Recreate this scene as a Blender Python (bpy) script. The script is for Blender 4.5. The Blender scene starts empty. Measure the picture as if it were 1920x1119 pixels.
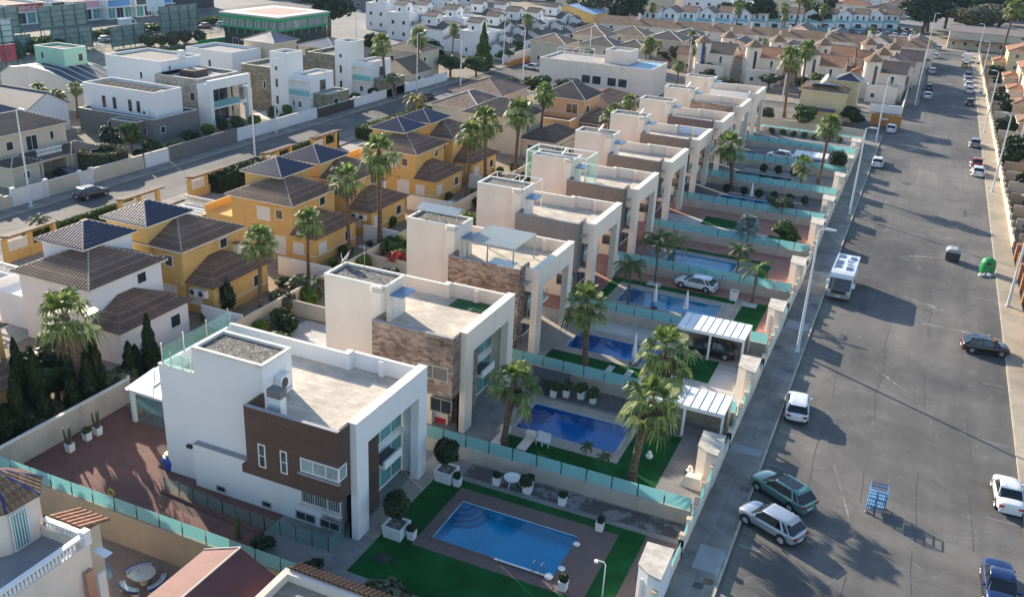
import bpy, math, random
import numpy as np
from mathutils import Vector, Matrix
R = math.radians
S = bpy.context.scene
random.seed(7)
# ---------------- camera, sky, sun, exposure ----------------
YAW, PIT, ROL, FPX, CAMH = 0.398555, 0.396137, 0.05263, 1746.1, 36.0
_f = Vector((-math.sin(YAW) * math.cos(PIT), math.cos(YAW) * math.cos(PIT), -math.sin(PIT)))
_r0 = Vector((math.cos(YAW), math.sin(YAW), 0)); _u0 = _r0.cross(_f)
_r = math.cos(ROL) * _r0 + math.sin(ROL) * _u0; _u = -math.sin(ROL) * _r0 + math.cos(ROL) * _u0
cd = bpy.data.cameras.new('camera'); cam = bpy.data.objects.new('camera', cd); S.collection.objects.link(cam)
cd.sensor_width = 36; cd.lens = FPX / 1920 * 36; cd.clip_start = 0.5; cd.clip_end = 4000
cam.matrix_world = Matrix(((_r.x, _u.x, -_f.x, 0), (_r.y, _u.y, -_f.y, 0), (_r.z, _u.z, -_f.z, CAMH), (0, 0, 0, 1)))
cd.dof.use_dof = True; cd.dof.focus_distance = 85; cd.dof.aperture_fstop = 2.6
S.camera = cam
SUN_EL, SUN_AZ = R(21.5), R(149.5)          # azimuth measured from +x
w = bpy.data.worlds.new('World'); S.world = w; w.use_nodes = True
nt = w.node_tree; bg = nt.nodes['Background']; sk = nt.nodes.new('ShaderNodeTexSky')
sk.sky_type = 'NISHITA'; sk.sun_disc = False; sk.sun_elevation = SUN_EL
sk.sun_rotation = R(90) - SUN_AZ; sk.air_density = 1.0; sk.dust_density = 0.5; sk.ozone_density = 2.0
nt.links.new(sk.outputs[0], bg.inputs[0]); bg.inputs[1].default_value = 0.142
ld = bpy.data.lights.new('sun', 'SUN'); ld.energy = 5.0; ld.angle = R(0.53); ld.color = (1.0, 0.87, 0.70)
sun = bpy.data.objects.new('sun', ld); S.collection.objects.link(sun)
sd = Vector((math.cos(SUN_AZ) * math.cos(SUN_EL), math.sin(SUN_AZ) * math.cos(SUN_EL), math.sin(SUN_EL)))
sun.rotation_euler = sd.to_track_quat('Z', 'Y').to_euler(); sun.location = (-60, 80, 90)
S.view_settings.view_transform = 'Standard'; S.view_settings.look = 'None'
S.view_settings.gamma = 1; S.view_settings.exposure = 0.9
S.cycles.max_bounces = 6; S.cycles.transparent_max_bounces = 12; S.cycles.caustics_reflective = False; S.cycles.caustics_refractive = False

def G(px, py, z=0.0):
    """world point at height z seen at photo pixel (1920x1119)"""
    d = _f * FPX + _r * (px - 960) - _u * (py - 559.5)
    t = (z - CAMH) / d.z
    return (d.x * t, d.y * t)

# ---------------- materials ----------------
_M = {}
class NT:
    def __init__(s, name):
        s.m = bpy.data.materials.new(name); s.m.use_nodes = True; s.t = s.m.node_tree
        s.b = s.t.nodes['Principled BSDF']; s.o = s.t.nodes['Material Output']
    def n(s, ty, **k):
        x = s.t.nodes.new(ty)
        for a, v in k.items():
            if a.startswith('i_'):
                kk = a[2:]
                x.inputs[int(kk) if kk.isdigit() else kk.replace('_', ' ')].default_value = v
            else: setattr(x, a, v)
        return x
    def l(s, a, b): s.t.links.new(a, b)
def c4(c): return (c[0], c[1], c[2], 1)
def noise(N, scale, detail=4, coord='Object', rough=.6, dist=0, vec=None, stretch=None):
    tc = N.n('ShaderNodeTexCoord')
    src = tc.outputs[coord] if vec is None else vec
    if stretch:
        mp = N.n('ShaderNodeMapping'); mp.inputs['Scale'].default_value = stretch; N.l(src, mp.inputs[0]); src = mp.outputs[0]
    x = N.n('ShaderNodeTexNoise', i_Scale=scale, i_Detail=detail, i_Roughness=rough, i_Distortion=dist)
    N.l(src, x.inputs['Vector']); return x.outputs['Fac']
def ramp(N, fac, stops):
    r = N.n('ShaderNodeValToRGB'); e = r.color_ramp.elements
    while len(e) < len(stops): e.new(.5)
    for q, (p, c) in zip(e, stops): q.position = p; q.color = c4(c)
    N.l(fac, r.inputs[0]); return r.outputs[0]
def mixc(N, fac, a, b, bt='MIX'):
    x = N.n('ShaderNodeMix', data_type='RGBA', blend_type=bt)
    for i, v in ((0, fac), (6, a), (7, b)):
        if isinstance(v, (int, float)): x.inputs[i].default_value = v
        elif isinstance(v, tuple): x.inputs[i].default_value = c4(v)
        else: N.l(v, x.inputs[i])
    return x.outputs[2]
def bump(N, h, strength=.3, dist=.05):
    b = N.n('ShaderNodeBump', i_Strength=strength, i_Distance=dist); N.l(h, b.inputs['Height']); N.l(b.outputs[0], N.b.inputs['Normal'])
def mul(c, k): return (min(c[0] * k, 1), min(c[1] * k, 1), min(c[2] * k, 1))
def M(name, col, rough=.8, var=.12, scale=.6, fine=.05, bmp=.15, metal=0, spec=.5, coat=0):
    """painted / plain surface: blotches + fine grain"""
    if name in _M: return _M[name]
    N = NT(name)
    f = noise(N, scale, 5); g = noise(N, scale * 14, 3)
    a = ramp(N, f, [(.3, mul(col, 1 - var)), (.7, mul(col, 1 + var))])
    N.l(mixc(N, fine * 4, a, mixc(N, 1.0, a, ramp(N, g, [(.3, (.8, .8, .8)), (.7, (1.15, 1.15, 1.15))]), 'MULTIPLY')), N.b.inputs['Base Color'])
    N.b.inputs['Roughness'].default_value = rough; N.b.inputs['Metallic'].default_value = metal
    N.b.inputs['Specular IOR Level'].default_value = spec; N.b.inputs['Coat Weight'].default_value = coat
    if bmp: bump(N, g, bmp, .02)
    _M[name] = N.m; return N.m
def stucco(name, col, stain=.18):
    """render wall with rain streaks and dirt patches of its own"""
    if name in _M: return _M[name]
    N = NT(name)
    f = noise(N, .45, 6); st = noise(N, .7, 5, stretch=(1, 1, .22)); g = noise(N, 25, 2)
    a = ramp(N, f, [(.3, mul(col, 1 - stain * .6)), (.65, col)])
    s = ramp(N, st, [(.52, (1, 1, 1)), (.85, (1 - stain, 1 - stain * 1.05, 1 - stain * 1.15))])
    N.l(mixc(N, 1.0, a, s, 'MULTIPLY'), N.b.inputs['Base Color']); N.b.inputs['Roughness'].default_value = .9
    N.b.inputs['Specular IOR Level'].default_value = .2
    bump(N, g, .25, .01); _M[name] = N.m; return N.m
def brick(name, c1, c2, mort, bw, bh, off=.5, ms=.02, rough=.8, bmp=.3, blot=.3, sq=1, spec=.4, freq=2):
    """UV tiles / cladding / paving; UVs are in metres"""
    if name in _M: return _M[name]
    N = NT(name); tc = N.n('ShaderNodeTexCoord')
    b = N.n('ShaderNodeTexBrick', offset=off, offset_frequency=freq, i_Scale=1.0); b.inputs['Brick Width'].default_value = bw; b.inputs['Row Height'].default_value = bh
    b.inputs['Mortar Size'].default_value = ms; b.inputs['Color1'].default_value = c4(c1); b.inputs['Color2'].default_value = c4(c2); b.inputs['Mortar'].default_value = c4(mort)
    N.l(tc.outputs['UV'], b.inputs['Vector'])
    f = noise(N, .5, 6); g = noise(N, 9, 4)
    m1 = mixc(N, 1.0, b.outputs[0], ramp(N, f, [(.3, (1 - blot,) * 3), (.7, (1 + blot * .5,) * 3)]), 'MULTIPLY')
    m2 = mixc(N, 1.0, m1, ramp(N, g, [(.3, (.85,) * 3), (.7, (1.12,) * 3)]), 'MULTIPLY')
    N.l(m2, N.b.inputs['Base Color']); N.b.inputs['Roughness'].default_value = rough; N.b.inputs['Specular IOR Level'].default_value = spec
    inv = N.n('ShaderNodeMath', operation='SUBTRACT', i_0=1.0); N.l(b.outputs['Fac'], inv.inputs[1]); bump(N, inv.outputs[0], bmp, .015)
    _M[name] = N.m; return N.m
def leafm(name, cols, trans=.25, rough=.55):
    if name in _M: return _M[name]
    N = NT(name); ge = N.n('ShaderNodeNewGeometry')
    f = noise(N, .8, 3)
    ad = N.n('ShaderNodeMath', operation='MULTIPLY_ADD', i_1=.65, i_2=-.02); N.l(ge.outputs['Random Per Island'], ad.inputs[0])
    ad2 = N.n('ShaderNodeMath', operation='MULTIPLY_ADD', i_1=.5); N.l(f, ad2.inputs[0]); N.l(ad.outputs[0], ad2.inputs[2])
    k = len(cols); c = ramp(N, ad2.outputs[0], [(.1 + .8 * i / (k - 1), q) for i, q in enumerate(cols)])
    N.l(c, N.b.inputs['Base Color']); N.b.inputs['Roughness'].default_value = rough; N.b.inputs['Specular IOR Level'].default_value = .35
    tr = N.n('ShaderNodeBsdfTranslucent'); mx = N.n('ShaderNodeMixShader', i_0=trans)
    N.l(c, tr.inputs[0]); N.l(N.b.outputs[0], mx.inputs[1]); N.l(tr.outputs[0], mx.inputs[2]); N.l(mx.outputs[0], N.o.inputs[0])
    _M[name] = N.m; return N.m
def glass_tint(name, col, alpha, rough=.08, trans=.4, tc=None):
    """translucent sheet glass: part see-through, part tinted diffuse/translucent"""
    if name in _M: return _M[name]
    N = NT(name); N.b.inputs['Base Color'].default_value = c4(col); N.b.inputs['Roughness'].default_value = rough
    tl = N.n('ShaderNodeBsdfTranslucent'); tl.inputs[0].default_value = c4(col)
    m1 = N.n('ShaderNodeMixShader', i_0=trans); N.l(N.b.outputs[0], m1.inputs[1]); N.l(tl.outputs[0], m1.inputs[2])
    tp = N.n('ShaderNodeBsdfTransparent'); tp.inputs[0].default_value = c4(tc or mul(col, 1.5))
    m2 = N.n('ShaderNodeMixShader', i_0=alpha); N.l(m1.outputs[0], m2.inputs[1]); N.l(tp.outputs[0], m2.inputs[2]); N.l(m2.outputs[0], N.o.inputs[0])
    _M[name] = N.m; return N.m
def water(name, col, gloss=.06, scale=1.2, bs=.25):
    if name in _M: return _M[name]
    N = NT(name); tp = N.n('ShaderNodeBsdfTransparent'); tp.inputs[0].default_value = c4(col)
    gl = N.n('ShaderNodeBsdfGlossy'); gl.inputs['Roughness'].default_value = .03
    fr = N.n('ShaderNodeFresnel', i_IOR=1.40); n1 = noise(N, scale, 3, dist=1.5)
    bp = N.n('ShaderNodeBump', i_Strength=bs, i_Distance=.06); N.l(n1, bp.inputs['Height']); N.l(bp.outputs[0], gl.inputs['Normal']); N.l(bp.outputs[0], fr.inputs['Normal'])
    m = N.n('ShaderNodeMixShader'); N.l(fr.outputs[0], m.inputs[0]); N.l(tp.outputs[0], m.inputs[1]); N.l(gl.outputs[0], m.inputs[2]); N.l(m.outputs[0], N.o.inputs[0])
    _M[name] = N.m; return N.m
def asphalt_mat():
    N = NT('asphalt'); tc = N.n('ShaderNodeTexCoord')
    big = noise(N, .05, 6, rough=.65, dist=.6); mid = noise(N, .35, 6, rough=.7); fine = noise(N, 12, 3)
    st = noise(N, .5, 5, stretch=(1.0, .07, 1)); cr = noise(N, .8, 8, rough=.75, dist=.8)
    a = ramp(N, big, [(.34, (.082, .080, .077)), (.5, (.135, .129, .120)), (.66, (.205, .193, .175))])
    a = mixc(N, 1.0, a, ramp(N, mid, [(.3, (.86,) * 3), (.7, (1.12,) * 3)]), 'MULTIPLY')
    a = mixc(N, 1.0, a, ramp(N, st, [(.35, (.9,) * 3), (.5, (1,) * 3), (.66, (1.14, 1.13, 1.1))]), 'MULTIPLY')
    a = mixc(N, ramp(N, cr, [(.58, (0,) * 3), (.7, (.5,) * 3)]), a, (.29, .28, .26))
    dk = noise(N, .22, 7, rough=.7, dist=1.2); a = mixc(N, ramp(N, dk, [(.56, (0,) * 3), (.68, (.55,) * 3)]), a, (.085, .084, .082))
    a = mixc(N, 1.0, a, ramp(N, fine, [(.3, (.88,) * 3), (.7, (1.1,) * 3)]), 'MULTIPLY')
    N.l(a, N.b.inputs['Base Color']); N.b.inputs['Roughness'].default_value = .85; N.b.inputs['Specular IOR Level'].default_value = .25; bump(N, fine, .3, .01)
    _M['asphalt'] = N.m; return N.m

ASPH = asphalt_mat()
CONC = brick('pavement_concrete', (.25, .232, .205), (.285, .265, .235), (.17, .155, .14), 1.3, 2.4, 0, .02, .9, .15, .4)
TANC = M('tan_pavement', (.36, .30, .22), .9, .25, .2, .12)
SOIL = M('dry_soil', (.27, .22, .165), .95, .22, .15, .1, .3)
WHITE = stucco('white_render', (.80, .79, .78), .06)
CREAM = stucco('cream_render', (.84, .715, .60), .13)
BEIGE = stucco('beige_render', (.55, .46, .34), .12)
SAND = stucco('sand_render', (.62, .54, .42), .12)
YEL = stucco('ochre_render', (.70, .45, .165), .2)
ORNG = stucco('orange_render', (.55, .25, .07), .12)
GREYR = stucco('grey_render', (.20, .195, .19), .1)
MINT = stucco('mint_render', (.38, .62, .48), .1)
OLDW = stucco('stained_wall', (.50, .46, .39), .38)
BARE = stucco('bare_beige_wall', (.40, .33, .24), .22)
PURE = M('white_paint', (.82, .82, .80), .45, .05, .8, .03, .05)
COPING = M('stone_coping', (.74, .69, .60), .8, .12, 1.2, .08)
BROWNP = brick('brown_panels', (.085, .052, .042), (.105, .064, .05), (.14, .10, .085), 1.6, .42, .5, .012, .5, .2, .12)
GREYP = brick('grey_panels', (.17, .165, .165), (.19, .185, .18), (.13, .13, .13), 1.8, .8, .5, .01, .6, .15, .12)
TAUPEP = brick('taupe_panels', (.17, .135, .115), (.19, .15, .125), (.13, .11, .1), 1.8, .8, .5, .01, .6, .15, .12)
STONE = brick('stone_cladding', (.14, .085, .06), (.42, .31, .24), (.2, .14, .11), .45, .17, .4, .006, .75, .5, .4, freq=3)
STONEG = brick('grey_stone_cladding', (.24, .225, .19), (.5, .47, .41), (.22, .2, .18), .5, .14, .4, .008, .8, .5, .3)
STONEO = brick('olive_stone_cladding', (.20, .17, .11), (.37, .32, .23), (.17, .15, .11), .5, .25, .4, .012, .8, .5, .3)
DECKT = brick('roof_terrace_tiles', (.54, .47, .38), (.66, .585, .48), (.40, .35, .28), .9, .45, .5, .014, .8, .1, .3)
REDPAV = brick('red_paving', (.17, .075, .06), (.21, .10, .08), (.12, .07, .06), .2, .1, .5, .008, .85, .2, .25)
PINKPAV = brick('pink_paving', (.36, .17, .13), (.42, .22, .17), (.28, .15, .12), .2, .1, .5, .008, .85, .2, .25)
GREYPAV = brick('grey_paving', (.23, .22, .21), (.27, .26, .245), (.2, .19, .18), .6, .3, .5, .006, .85, .1, .25)
MAUVE = brick('mauve_deck', (.15, .105, .095), (.17, .12, .105), (.1, .075, .07), .14, 2.2, .5, .006, .7, .1, .12)
BEIGEPAV = brick('beige_paving', (.38, .33, .27), (.43, .38, .31), (.32, .28, .24), .5, .5, .5, .006, .8, .1, .2)
MARBPAV = brick('white_marbled_paving', (.5, .48, .45), (.56, .54, .5), (.42, .4, .38), 1.2, .3, .5, .005, .6, .1, .25)
TURF = M('turf_green', (.012, .088, .024), .95, .35, .5, .3, .8, spec=.1)
TURFL = M('lawn_green', (.05, .10, .025), .95, .3, .5, .25, .6, spec=.1)
GRAVEL = NT('roof_gravel')
def _gravel():
    N = GRAVEL; v = N.n('ShaderNodeTexVoronoi', i_Scale=9.0); tc = N.n('ShaderNodeTexCoord'); N.l(tc.outputs['Object'], v.inputs['Vector'])
    sp = N.n('ShaderNodeSeparateColor'); N.l(v.outputs['Color'], sp.inputs[0])
    N.l(ramp(N, sp.outputs[0], [(0, (.05, .046, .04)), (.6, (.15, .14, .12)), (1, (.36, .34, .31))]), N.b.inputs['Base Color']); bump(N, v.outputs['Distance'], 1, .06)
    N.b.inputs['Roughness'].default_value = .9; _M['roof_gravel'] = N.m
_gravel(); GRAVEL = GRAVEL.m
TILE = brick('brown_roof_tiles', (.19, .11, .075), (.33, .205, .14), (.07, .048, .038), .31, .40, 0, .03, .7, .4, .25)
TILEB = brick('navy_glazed_tiles', (.012, .016, .05), (.02, .026, .075), (.008, .01, .025), .36, .46, 0, .03, .34, .4, .2, spec=.6)
TILER = brick('terracotta_tiles', (.36, .16, .08), (.48, .24, .13), (.18, .09, .06), .28, .42, 0, .03, .75, .4, .3)
TILEM = brick('mixed_tan_tiles', (.30, .17, .10), (.42, .26, .15), (.15, .09, .06), .28, .42, 0, .03, .75, .4, .35)
TILED = brick('dark_grey_tiles', (.10, .072, .058), (.16, .115, .09), (.05, .042, .04), .28, .42, 0, .03, .6, .4, .25)
RIDGE = M('ridge_tile', (.42, .35, .28), .8, .15, 2)
RIDGEB = M('navy_ridge_tile', (.02, .025, .07), .3, .1, 2)
GLASSD = M('dark_window_glass', (.022, .035, .045), .05, .25, .4, 0, 0, spec=.9)
GLASST = M('teal_window_glass', (.13, .34, .33), .08, .25, .5, 0, 0, spec=.9)
SHUT = M('white_shutter', (.70, .70, .68), .6, .05, 1)
FRAMEW = M('white_frame', (.78, .78, .76), .5, .04, 1)
FRAMEG = M('grey_frame', (.42, .40, .36), .5, .04, 1)
METAL = M('brushed_steel', (.55, .56, .58), .3, .06, 2, metal=.9)
GALV = M('galvanised_lamp_paint', (.66, .68, .70), .45, .06, .5)
BLACK = M('black_plastic', (.02, .02, .022), .5, .2, 2)
RUBBER = M('tyre_rubber', (.018, .018, .018), .8, .2, 3)
DARKM = M('dark_metal', (.05, .052, .056), .5, .15, 2)
POOLT = brick('pool_mosaic', (.80, .93, .97), (.86, .96, 1.0), (.6, .8, .9), .25, .25, 0, .012, .4, .05, .12)
AQUA = glass_tint('aqua_frosted_glass', (.42, .67, .68), .34, .12, .5)
AQUAC = glass_tint('clear_green_glass', (.45, .72, .70), .9, .04, .3, (.84, .95, .93))
AWN = M('blue_roof_panel', (.10, .25, .42), .3, .15, 1.5)
SOLAR = brick('solar_cells', (.012, .02, .05), (.016, .026, .06), (.2, .22, .25), 1.0, 1.6, 0, .03, .45, .05, .1, spec=.9)
COPE2 = M('pale_pool_coping', (.40, .365, .32), .8, .15, .8)
TRUNK = brick('palm_trunk', (.20, .13, .085), (.34, .24, .16), (.09, .06, .04), .18, .22, .5, .03, .95, 1.0, .35)
BARK = M('grey_bark', (.14, .11, .085), .95, .3, 3, .2, .6)
FAN = leafm('fan_palm_leaf', [(.03, .065, .016), (.09, .15, .035), (.19, .25, .07), (.34, .37, .13)], .38, .5)
FANY = leafm('yellow_palm_leaf', [(.10, .10, .02), (.22, .20, .03), (.36, .30, .05), (.42, .30, .10)], .3, .5)
FANB = leafm('blue_palm_leaf', [(.06, .09, .08), (.12, .17, .16), (.2, .27, .25), (.28, .34, .32)], .2, .5)
DEADF = leafm('dead_palm_leaf', [(.06, .045, .03), (.14, .11, .07), (.24, .19, .12)], .15, .9)
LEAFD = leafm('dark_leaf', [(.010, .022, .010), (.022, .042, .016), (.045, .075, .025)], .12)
LEAFM = leafm('mid_leaf', [(.018, .04, .012), (.04, .08, .02), (.08, .13, .03), (.14, .19, .05)], .25)
LEAFL = leafm('bright_leaf', [(.05, .10, .015), (.12, .20, .03), (.22, .30, .05)], .35)
LEAFO = leafm('olive_leaf', [(.05, .055, .03), (.10, .11, .06), (.18, .18, .10)], .2)
FLOWR = leafm('red_flower', [(.25, .02, .02), (.45, .05, .04), (.10, .12, .04)], .2)

# ---------------- mesh builder ----------------
class MB:
    def __init__(s): s.v = []; s.f = []; s.uv = {}; s.m = []; s.mi = 0
    def face(s, pts, uv=None):
        b = len(s.v); s.v.extend([tuple(p) for p in pts]); s.f.append(tuple(range(b, b + len(pts)))); s.m.append(s.mi)
        if uv is not None: s.uv[len(s.f) - 1] = uv
        return s
    def idx(s, vs, fs):
        b = len(s.v); s.v.extend(vs); s.f.extend([tuple(i + b for i in f) for f in fs]); s.m.extend([s.mi] * len(fs)); return s
    def box(s, x0, y0, z0, x1, y1, z1):
        if x0 > x1: x0, x1 = x1, x0
        if y0 > y1: y0, y1 = y1, y0
        if z0 > z1: z0, z1 = z1, z0
        return s.idx([(x0, y0, z0), (x1, y0, z0), (x1, y1, z0), (x0, y1, z0), (x0, y0, z1), (x1, y0, z1), (x1, y1, z1), (x0, y1, z1)],
                     [(0, 3, 2, 1), (4, 5, 6, 7), (0, 1, 5, 4), (1, 2, 6, 5), (2, 3, 7, 6), (3, 0, 4, 7)])
    def prism(s, poly, z0, z1):
        n = len(poly); ar = sum(poly[i][0] * poly[(i + 1) % n][1] - poly[(i + 1) % n][0] * poly[i][1] for i in range(n))
        if ar < 0: poly = poly[::-1]
        return s.idx([(x, y, z0) for x, y in poly] + [(x, y, z1) for x, y in poly],
                     [tuple(range(n))[::-1], tuple(range(n, 2 * n))] + [(i, (i + 1) % n, n + (i + 1) % n, n + i) for i in range(n)])
    def sheet(s, x0, y0, x1, y1, z): return s.face([(x0, y0, z), (x1, y0, z), (x1, y1, z), (x0, y1, z)])
    def cyl(s, x, y, z0, z1, r0, r1=None, n=12):
        r1 = r0 if r1 is None else r1
        vs = [(x + r0 * math.cos(2 * math.pi * i / n), y + r0 * math.sin(2 * math.pi * i / n), z0) for i in range(n)] + \
             [(x + r1 * math.cos(2 * math.pi * i / n), y + r1 * math.sin(2 * math.pi * i / n), z1) for i in range(n)]
        return s.idx(vs, [tuple(range(n))[::-1], tuple(range(n, 2 * n))] + [(i, (i + 1) % n, n + (i + 1) % n, n + i) for i in range(n)])
    def tube(s, pts, r, n=6):
        pts = [Vector(p) for p in pts]; rs = r if isinstance(r, (list, tuple)) else [r] * len(pts); vs = []
        for i, p in enumerate(pts):
            d = (pts[min(i + 1, len(pts) - 1)] - pts[max(i - 1, 0)]).normalized()
            a = Vector((0, 0, 1)) if abs(d.z) < .9 else Vector((1, 0, 0)); a = d.cross(a).normalized(); b = d.cross(a)
            for k in range(n): vs.append(tuple(p + (a * math.cos(2 * math.pi * k / n) + b * math.sin(2 * math.pi * k / n)) * rs[i]))
        fs = [(i * n + k, i * n + (k + 1) % n, (i + 1) * n + (k + 1) % n, (i + 1) * n + k) for i in range(len(pts) - 1) for k in range(n)]
        fs += [tuple(range(n))[::-1], tuple(range((len(pts) - 1) * n, len(pts) * n))]
        return s.idx(vs, fs)
    def lathe(s, x, y, prof, n=12):
        """prof: list of (r, z)"""
        vs = [(x + r * math.cos(2 * math.pi * k / n), y + r * math.sin(2 * math.pi * k / n), z) for r, z in prof for k in range(n)]
        fs = [(i * n + k, i * n + (k + 1) % n, (i + 1) * n + (k + 1) % n, (i + 1) * n + k) for i in range(len(prof) - 1) for k in range(n)]
        fs += [tuple(range(n))[::-1], tuple(range((len(prof) - 1) * n, len(prof) * n))]
        return s.idx(vs, fs)
    def disc(s, c, nrm, r, t=.02, n=14):
        c = Vector(c); nrm = Vector(nrm).normalized(); return s.tube([c - nrm * t / 2, c + nrm * t / 2], r, n)
    def build(s, name, mat, parent=None, smooth=False, org=None):
        me = bpy.data.meshes.new(name); o = bpy.data.objects.new(name, me); S.collection.objects.link(o)
        L = parent.location if parent is not None else Vector((0, 0, 0))
        g = parent.parent.location if parent is not None and parent.parent is not None else Vector((0, 0, 0))
        v = np.array(s.v, dtype=float).reshape(-1, 3) - np.array(L) - np.array(g)
        if parent is None and org is not None: v = v - np.array(org); o.location = org
        me.from_pydata(v.tolist(), [], s.f)
        for m in (mat if isinstance(mat, (list, tuple)) else [mat]): me.materials.append(m)
        if isinstance(mat, (list, tuple)): me.polygons.foreach_set('material_index', s.m)
        if len(s.f) < 60000 or s.uv:
            nl = len(me.loops); lv = np.empty(nl, dtype=np.int64); me.loops.foreach_get('vertex_index', lv)
            tot = np.empty(len(me.polygons), dtype=np.int64); me.polygons.foreach_get('loop_total', tot)
            nr = np.empty(len(me.polygons) * 3); me.polygons.foreach_get('normal', nr); nr = nr.reshape(-1, 3)
            u = np.stack([-nr[:, 1], nr[:, 0], np.zeros(len(nr))], 1); ln = np.hypot(u[:, 0], u[:, 1]); flat = ln < .05
            u[flat] = (1, 0, 0); ln[flat] = 1; u /= ln[:, None]; vv = np.cross(nr, u); vv[flat] = (0, 1, 0)
            U = np.repeat(u, tot, 0); V = np.repeat(vv, tot, 0); P = v[lv]
            if parent is not None: P = P + np.array(L) + np.array(g)
            uv = np.stack([(P * U).sum(1), (P * V).sum(1)], 1)
            if s.uv:
                st = np.concatenate([[0], np.cumsum(tot)])
                for k, q in s.uv.items(): uv[st[k]:st[k] + len(q)] = q
            me.uv_layers.new(name='UVMap').data.foreach_set('uv', uv.ravel())
        if smooth:
            me.polygons.foreach_set('use_smooth', [True] * len(me.polygons)); me.set_sharp_from_angle(angle=R(38))
        me.update(); o.parent = parent; return o
def bx(*a): return MB().box(*a)
def tag(o, label=None, cat=None, group=None, kind=None):
    if label: o['label'] = label
    if cat: o['category'] = cat
    if group: o['group'] = group
    if kind: o['kind'] = kind
    return o
def thing(name, label, cat, x, y, z=0, group=None, rz=0):
    o = bpy.data.objects.new(name, None); S.collection.objects.link(o); o.location = (x, y, z); o.empty_display_size = .2
    return tag(o, label, cat, group)
def copy_tree(src, loc, rz=0, sc=1, label=None, group=None):
    def cp(o, par):
        c = o.copy(); S.collection.objects.link(c); c.parent = par
        for ch in o.children: cp(ch, c)
        return c
    c = cp(src, None); c.location = loc; c.rotation_euler = (0, 0, rz); c.scale = (sc, sc, sc) if isinstance(sc, (int, float)) else sc
    if label: c['label'] = label
    if group: c['group'] = group
    return c
def struct(name, mb, mat): return tag(mb.build(name, mat), kind='structure')

def window(T, face, pl, a0, a1, z0, z1, nx=1, fm=None, pm=None, fr=.07, proud=.045, name='window', ny=1):
    """frame ring with mullions + pane child, on wall plane pl (face = outward axis)"""
    fm = fm or FRAMEW; pm = pm or GLASSD; sgn = 1 if face[1] == '+' else -1; ax = face[0]
    def B(mb, u0, u1, w0, w1, d):
        p0, p1 = (pl - .02 * sgn, pl + d * sgn)
        if ax == 'x': mb.box(p0, u0, w0, p1, u1, w1)
        else: mb.box(u0, p0, w0, u1, p1, w1)
    f = MB(); B(f, a0, a1, z0, z0 + fr, proud); B(f, a0, a1, z1 - fr, z1, proud)
    B(f, a0, a0 + fr, z0 + fr, z1 - fr, proud); B(f, a1 - fr, a1, z0 + fr, z1 - fr, proud)
    for i in range(1, nx):
        c = a0 + (a1 - a0) * i / nx; B(f, c - fr * .35, c + fr * .35, z0 + fr, z1 - fr, proud * .9)
    for i in range(1, ny):
        c = z0 + (z1 - z0) * i / ny; B(f, a0 + fr, a1 - fr, c - fr * .3, c + fr * .3, proud * .85)
    fo = f.build(name, fm, T); p = MB(); B(p, a0 + fr * .5, a1 - fr * .5, z0 + fr * .5, z1 - fr * .5, proud * .3); p.build('pane', pm, fo); return fo

def clipu(poly, u):
    """v-range of convex polygon (list of (u,v)) along the line u=const"""
    vs = []
    for i in range(len(poly)):
        (a, b), (c, d) = poly[i], poly[(i + 1) % len(poly)]
        if (a - u) * (c - u) <= 0 and abs(a - c) > 1e-9: t = (u - a) / (c - a); vs.append(b + t * (d - b))
    return (min(vs), max(vs)) if len(vs) > 1 else None
def tilecols(mb, pts, wd=.31, h=.08):
    """barrel tile columns laid up the slope of a roof plane pts (first edge = eave)"""
    P = [Vector(p) for p in pts]; u = (P[1] - P[0]).normalized(); n = u.cross(P[2] - P[0]).normalized()
    if n.z < 0: n = -n
    v = n.cross(u)
    if v.z < 0: v = -v
    o = P[0]; q = [((p - o).dot(u), (p - o).dot(v)) for p in P]
    u0, u1 = min(a for a, b in q), max(a for a, b in q); k = max(1, int((u1 - u0) / wd)); w_ = (u1 - u0) / k
    for i in range(k):
        us = [u0 + w_ * (i + t) for t in (.08, .3, .7, .92)]; hs = (0.004, h, h, .004); cols = []
        for uu, hh in zip(us, hs):
            c = clipu(q, min(max(uu, u0 + .01), u1 - .01))
            if c is None: cols = None; break
            cols.append((uu, c[0], c[1], hh))
        if not cols: continue
        for (ua, a0, a1, ha), (ub, b0, b1, hb) in zip(cols, cols[1:]):
            pp = [(ua, a0, ha), (ub, b0, hb), (ub, b1, hb), (ua, a1, ha)]
            mb.face([o + u * x + v * y + n * z for x, y, z in pp], [(x - ua + .14, y) for x, y, z in pp])
        pp = [(c[0], c[1], c[3]) for c in cols]; mb.face([o + u * x + v * y + n * z for x, y, z in pp])
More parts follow.
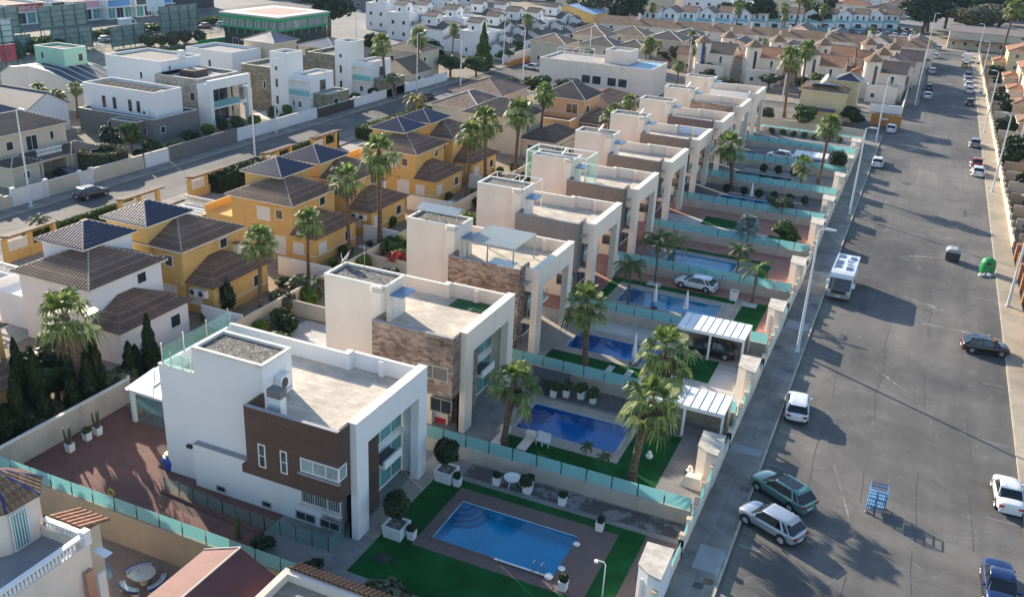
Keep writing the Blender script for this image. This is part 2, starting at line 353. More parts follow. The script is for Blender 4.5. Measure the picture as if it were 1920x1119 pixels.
def hip(T, name, x0, y0, x1, y1, z, h, mat, rmat=None, ov=.4, cols=True, fascia=None, ridge=True, top=None):
    """hip roof over a rectangle; eave height z, rise h"""
    x0 -= ov; y0 -= ov; x1 += ov; y1 += ov; dx, dy = x1 - x0, y1 - y0
    k = min(dx, dy) / 2
    if top is not None: k = min(k, top)
    if dx >= dy: A, B = (x0 + k, (y0 + y1) / 2, z + h), (x1 - k, (y0 + y1) / 2, z + h)
    else: A, B = ((x0 + x1) / 2, y0 + k, z + h), ((x0 + x1) / 2, y1 - k, z + h)
    a, b, c, d = (x0, y0, z), (x1, y0, z), (x1, y1, z), (x0, y1, z)
    if dx >= dy: pl = [(a, b, B, A), (b, c, B), (c, d, A, B), (d, a, A)]
    else: pl = [(a, b, A), (b, c, B, A), (c, d, B), (d, a, A, B)]
    m = MB()
    if abs(dx - dy) < .05: pl = [tuple(p[:2]) + (A,) for p in pl]
    for p in pl: m.face(p)
    m.face([(x, y, z - .02) for x, y, _ in (d, c, b, a)])
    if cols:
        for p in pl: tilecols(m, p)
    o = m.build(name, mat, T)
    f = MB(); e = .14
    f.box(x0, y0, z - e, x1, y0 + .07, z - .004); f.box(x0, y1 - .07, z - e, x1, y1, z - .004)
    f.box(x0, y0 + .07, z - e, x0 + .07, y1 - .07, z - .004); f.box(x1 - .07, y0 + .07, z - e, x1, y1 - .07, z - .004)
    f.box(x0 + .07, y0 + .07, z - e, x1 - .07, y1 - .07, z - e + .05)
    f.build('fascia', fascia or COPING, o)
    if ridge:
        r = MB()
        for p, q in ((a, A), (d, A if dx >= dy else B), (b, B if dx >= dy else A), (c, B)):
            r.tube([p, q], .085, 6)
        if Vector(A) != Vector(B): r.tube([A, B], .09, 6)
        r.build('ridge_tiles', rmat or mat, o)
    return o
def gable(T, name, x0, y0, x1, y1, z, h, mat, axis='y', wall=None, ov=.3, cols=False, rmat=None):
    m = MB()
    if axis == 'y':
        xm = (x0 + x1) / 2; k = h / ((x1 - x0) / 2); e = ov * k
        L = [(x0 - ov, y1 + ov, z - e), (x0 - ov, y0 - ov, z - e), (xm, y0 - ov, z + h), (xm, y1 + ov, z + h)]
        Rr = [(x1 + ov, y0 - ov, z - e), (x1 + ov, y1 + ov, z - e), (xm, y1 + ov, z + h), (xm, y0 - ov, z + h)]
        tri = [[(x0, y0, z - .01), (x1, y0, z - .01), (xm, y0, z + h - .01)], [(x1, y1, z - .01), (x0, y1, z - .01), (xm, y1, z + h - .01)]]; rg = [(xm, y0 - ov, z + h), (xm, y1 + ov, z + h)]
    else:
        ym = (y0 + y1) / 2; k = h / ((y1 - y0) / 2); e = ov * k
        L = [(x0 - ov, y0 - ov, z - e), (x1 + ov, y0 - ov, z - e), (x1 + ov, ym, z + h), (x0 - ov, ym, z + h)]
        Rr = [(x1 + ov, y1 + ov, z - e), (x0 - ov, y1 + ov, z - e), (x0 - ov, ym, z + h), (x1 + ov, ym, z + h)]
        tri = [[(x1, y0, z - .01), (x1, y1, z - .01), (x1, ym, z + h - .01)], [(x0, y1, z - .01), (x0, y0, z - .01), (x0, ym, z + h - .01)]]; rg = [(x0 - ov, ym, z + h), (x1 + ov, ym, z + h)]
    for p in (L, Rr):
        m.face(p); m.face([(a, b, c - .12) for a, b, c in p[::-1]])
        for i in range(4): a, b = p[i], p[(i + 1) % 4]; m.face([a, (a[0], a[1], a[2] - .12), (b[0], b[1], b[2] - .12), b])
        if cols: tilecols(m, p)
    o = m.build(name, mat, T)
    g = MB()
    for t in tri: MB().face(t).build('gable_wall', wall or WHITE, T)
    MB().tube(rg, .1, 6).build('ridge_tiles', rmat or RIDGE, o); return o
# ---------------- ground, roads, pavements, lots ----------------
POOLS = [(-22.2, 41.95, -14.15, 46.3), (-23.05, 56.6, -15.2, 60.8), (-24.7, 71.7, -16.6, 75.3), (-24.1, 84.3, -14.2, 88.4),
         (-23.0, 98.3, -15.3, 102.1), (-22.0, 110.9, -15.0, 113.4), (-23.2, 126.3, -13.1, 129.8), (-24.0, 141.8, -15.5, 144.8)]
def cells(mb, x0, y0, x1, y1, z, holes=POOLS):
    hs = [h for h in holes if h[0] < x1 and h[2] > x0 and h[1] < y1 and h[3] > y0]
    xs = sorted({x0, x1} | {min(max(v, x0), x1) for h in hs for v in (h[0], h[2])}); ys = sorted({y0, y1} | {min(max(v, y0), y1) for h in hs for v in (h[1], h[3])})
    for a, b in zip(xs, xs[1:]):
        for c, d in zip(ys, ys[1:]):
            mx, my = (a + b) / 2, (c + d) / 2
            if not any(h[0] < mx < h[2] and h[1] < my < h[3] for h in hs): mb.sheet(a, c, b, d, z)
    return mb
struct('ground', cells(MB(), -699, -119, 559, 899, -.03, POOLS + [(-51.9, -20, -8.3, 33.98)]), SOIL)
g = MB(); g.sheet(-5.2, -60, 11.85, 226, 0); g.sheet(-.3, 226, 11.85, 345, 0); g.sheet(-84, 188, -5.2, 209, .0); struct('main_street', g, ASPH)
struct('side_street', MB().sheet(-94.3, -60, -84.0, 330, .002), ASPH)
struct('avenue', MB().sheet(-222, 60, -186, 420, 0), ASPH)
g = MB(); g.sheet(-330, 60, -222, 520, -.004); g.sheet(-186, 226, -133, 330, -.004); g.sheet(-120, 395, 45, 560, -.004); struct('parking_ground', g, M('pale_asphalt', (.2, .195, .185), .9, .2, .1))
def slab(name, x0, y0, x1, y1, h=.13, mat=CONC):
    g = MB(); g.box(x0, y0, -.03, x1, y1, h); return struct(name, g, mat)
slab('pavement', -7.8, -60, -5.3, 187.5); slab('pavement', 11.95, -60, 14.0, 345, .13, TANC); slab('pavement', -2.9, 227, -.4, 341)
slab('pavement', -96.6, -60, -94.4, 330); slab('pavement', -83.9, -60, -82.4, 187.5); slab('pavement', -82.3, 184.5, -7.9, 187.4); slab('pavement', -83.9, 209.6, -3, 211.5)
kerbm = M('kerb_stone', (.42, .37, .29), .85, .2, .8)
g = MB()
for x, y0, y1 in ((-5.3, -60, 187), (-.4, 227, 341)): g.box(x + .004, y0, -.03, x + .14, y1, .128)
for x, y0, y1 in ((11.95, -60, 345),): g.box(x - .14, y0, -.03, x - .004, y1, .128)
g.box(-94.396, -60, -.03, -94.26, 330, .128); g.box(-84.04, -60, -.03, -83.904, 187, .128); struct('kerb', g, kerbm)
# faint worn road paint, repaired trench strips, tar patches
wp = M('worn_road_paint', (.25, .245, .235), .9, .35, 1.5, .3); g = MB()
def strip(g, pts, w_, z=.008):
    for (a, b), (c, d) in zip(pts, pts[1:]):
        L = math.hypot(c - a, d - b); nx, ny = -(d - b) / L * w_ / 2, (c - a) / L * w_ / 2
        g.face([(a + nx, b + ny, z), (a - nx, b - ny, z), (c - nx, d - ny, z), (c + nx, d + ny, z)])
rp_ = random.Random(4)
for (a, b, c, d) in ((1700, 600, 1890, 640), (1700, 480, 1780, 484), (1685, 552, 1790, 590), (1640, 690, 1700, 735), (1560, 860, 1600, 1000), (1650, 215, 1760, 240)):
    p0, p1 = G(a, b), G(c, d); n = 14; L_, R_2 = [], []
    for k in range(n + 1):
        t = k / n; x, y = p0[0] + (p1[0] - p0[0]) * t, p0[1] + (p1[1] - p0[1]) * t; w_ = rp_.uniform(.04, .42) * math.sin(math.pi * (t * .9 + .05)); L_.append((x, y + w_ + rp_.uniform(-.1, .1), .008)); R_2.append((x, y - w_ * .7, .008))
    for k in range(n): g.face([L_[k], L_[k + 1], R_2[k + 1], R_2[k]])
struct('trench_patch', g, M('pale_trench_repair', (.22, .212, .195), .9, .4, 1.6, .25))
g = MB()
for k in range(28):
    y = 45 + k * 5.2
    if y < 185: strip(g, [(-4.9, y), (-3.1 + random.uniform(-.5, .3), y - .1)], .11, .010)
for k in range(14): strip(g, [(9.7 + random.uniform(-.3, .3), 50 + k * 11), (11.4, 50 + k * 11)], .10, .010)
struct('parking_bay_lines', g, wp)
g = MB()
for (px, py, a, b) in ((1650, 425, .9, 1.3), (1600, 470, .5, .8), (1745, 265, .9, 1.5), (1700, 345, .8, 1.2), (1618, 578, .5, .4), (1540, 232, .5, .5), (1810, 400, .3, 2.5)):
    x, y = G(px, py); n = 11; g.face([(x + a * random.uniform(.7, 1.1) * math.cos(6.283 * i / n), y + b * random.uniform(.7, 1.1) * math.sin(6.283 * i / n), .006) for i in range(n)])
struct('tar_patch', g, M('tar_patch', (.075, .073, .07), .9, .2, 2, .2))
g = MB(); rr = random.Random(8)
for x0 in (-1.9, 1.6, 5.2, 8.6):
    for c in range(12):
        y0 = 42 + c * 15 + rr.uniform(-4, 4); strip(g, [(x0 + .12 * math.sin(k * 1.3 + c) + rr.uniform(-.04, .04), y0 + k * 2.2) for k in range(rr.randint(3, 7))], .03, .012)
for c in range(0):
    y0 = 44 + c * 8.7 + rr.uniform(-2, 2); a0 = rr.uniform(-2, 7); strip(g, [(a0 + k * .9, y0 + rr.uniform(-.25, .25) - k * .3) for k in range(rr.randint(3, 7))], .025, .013)
struct('tar_seams', g, M('tar_seam', (.105, .102, .098), .9, .2, 2, .2))
# newer concrete squares on the pavement
g = MB(); g.sheet(-7.0, 46.5, -5.4, 49.0, .136); g.sheet(-7.7, 61.0, -5.5, 62.0, .136); g.sheet(-7.6, 86.0, -5.5, 88.0, .136); g.sheet(-7.7, 103, -5.4, 103.8, .136)
struct('pavement_patch', g, M('new_concrete', (.33, .34, .34), .9, .1, .6))
for i, (px, py) in enumerate(((1396, 916), (1328, 1090), (1309, 1097), (1526, 572), (1549, 500), (1459, 651), (1481, 696))):
    x, y = G(px, py, .13); o = tag(bx(-.28, -.28, 0, .28, .28, .008).build('manhole_cover', DARKM if i != 1 else M('rusty_iron', (.16, .09, .07))), None, 'manhole cover', 'utility covers in the pavement'); o.location = (x, y, .134)
    tag(o, ['square dark cover in pavement by the green estate car', 'reddish square cover nearest the photo bottom on the pavement', 'small dark cover beside the reddish cover on the pavement', 'dark pavement cover by the camper van front', 'dark cover level with the camper van middle', 'dark cover beside the tall lamp post base', 'dark pavement cover just below the lamp post beside the wall'][i])
# ----- lots -----
BY = [34.2, 50.8, 65.1, 79.2, 93.3, 107.2, 121.1, 135.0, 149.2, 163.2, 177.4]   # boundary lines
def P(name, m, x0, y0, x1, y1, lv=1): struct(name, cells(MB(), x0, y0, x1, y1, .004 * lv - .012), m)
def lot_base(i, m, x0=-50, x1=-8.1): P('courtyard_paving', m, x0, BY[i] + .1, x1, BY[i + 1] - .1, 2)
lot_base(0, GREYPAV)
P('red_paving', REDPAV, -50.2, 34.4, -31.5, 40.1, 3); P('red_paving', REDPAV, -50.2, 40.1, -41.1, 45.2, 3)
P('turf', TURF, -25.1, 36.9, -10.3, 48.4, 3); P('pool_deck', MAUVE, -23.0, 40.8, -11.9, 47.6, 4); P('mauve_path', MAUVE, -10.3, 34.4, -8.1, 48.4, 3)
P('beige_path', BEIGEPAV, -26.6, 40.2, -25.1, 50.6, 3)
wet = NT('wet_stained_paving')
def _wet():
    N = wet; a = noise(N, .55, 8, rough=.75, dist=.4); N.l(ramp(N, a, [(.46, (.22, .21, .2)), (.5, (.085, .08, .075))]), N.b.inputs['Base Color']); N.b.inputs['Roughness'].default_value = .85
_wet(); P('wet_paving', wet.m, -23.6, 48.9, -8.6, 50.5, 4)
lot_base(1, GREYPAV); P('pool_deck', BEIGEPAV, -24.2, 55.4, -14.6, 61.9, 3); P('turf', TURF, -23.6, 53.2, -11.3, 55.4, 3); P('turf', TURF, -14.6, 55.4, -11.3, 61.2, 3)
P('dark_gravel', M('dark_gravel', (.13, .12, .11), .95, .3, 2, .3, .5), -24.5, 62.3, -15, 64.9, 3)
lot_base(2, BEIGEPAV); P('pool_deck', BEIGEPAV, -25.6, 70.6, -15.8, 76.4, 4); P('turf', TURF, -25.6, 68.5, -17.0, 70.6, 3); P('marbled_paving', MARBPAV, -15.0, 66.0, -8.1, 75.0, 3); P('turf', TURF, -15.4, 70.9, -11.6, 75.4, 5); P('pale_strip', MARBPAV, -25.6, 76.4, -14, 79, 3)
g = MB()
for (px, py) in ((1142, 693), (1177, 702)): x, y = G(px, py); g.box(x - .25, y - .8, 0, x + .3, y + .8, .05)
struct('stepping_stones', g, MARBPAV)
lot_base(3, PINKPAV); P('pool_deck', BEIGEPAV, -25.2, 82.4, -13.2, 89.5, 3); P('turf', TURF, -26.2, 83.5, -25.2, 90.6, 3); P('turf', TURF, -25.2, 89.5, -13.2, 90.7, 3); P('turf', TURF, -12.4, 83.2, -10.0, 91.0, 3); P('beige_path', BEIGEPAV, -13.2, 82.4, -12.4, 91, 4)
lot_base(4, PINKPAV); P('pool_deck', GREYPAV, -25.5, 96.5, -13.0, 103.0, 3); P('turf', TURF, -26.5, 103.0, -12.2, 104.0, 3); P('turf', TURF, -13.0, 96.6, -11.7, 103, 3)
lot_base(5, PINKPAV); P('white_terrace', MARBPAV, -27.5, 108, -22.6, 116.6, 3); P('turf', TURF, -22.6, 114.2, -15.5, 118.0, 3); P('pool_deck', MARBPAV, -22.6, 110, -14.0, 114.2, 3); P('turf', TURF, -14.0, 109, -10.4, 114.5, 3)
lot_base(6, M('dark_paving', (.13, .12, .125), .85, .2, .5)); P('pale_strip', COPING, -23.5, 131.0, -12.0, 131.5, 3)
lot_base(7, GREYPAV); P('pool_deck', GREYPAV, -25, 141, -14.6, 146, 3); P('pale_strip', COPING, -23, 146.2, -14, 146.6, 3)
lot_base(8, GREYPAV); P('navy_floor', M('navy_floor', (.03, .045, .085), .5, .2, .5), -25, 154.2, -9.8, 159.6, 3)
lot_base(9, GREYPAV); P('turf', TURFL, -25.5, 166.5, -14, 170.0, 3)
# pools
PW = [((.04, .78, 1.0), 1), ((.01, .54, .90), 1), ((.01, .60, .95), 1), ((.05, .80, 1.0), 1), ((.06, .82, 1.0), 1), ((.06, .66, .9), 1), ((.05, .68, .95), 1), ((.08, .2, .34), 2)]
plab = ['bright blue rectangular pool with corner steps in mauve deck', 'deep blue pool with rounded steps between two tall palms', 'dark blue pool with closed white parasol and palm beside it', 'bright blue pool with two closed white parasols behind the roofed carport', 'clear blue pool behind the parked white hatchback', 'small pool by turf and white slab under bluish palm', 'turquoise pool in front of the row of clipped balls', 'dark pool beside the tall palm with white car beyond']
for i, (x0, y0, x1, y1) in enumerate(POOLS):
    T = thing('swimming_pool', plab[i], 'pool', x0, y0, 0, 'villa swimming pools')
    d = 1.0; b = MB()
    b.face([(x0, y0, -.75), (x1, y0, -d), (x1, y1, -d), (x0, y1, -.75)])
    for a, c in (((x0, y0), (x1, y0)), ((x1, y0), (x1, y1)), ((x1, y1), (x0, y1)), ((x0, y1), (x0, y0))): b.face([(a[0], a[1], -d - .1), (a[0], a[1], .0), (c[0], c[1], .0), (c[0], c[1], -d - .1)])
    b.build('basin', POOLT, T)
    if i < 5:
        s_ = MB(); cx, cy = x0, y1
        for k in range(4):
            rr = 1.9 - k * .42; s_.prism([(cx, cy)] + [(cx + rr * math.cos(-t * R(9)), cy + rr * math.sin(-t * R(9))) for t in range(11)], -1.0, -.62 + k * .14)
        s_.build('corner_steps', M('step_tile', (.30, .5, .62), .5, .1, 2), T)
    c = MB(); w_ = .22; z = .03
    c.box(x0 - w_, y0 - w_, -.02, x1 + w_, y0, z); c.box(x0 - w_, y1, -.02, x1 + w_, y1 + w_, z); c.box(x0 - w_, y0, -.02, x0, y1, z); c.box(x1, y0, -.02, x1 + w_, y1, z)
    c.build('coping', MAUVE if i == 0 else COPE2, T)
    MB().sheet(x0, y0, x1, y1, -.09).build('water', water('pool_water_%d' % i, PW[i][0], bs=.10 * PW[i][1]), T)
def ladder(x, y, T):
    for dy in (0, .5):
        MB().tube([(x + dy, y + .35, -.6), (x + dy, y + .33, .55), (x + dy, y + .1, .75), (x + dy, y - .15, .7), (x + dy, y - .2, 0)], .03, 6).build('handrail', METAL, T)
x, y = G(1004, 1065); T = thing('pool_ladder', 'steel pool ladder at the near right of the bright pool', 'pool ladder', x, y); ladder(x, 41.9, T)
T = thing('pool_cover_roller', 'long white cover roller lying along the near edge of the bright pool', 'pool roller', -17.6, 41.7)
MB().tube([(-17.8, 41.75, .12), (-14.6, 41.75, .12)], .06, 8).build('roller_tube', PURE, T); MB().lathe(-14.35, 41.8, [(.25, .02), (.27, .1), (.2, .2), (.05, .22)], 12).build('end_cap', PURE, T)
for k, (px, py) in enumerate(((1081, 1020), (1053, 1066))):
    x, y = G(px, py); tag(MB().lathe(0, 0, [(.22, 0), (.22, .04), (.15, .07)], 14).build('skimmer_lid', PURE), 'round white skimmer lid ' + ('farther up the bright pool right edge' if k == 0 else 'nearest the photo bottom by the bright pool'), 'skimmer lid').location = (x, y, .012)

# boundary walls with glass screens
def boundary(x0, x1, y, label, hb=1.0, n=None, mat=OLDW, gl=AQUA, hg=.95, w_=.26, proto=None):
    T = thing('boundary_wall', label, 'wall', x0, y, 0, 'low walls with glass screens between villas')
    m = MB().box(x0, y - w_ / 2, -1.3 if y < 35 else -.02, x1, y + w_ / 2, hb); m.build('masonry', mat, T)
    n = n or max(1, int((x1 - x0) / 1.75)); L = (x1 - x0) / n; h2 = hb + hg
    for i in range(n):
        a = x0 + i * L; bx(a + .05, y - .012, hb + .05, a + L - .05, y + .012, h2).build('glass_panel', gl, T)
    for i in range(n + 1):
        a = x0 + i * L; bx(a - .03, y - .045, hb, a + .03, y - .016, hb + hg * .62).build('post', DARKM, T)
    return T
boundary(-50.3, -8.3, 34.1, 'long low wall with aqua glass screen nearest the photo bottom', 1.05, mat=BARE)
w2 = boundary(-27.9, -8.2, 50.8, 'stained wall with aqua glass screen beyond the bright mauve-decked pool')
ords = ['dark pool with planters', 'pool with striped-roof carport', 'pool with two closed parasols', 'pool behind the white hatchback', 'turf plot with bluish palm', 'pool with clipped balls', 'plot with dark pool', 'navy-floored plot with white car']
for i in range(2, 10): copy_tree(w2, (-27.9, BY[i], 0), label='stained wall with aqua glass screen on the far side of the ' + ords[i - 2])
boundary(-26.5, -8.2, BY[10], 'last low wall at the end of the villa row by the cream house', .9, mat=CREAM, hg=.3)
# rear and side garden walls behind villas
gw = ['pale garden wall along the red paved yard', 'pale rear wall beside small grassed yard', 'rear garden wall by the flowering shrubs', 'rear wall beside the tallest lean palms', 'rear garden wall behind grey-panelled villa', 'rear wall behind sixth villa yard', 'rear wall behind seventh villa yard', 'rear wall behind eighth villa yard', 'rear wall behind ninth villa yard', 'rear wall at the end of the villa row']
for i in range(10):
    x = -50.4; y0, y1 = BY[i] + .15, BY[i + 1] - .15
    T = thing('garden_wall', gw[i], 'wall', x, y0, 0, 'rear garden walls of the villa row')
    if i == 0: y1 = 46; bx(x - .1, y0, 0, x + .12, y1, 1.9).build('masonry', OLDW, T); bx(x - .14, y0, 1.9, x + .16, y1, 1.96).build('coping', COPING, T)
    else: bx(x - .1, y0, 0, x + .12, y1, 1.8).build('masonry', SAND, T); bx(x + .12, y0 - .05, 0, -42, y0 + .12, 1.5).build('side_return', SAND, T)
P('small_lawn', TURFL, -49.5, 58.5, -44, 60.5, 4); P('white_patio', MARBPAV, -47.8, 60.5, -42, 64.8, 4)
# street front: stepped wall, pillars, gates, service huts
hutl = ['pale service hut with pentagon stone roof nearest the photo bottom', 'service hut beside the dark pool plot and white rock cover', 'service hut beside the carport nearest the white car', 'service hut beside the larger carport', 'service hut behind the white hatchback plot', 'service hut beside the plot with bluish palm', 'service hut with red flowers below on the street wall', 'service hut with brown stone side', 'service hut beside the navy plot', 'service hut at the end of villa row']
def front(i):
    y0, y1 = BY[i] + .15, BY[i + 1] - .1; gy = 42.0 + 14.03 * i if i else 42.0
    gy = [42.0, 56.1, 70.0, 84.0, 97.9, 113.9, 125.6, 139.5, 152.5, 165.5][i]
    T = thing('service_hut', hutl[i], 'hut', -8.5, gy + 1, 0, 'street-front service huts')
    pg = [(-9.25, gy + .1), (-9.35, gy + 2.25), (-7.75, gy + 2.3), (-7.72, gy - .7), (-8.5, gy - .5)]
    MB().prism([(x * .94 - .51, y) for x, y in pg], 0, 2.55).build('wall', CREAM if i else WHITE, T)
    MB().prism([(x, y) for x, y in pg], 2.55, 2.7).build('roof_slab', M('weathered_stone_slab', (.56, .51, .43), .9, .35, .9, .2), T)
    bx(-8.95, gy - .26, .1, -8.65, gy - .18, 2.0).build('door', SHUT, T) if i % 3 == 0 else None
    T = thing('street_wall', 'stepped white street wall with glass panels beside ' + hutl[i].replace('service hut', 'hut').split(' with')[0], 'wall', -7.9, y0, 0, 'street walls of the villas')
    segs = [(y0, gy - .75, 1.75), (gy + 2.35, gy + 5.2, 1.3), (gy + 5.2, y1, 1.6)]
    wl = MB(); cp = MB(); gl = MB()
    for a, b, h in segs:
        if b - a < .4: continue
        wl.box(-8.0, a, 0, -7.82, b, h * .72); n = max(1, round((b - a) / 2)); st = (b - a) / n
        for k in range(n + 1): c = a + st * k; wl.box(-8.06, c - .16, 0, -7.8, c + .16, h + .12); cp.box(-8.1, c - .2, h + .12, -7.76, c + .2, h + .18)
        for k in range(n): bx(-7.93, a + st * k + .18, h * .72, -7.9, a + st * (k + 1) - .18, h).build('glass_panel', AQUA, T)
    wl.build('masonry', CREAM, T); cp.build('pillar_cap', M('rusty_coping', (.6, .46, .32), .8, .3, 1.5), T)
for i in range(10): front(i)

# carports
def carport(x0, y0, x1, y1, h, label, rib=True, posts=True, mat=None):
    T = thing('carport', label, 'carport', x0, y0, 0, 'white carports in the villa gardens'); mat = mat or PURE
    MB().box(x0, y0, h, x1, y1, h + .1).build('roof_panel', mat, T)
    r = MB(); n = max(3, int((x1 - x0) / .62))
    for k in range(n + 1): c = x0 + (x1 - x0) * k / n; r.box(c - .016, y0, h + .1, c + .016, y1, h + .135)
    r.build('roof_ribs', M('blue_grey_seam', (.28, .33, .4), .5, .1, 1), T)
    for a, b in ((x0 + .1, y0 + .1), ((x0 + x1) / 2, y0 + .1), (x1 - .1, y0 + .1), (x0 + .1, y1 - .15), (x1 - .1, y1 - .15)): bx(a - .09, b - .09, 0, a + .09, b + .09, h).build('post', PURE, T)
    MB().box(x0, y0 - .03, h - .18, x1, y0 + .0, h + .06).build('front_beam', PURE, T)
    return T
carport(-14.4, 61.4, -8.5, 64.6, 2.5, 'white ribbed carport behind tall palm by dark pool plot')
carport(-15.7, 75.3, -9.7, 78.9, 2.55, 'large white ribbed carport beside bright blue pool with two parasols')
T = carport(-16.6, 150.6, -11.5, 154.2, 2.3, 'far white flat carport over the dark pool plot edge')
for nm, x0, y, x1, h in (('carport_screen', -14.3, 63.9, -8.6, 2.3), ('carport_screen', -15.6, 78.4, -9.8, 2.3)):
    tag(bx(x0, y - .05, .3, x1, y + .05, h).build(nm, BARE, None, org=(x0, y, 0)), 'beige screen wall behind the %s ribbed carport' % ('smaller' if y < 70 else 'larger'), 'screen wall')
# ---------------- the row of modern villas ----------------
def villa(i, lab, clad, box=(-33.06, -26.45), tower=(-38.3, -32.95), fx=-26.0, tz=9.8, open_side=True, wall=CREAM, zt=8.1, extra=None, back=-41.2):
    yb = 39.6 + 14.28 * i; T = thing('modern_villa', lab, 'villa', -33.5, yb + 4, 0, 'white modern villas in a row')
    BL, BR = box; TL, TR = tower; D = 7.0; xf = fx - 1.62 if not open_side else fx - 2.6
    w_ = MB()
    w_.box(back, yb + .5, 0, BL, yb + 8.0, D); w_.box(BL, yb + .52, 0, xf, yb + 7.98, 3.35); w_.box(BL, yb + .54, 3.35, xf, yb + 7.96, D)
    w_.box(BL + .0, yb - .0 + .02, 0, fx - 2.7, yb + .52, 3.3)              # lower wall set forward
    if i == 0: w_.box(-38.5, yb + .02, 0, BL, yb + .5, 3.15)
    w_.box(TL, yb + .5, D, TR, yb + 3.4, tz)                                 # stair tower
    # parapets
    t = .22
    if i == 0: w_.box(back, yb + .5, D, TL, yb + .5 + t, zt - .05)
    w_.box(back, yb + (.5 + t if i == 0 else 3.4), D, back + t, yb + 7.4, zt - .05)
    w_.box(back, yb + 7.4, D, -31.8, yb + 7.4 + t, zt); w_.box(-31.8, yb + 7.4, D, -31.8 + .5, yb + 8.1, zt); w_.box(-31.3, yb + 8.1 - t, D, fx - .6, yb + 8.1, zt)
    w_.box(-29.2, yb + 7.6, D, -28.85, yb + 8.1 - t, zt - .02)
    # portal: roof slab, beam, two columns
    w_.box(xf, yb + .02, 6.35, fx - .6, yb + 8.45, D - .006)
    w_.box(fx - .6, yb, 6.3, fx, yb + 8.5, zt)
    w_.box(fx - .6, yb + .0, 0, fx, yb + 1.25, 6.3); w_.box(fx - .6, yb + 7.4, 0, fx, yb + 8.5, 6.3)
    if open_side:
        w_.box(BR + .0, yb + .0, 6.0, fx - .6, yb + .3, zt); w_.box(BR - .4, yb + .05, 3.0, fx - .6, yb + .35, 3.45)
    else:
        w_.box(BR - .0, yb + .0, 0, fx - .6, yb + .5, zt)
    w_.box(xf, yb + 8.0, 0, fx - .6, yb + 8.3, 6.35) if not open_side else None
    w_.build('walls', wall, T)
    d = MB(); d.sheet(back + t, yb + .5 + t, TL, yb + 7.4, D + .01) if i == 0 else None; d.sheet(TL, yb + 3.4, TR, yb + 7.4, D + .01); d.sheet(TR, yb - 1.1, fx - .6, yb + 7.88, D + .01)
    d.build('roof_terrace', DECKT, T)
    c = MB(); e = .03; zc = zt + .004; h = .05
    def cop(x0, y0, x1, y1, z=None): z = zc if z is None else z; c.box(x0 - e, y0 - e, z, x1 + e, y1 + e, z + h)
    if i == 0: cop(back, yb + .5, TL - .1, yb + .5 + t, zt - .046)
    cop(back, yb + 7.4, -31.8 - .1, yb + 7.4 + t); cop(-31.8, yb + 7.4, -31.3 - .1, yb + 8.1); cop(-31.2, yb + 8.1 - t, fx - .7, yb + 8.1); cop(fx - .6, yb, fx, yb + 8.5)
    c.build('coping', COPING, T); c = MB(); z0 = tz; r = .2
    c.box(TL - e, yb + .5 - e, z0, TR + e, yb + .5 + r, z0 + .22); c.box(TL - e, yb + 3.4 - r, z0, TR + e, yb + 3.4 + e, z0 + .22); c.box(TL - e, yb + .5 + r, z0, TL + r, yb + 3.4 - r, z0 + .22); c.box(TR - r, yb + .5 + r, z0, TR + e, yb + 3.4 - r, z0 + .22)
    c.build('tower_rim', COPING, T); MB().sheet(TL + r, yb + .5 + r, TR - r, yb + 3.4 - r, z0 + .03).build('gravel_roof', GRAVEL, T)
    # clad box
    b = MB(); y0 = yb - 1.25; zb = 3.35; z1 = zt + (.0 if i < 2 else .2)
    b.box(BL, y0, zb, BR, y0 + .2, z1); b.box(BL, y0 + .2, zb, BL + .18, yb + .5, z1); b.box(BR - .18, y0 + .2, zb, BR, yb + (.0 if i < 2 else .9), z1)
    b.box(BL + .18, y0 + .2, zb, BR - .18, yb + .02, zb + .2); b.box(BL + .18, y0 + .2, 6.75, BR - .18, yb + .54, D)
    if i == 0: b.box(BL - .42, y0 + .0, zb, BL, y0 + .6, zb + .55)
    B = b.build('clad_box', clad, T); MB().box(BL - .02, y0 - .03, z1, BR + .02, y0 + .23, z1 + .035).build('box_coping', M('slate_coping', (.3, .3, .31), .6, .1, 1), B)
    # recessed facade
    pnl = MB(); pnl.box(xf, yb + 1.26, 0, fx - .8, yb + 3.7, 6.33) if not open_side else pnl.box(xf, yb + .6, 0, xf + .4, yb + 2.4, 6.33)
    pnl.build('facade_panel', BROWNP if i == 0 else STONE if i < 3 else clad, T)
    ya = yb + (3.8 if not open_side else 2.8); yz = yb + (7.9 if not open_side else 7.2)
    window(T, 'x+', xf, ya, yz, 3.6, 6.25, 3 if i < 2 else 2, FRAMEW, GLASST if i < 2 else GLASSD); window(T, 'x+', xf, ya, yz, .15, 3.0, 3, FRAMEW, GLASST if i < 2 else GLASSD)
    by0, by1 = (yb + 3.75, yb + 5.9) if not open_side else (ya - .1, yb + 6.2)
    bl = MB(); bl.box(xf + .05, by0, 2.75 if i < 2 else 3.05, xf + 1.25, by1, 3.0 if i < 2 else 3.3); bl.build('balcony_slab', PURE, T); bx(xf + .0, ya, 3.05, xf + .12, yz, 3.5).build('floor_band', PURE, T) if i < 2 else None
    if i > 1: bx(xf + 1.2, ya - .1, 3.32, xf + 1.23, yb + 6.2, 4.2).build('balcony_glass', AQUAC, T); bx(xf + .2, ya, 3.32, xf + .3, yb + 6.1, 3.6).build('planter_box', PURE, T)
    else: bx(xf + 1.1, by0, 3.0, xf + 1.25, by1, 3.3).build('balcony_parapet', PURE, T); bx(xf + .15, by0 + .05, 3.005, xf + 1.08, by1 - .05, 3.03).build('balcony_floor', DARKM, T)
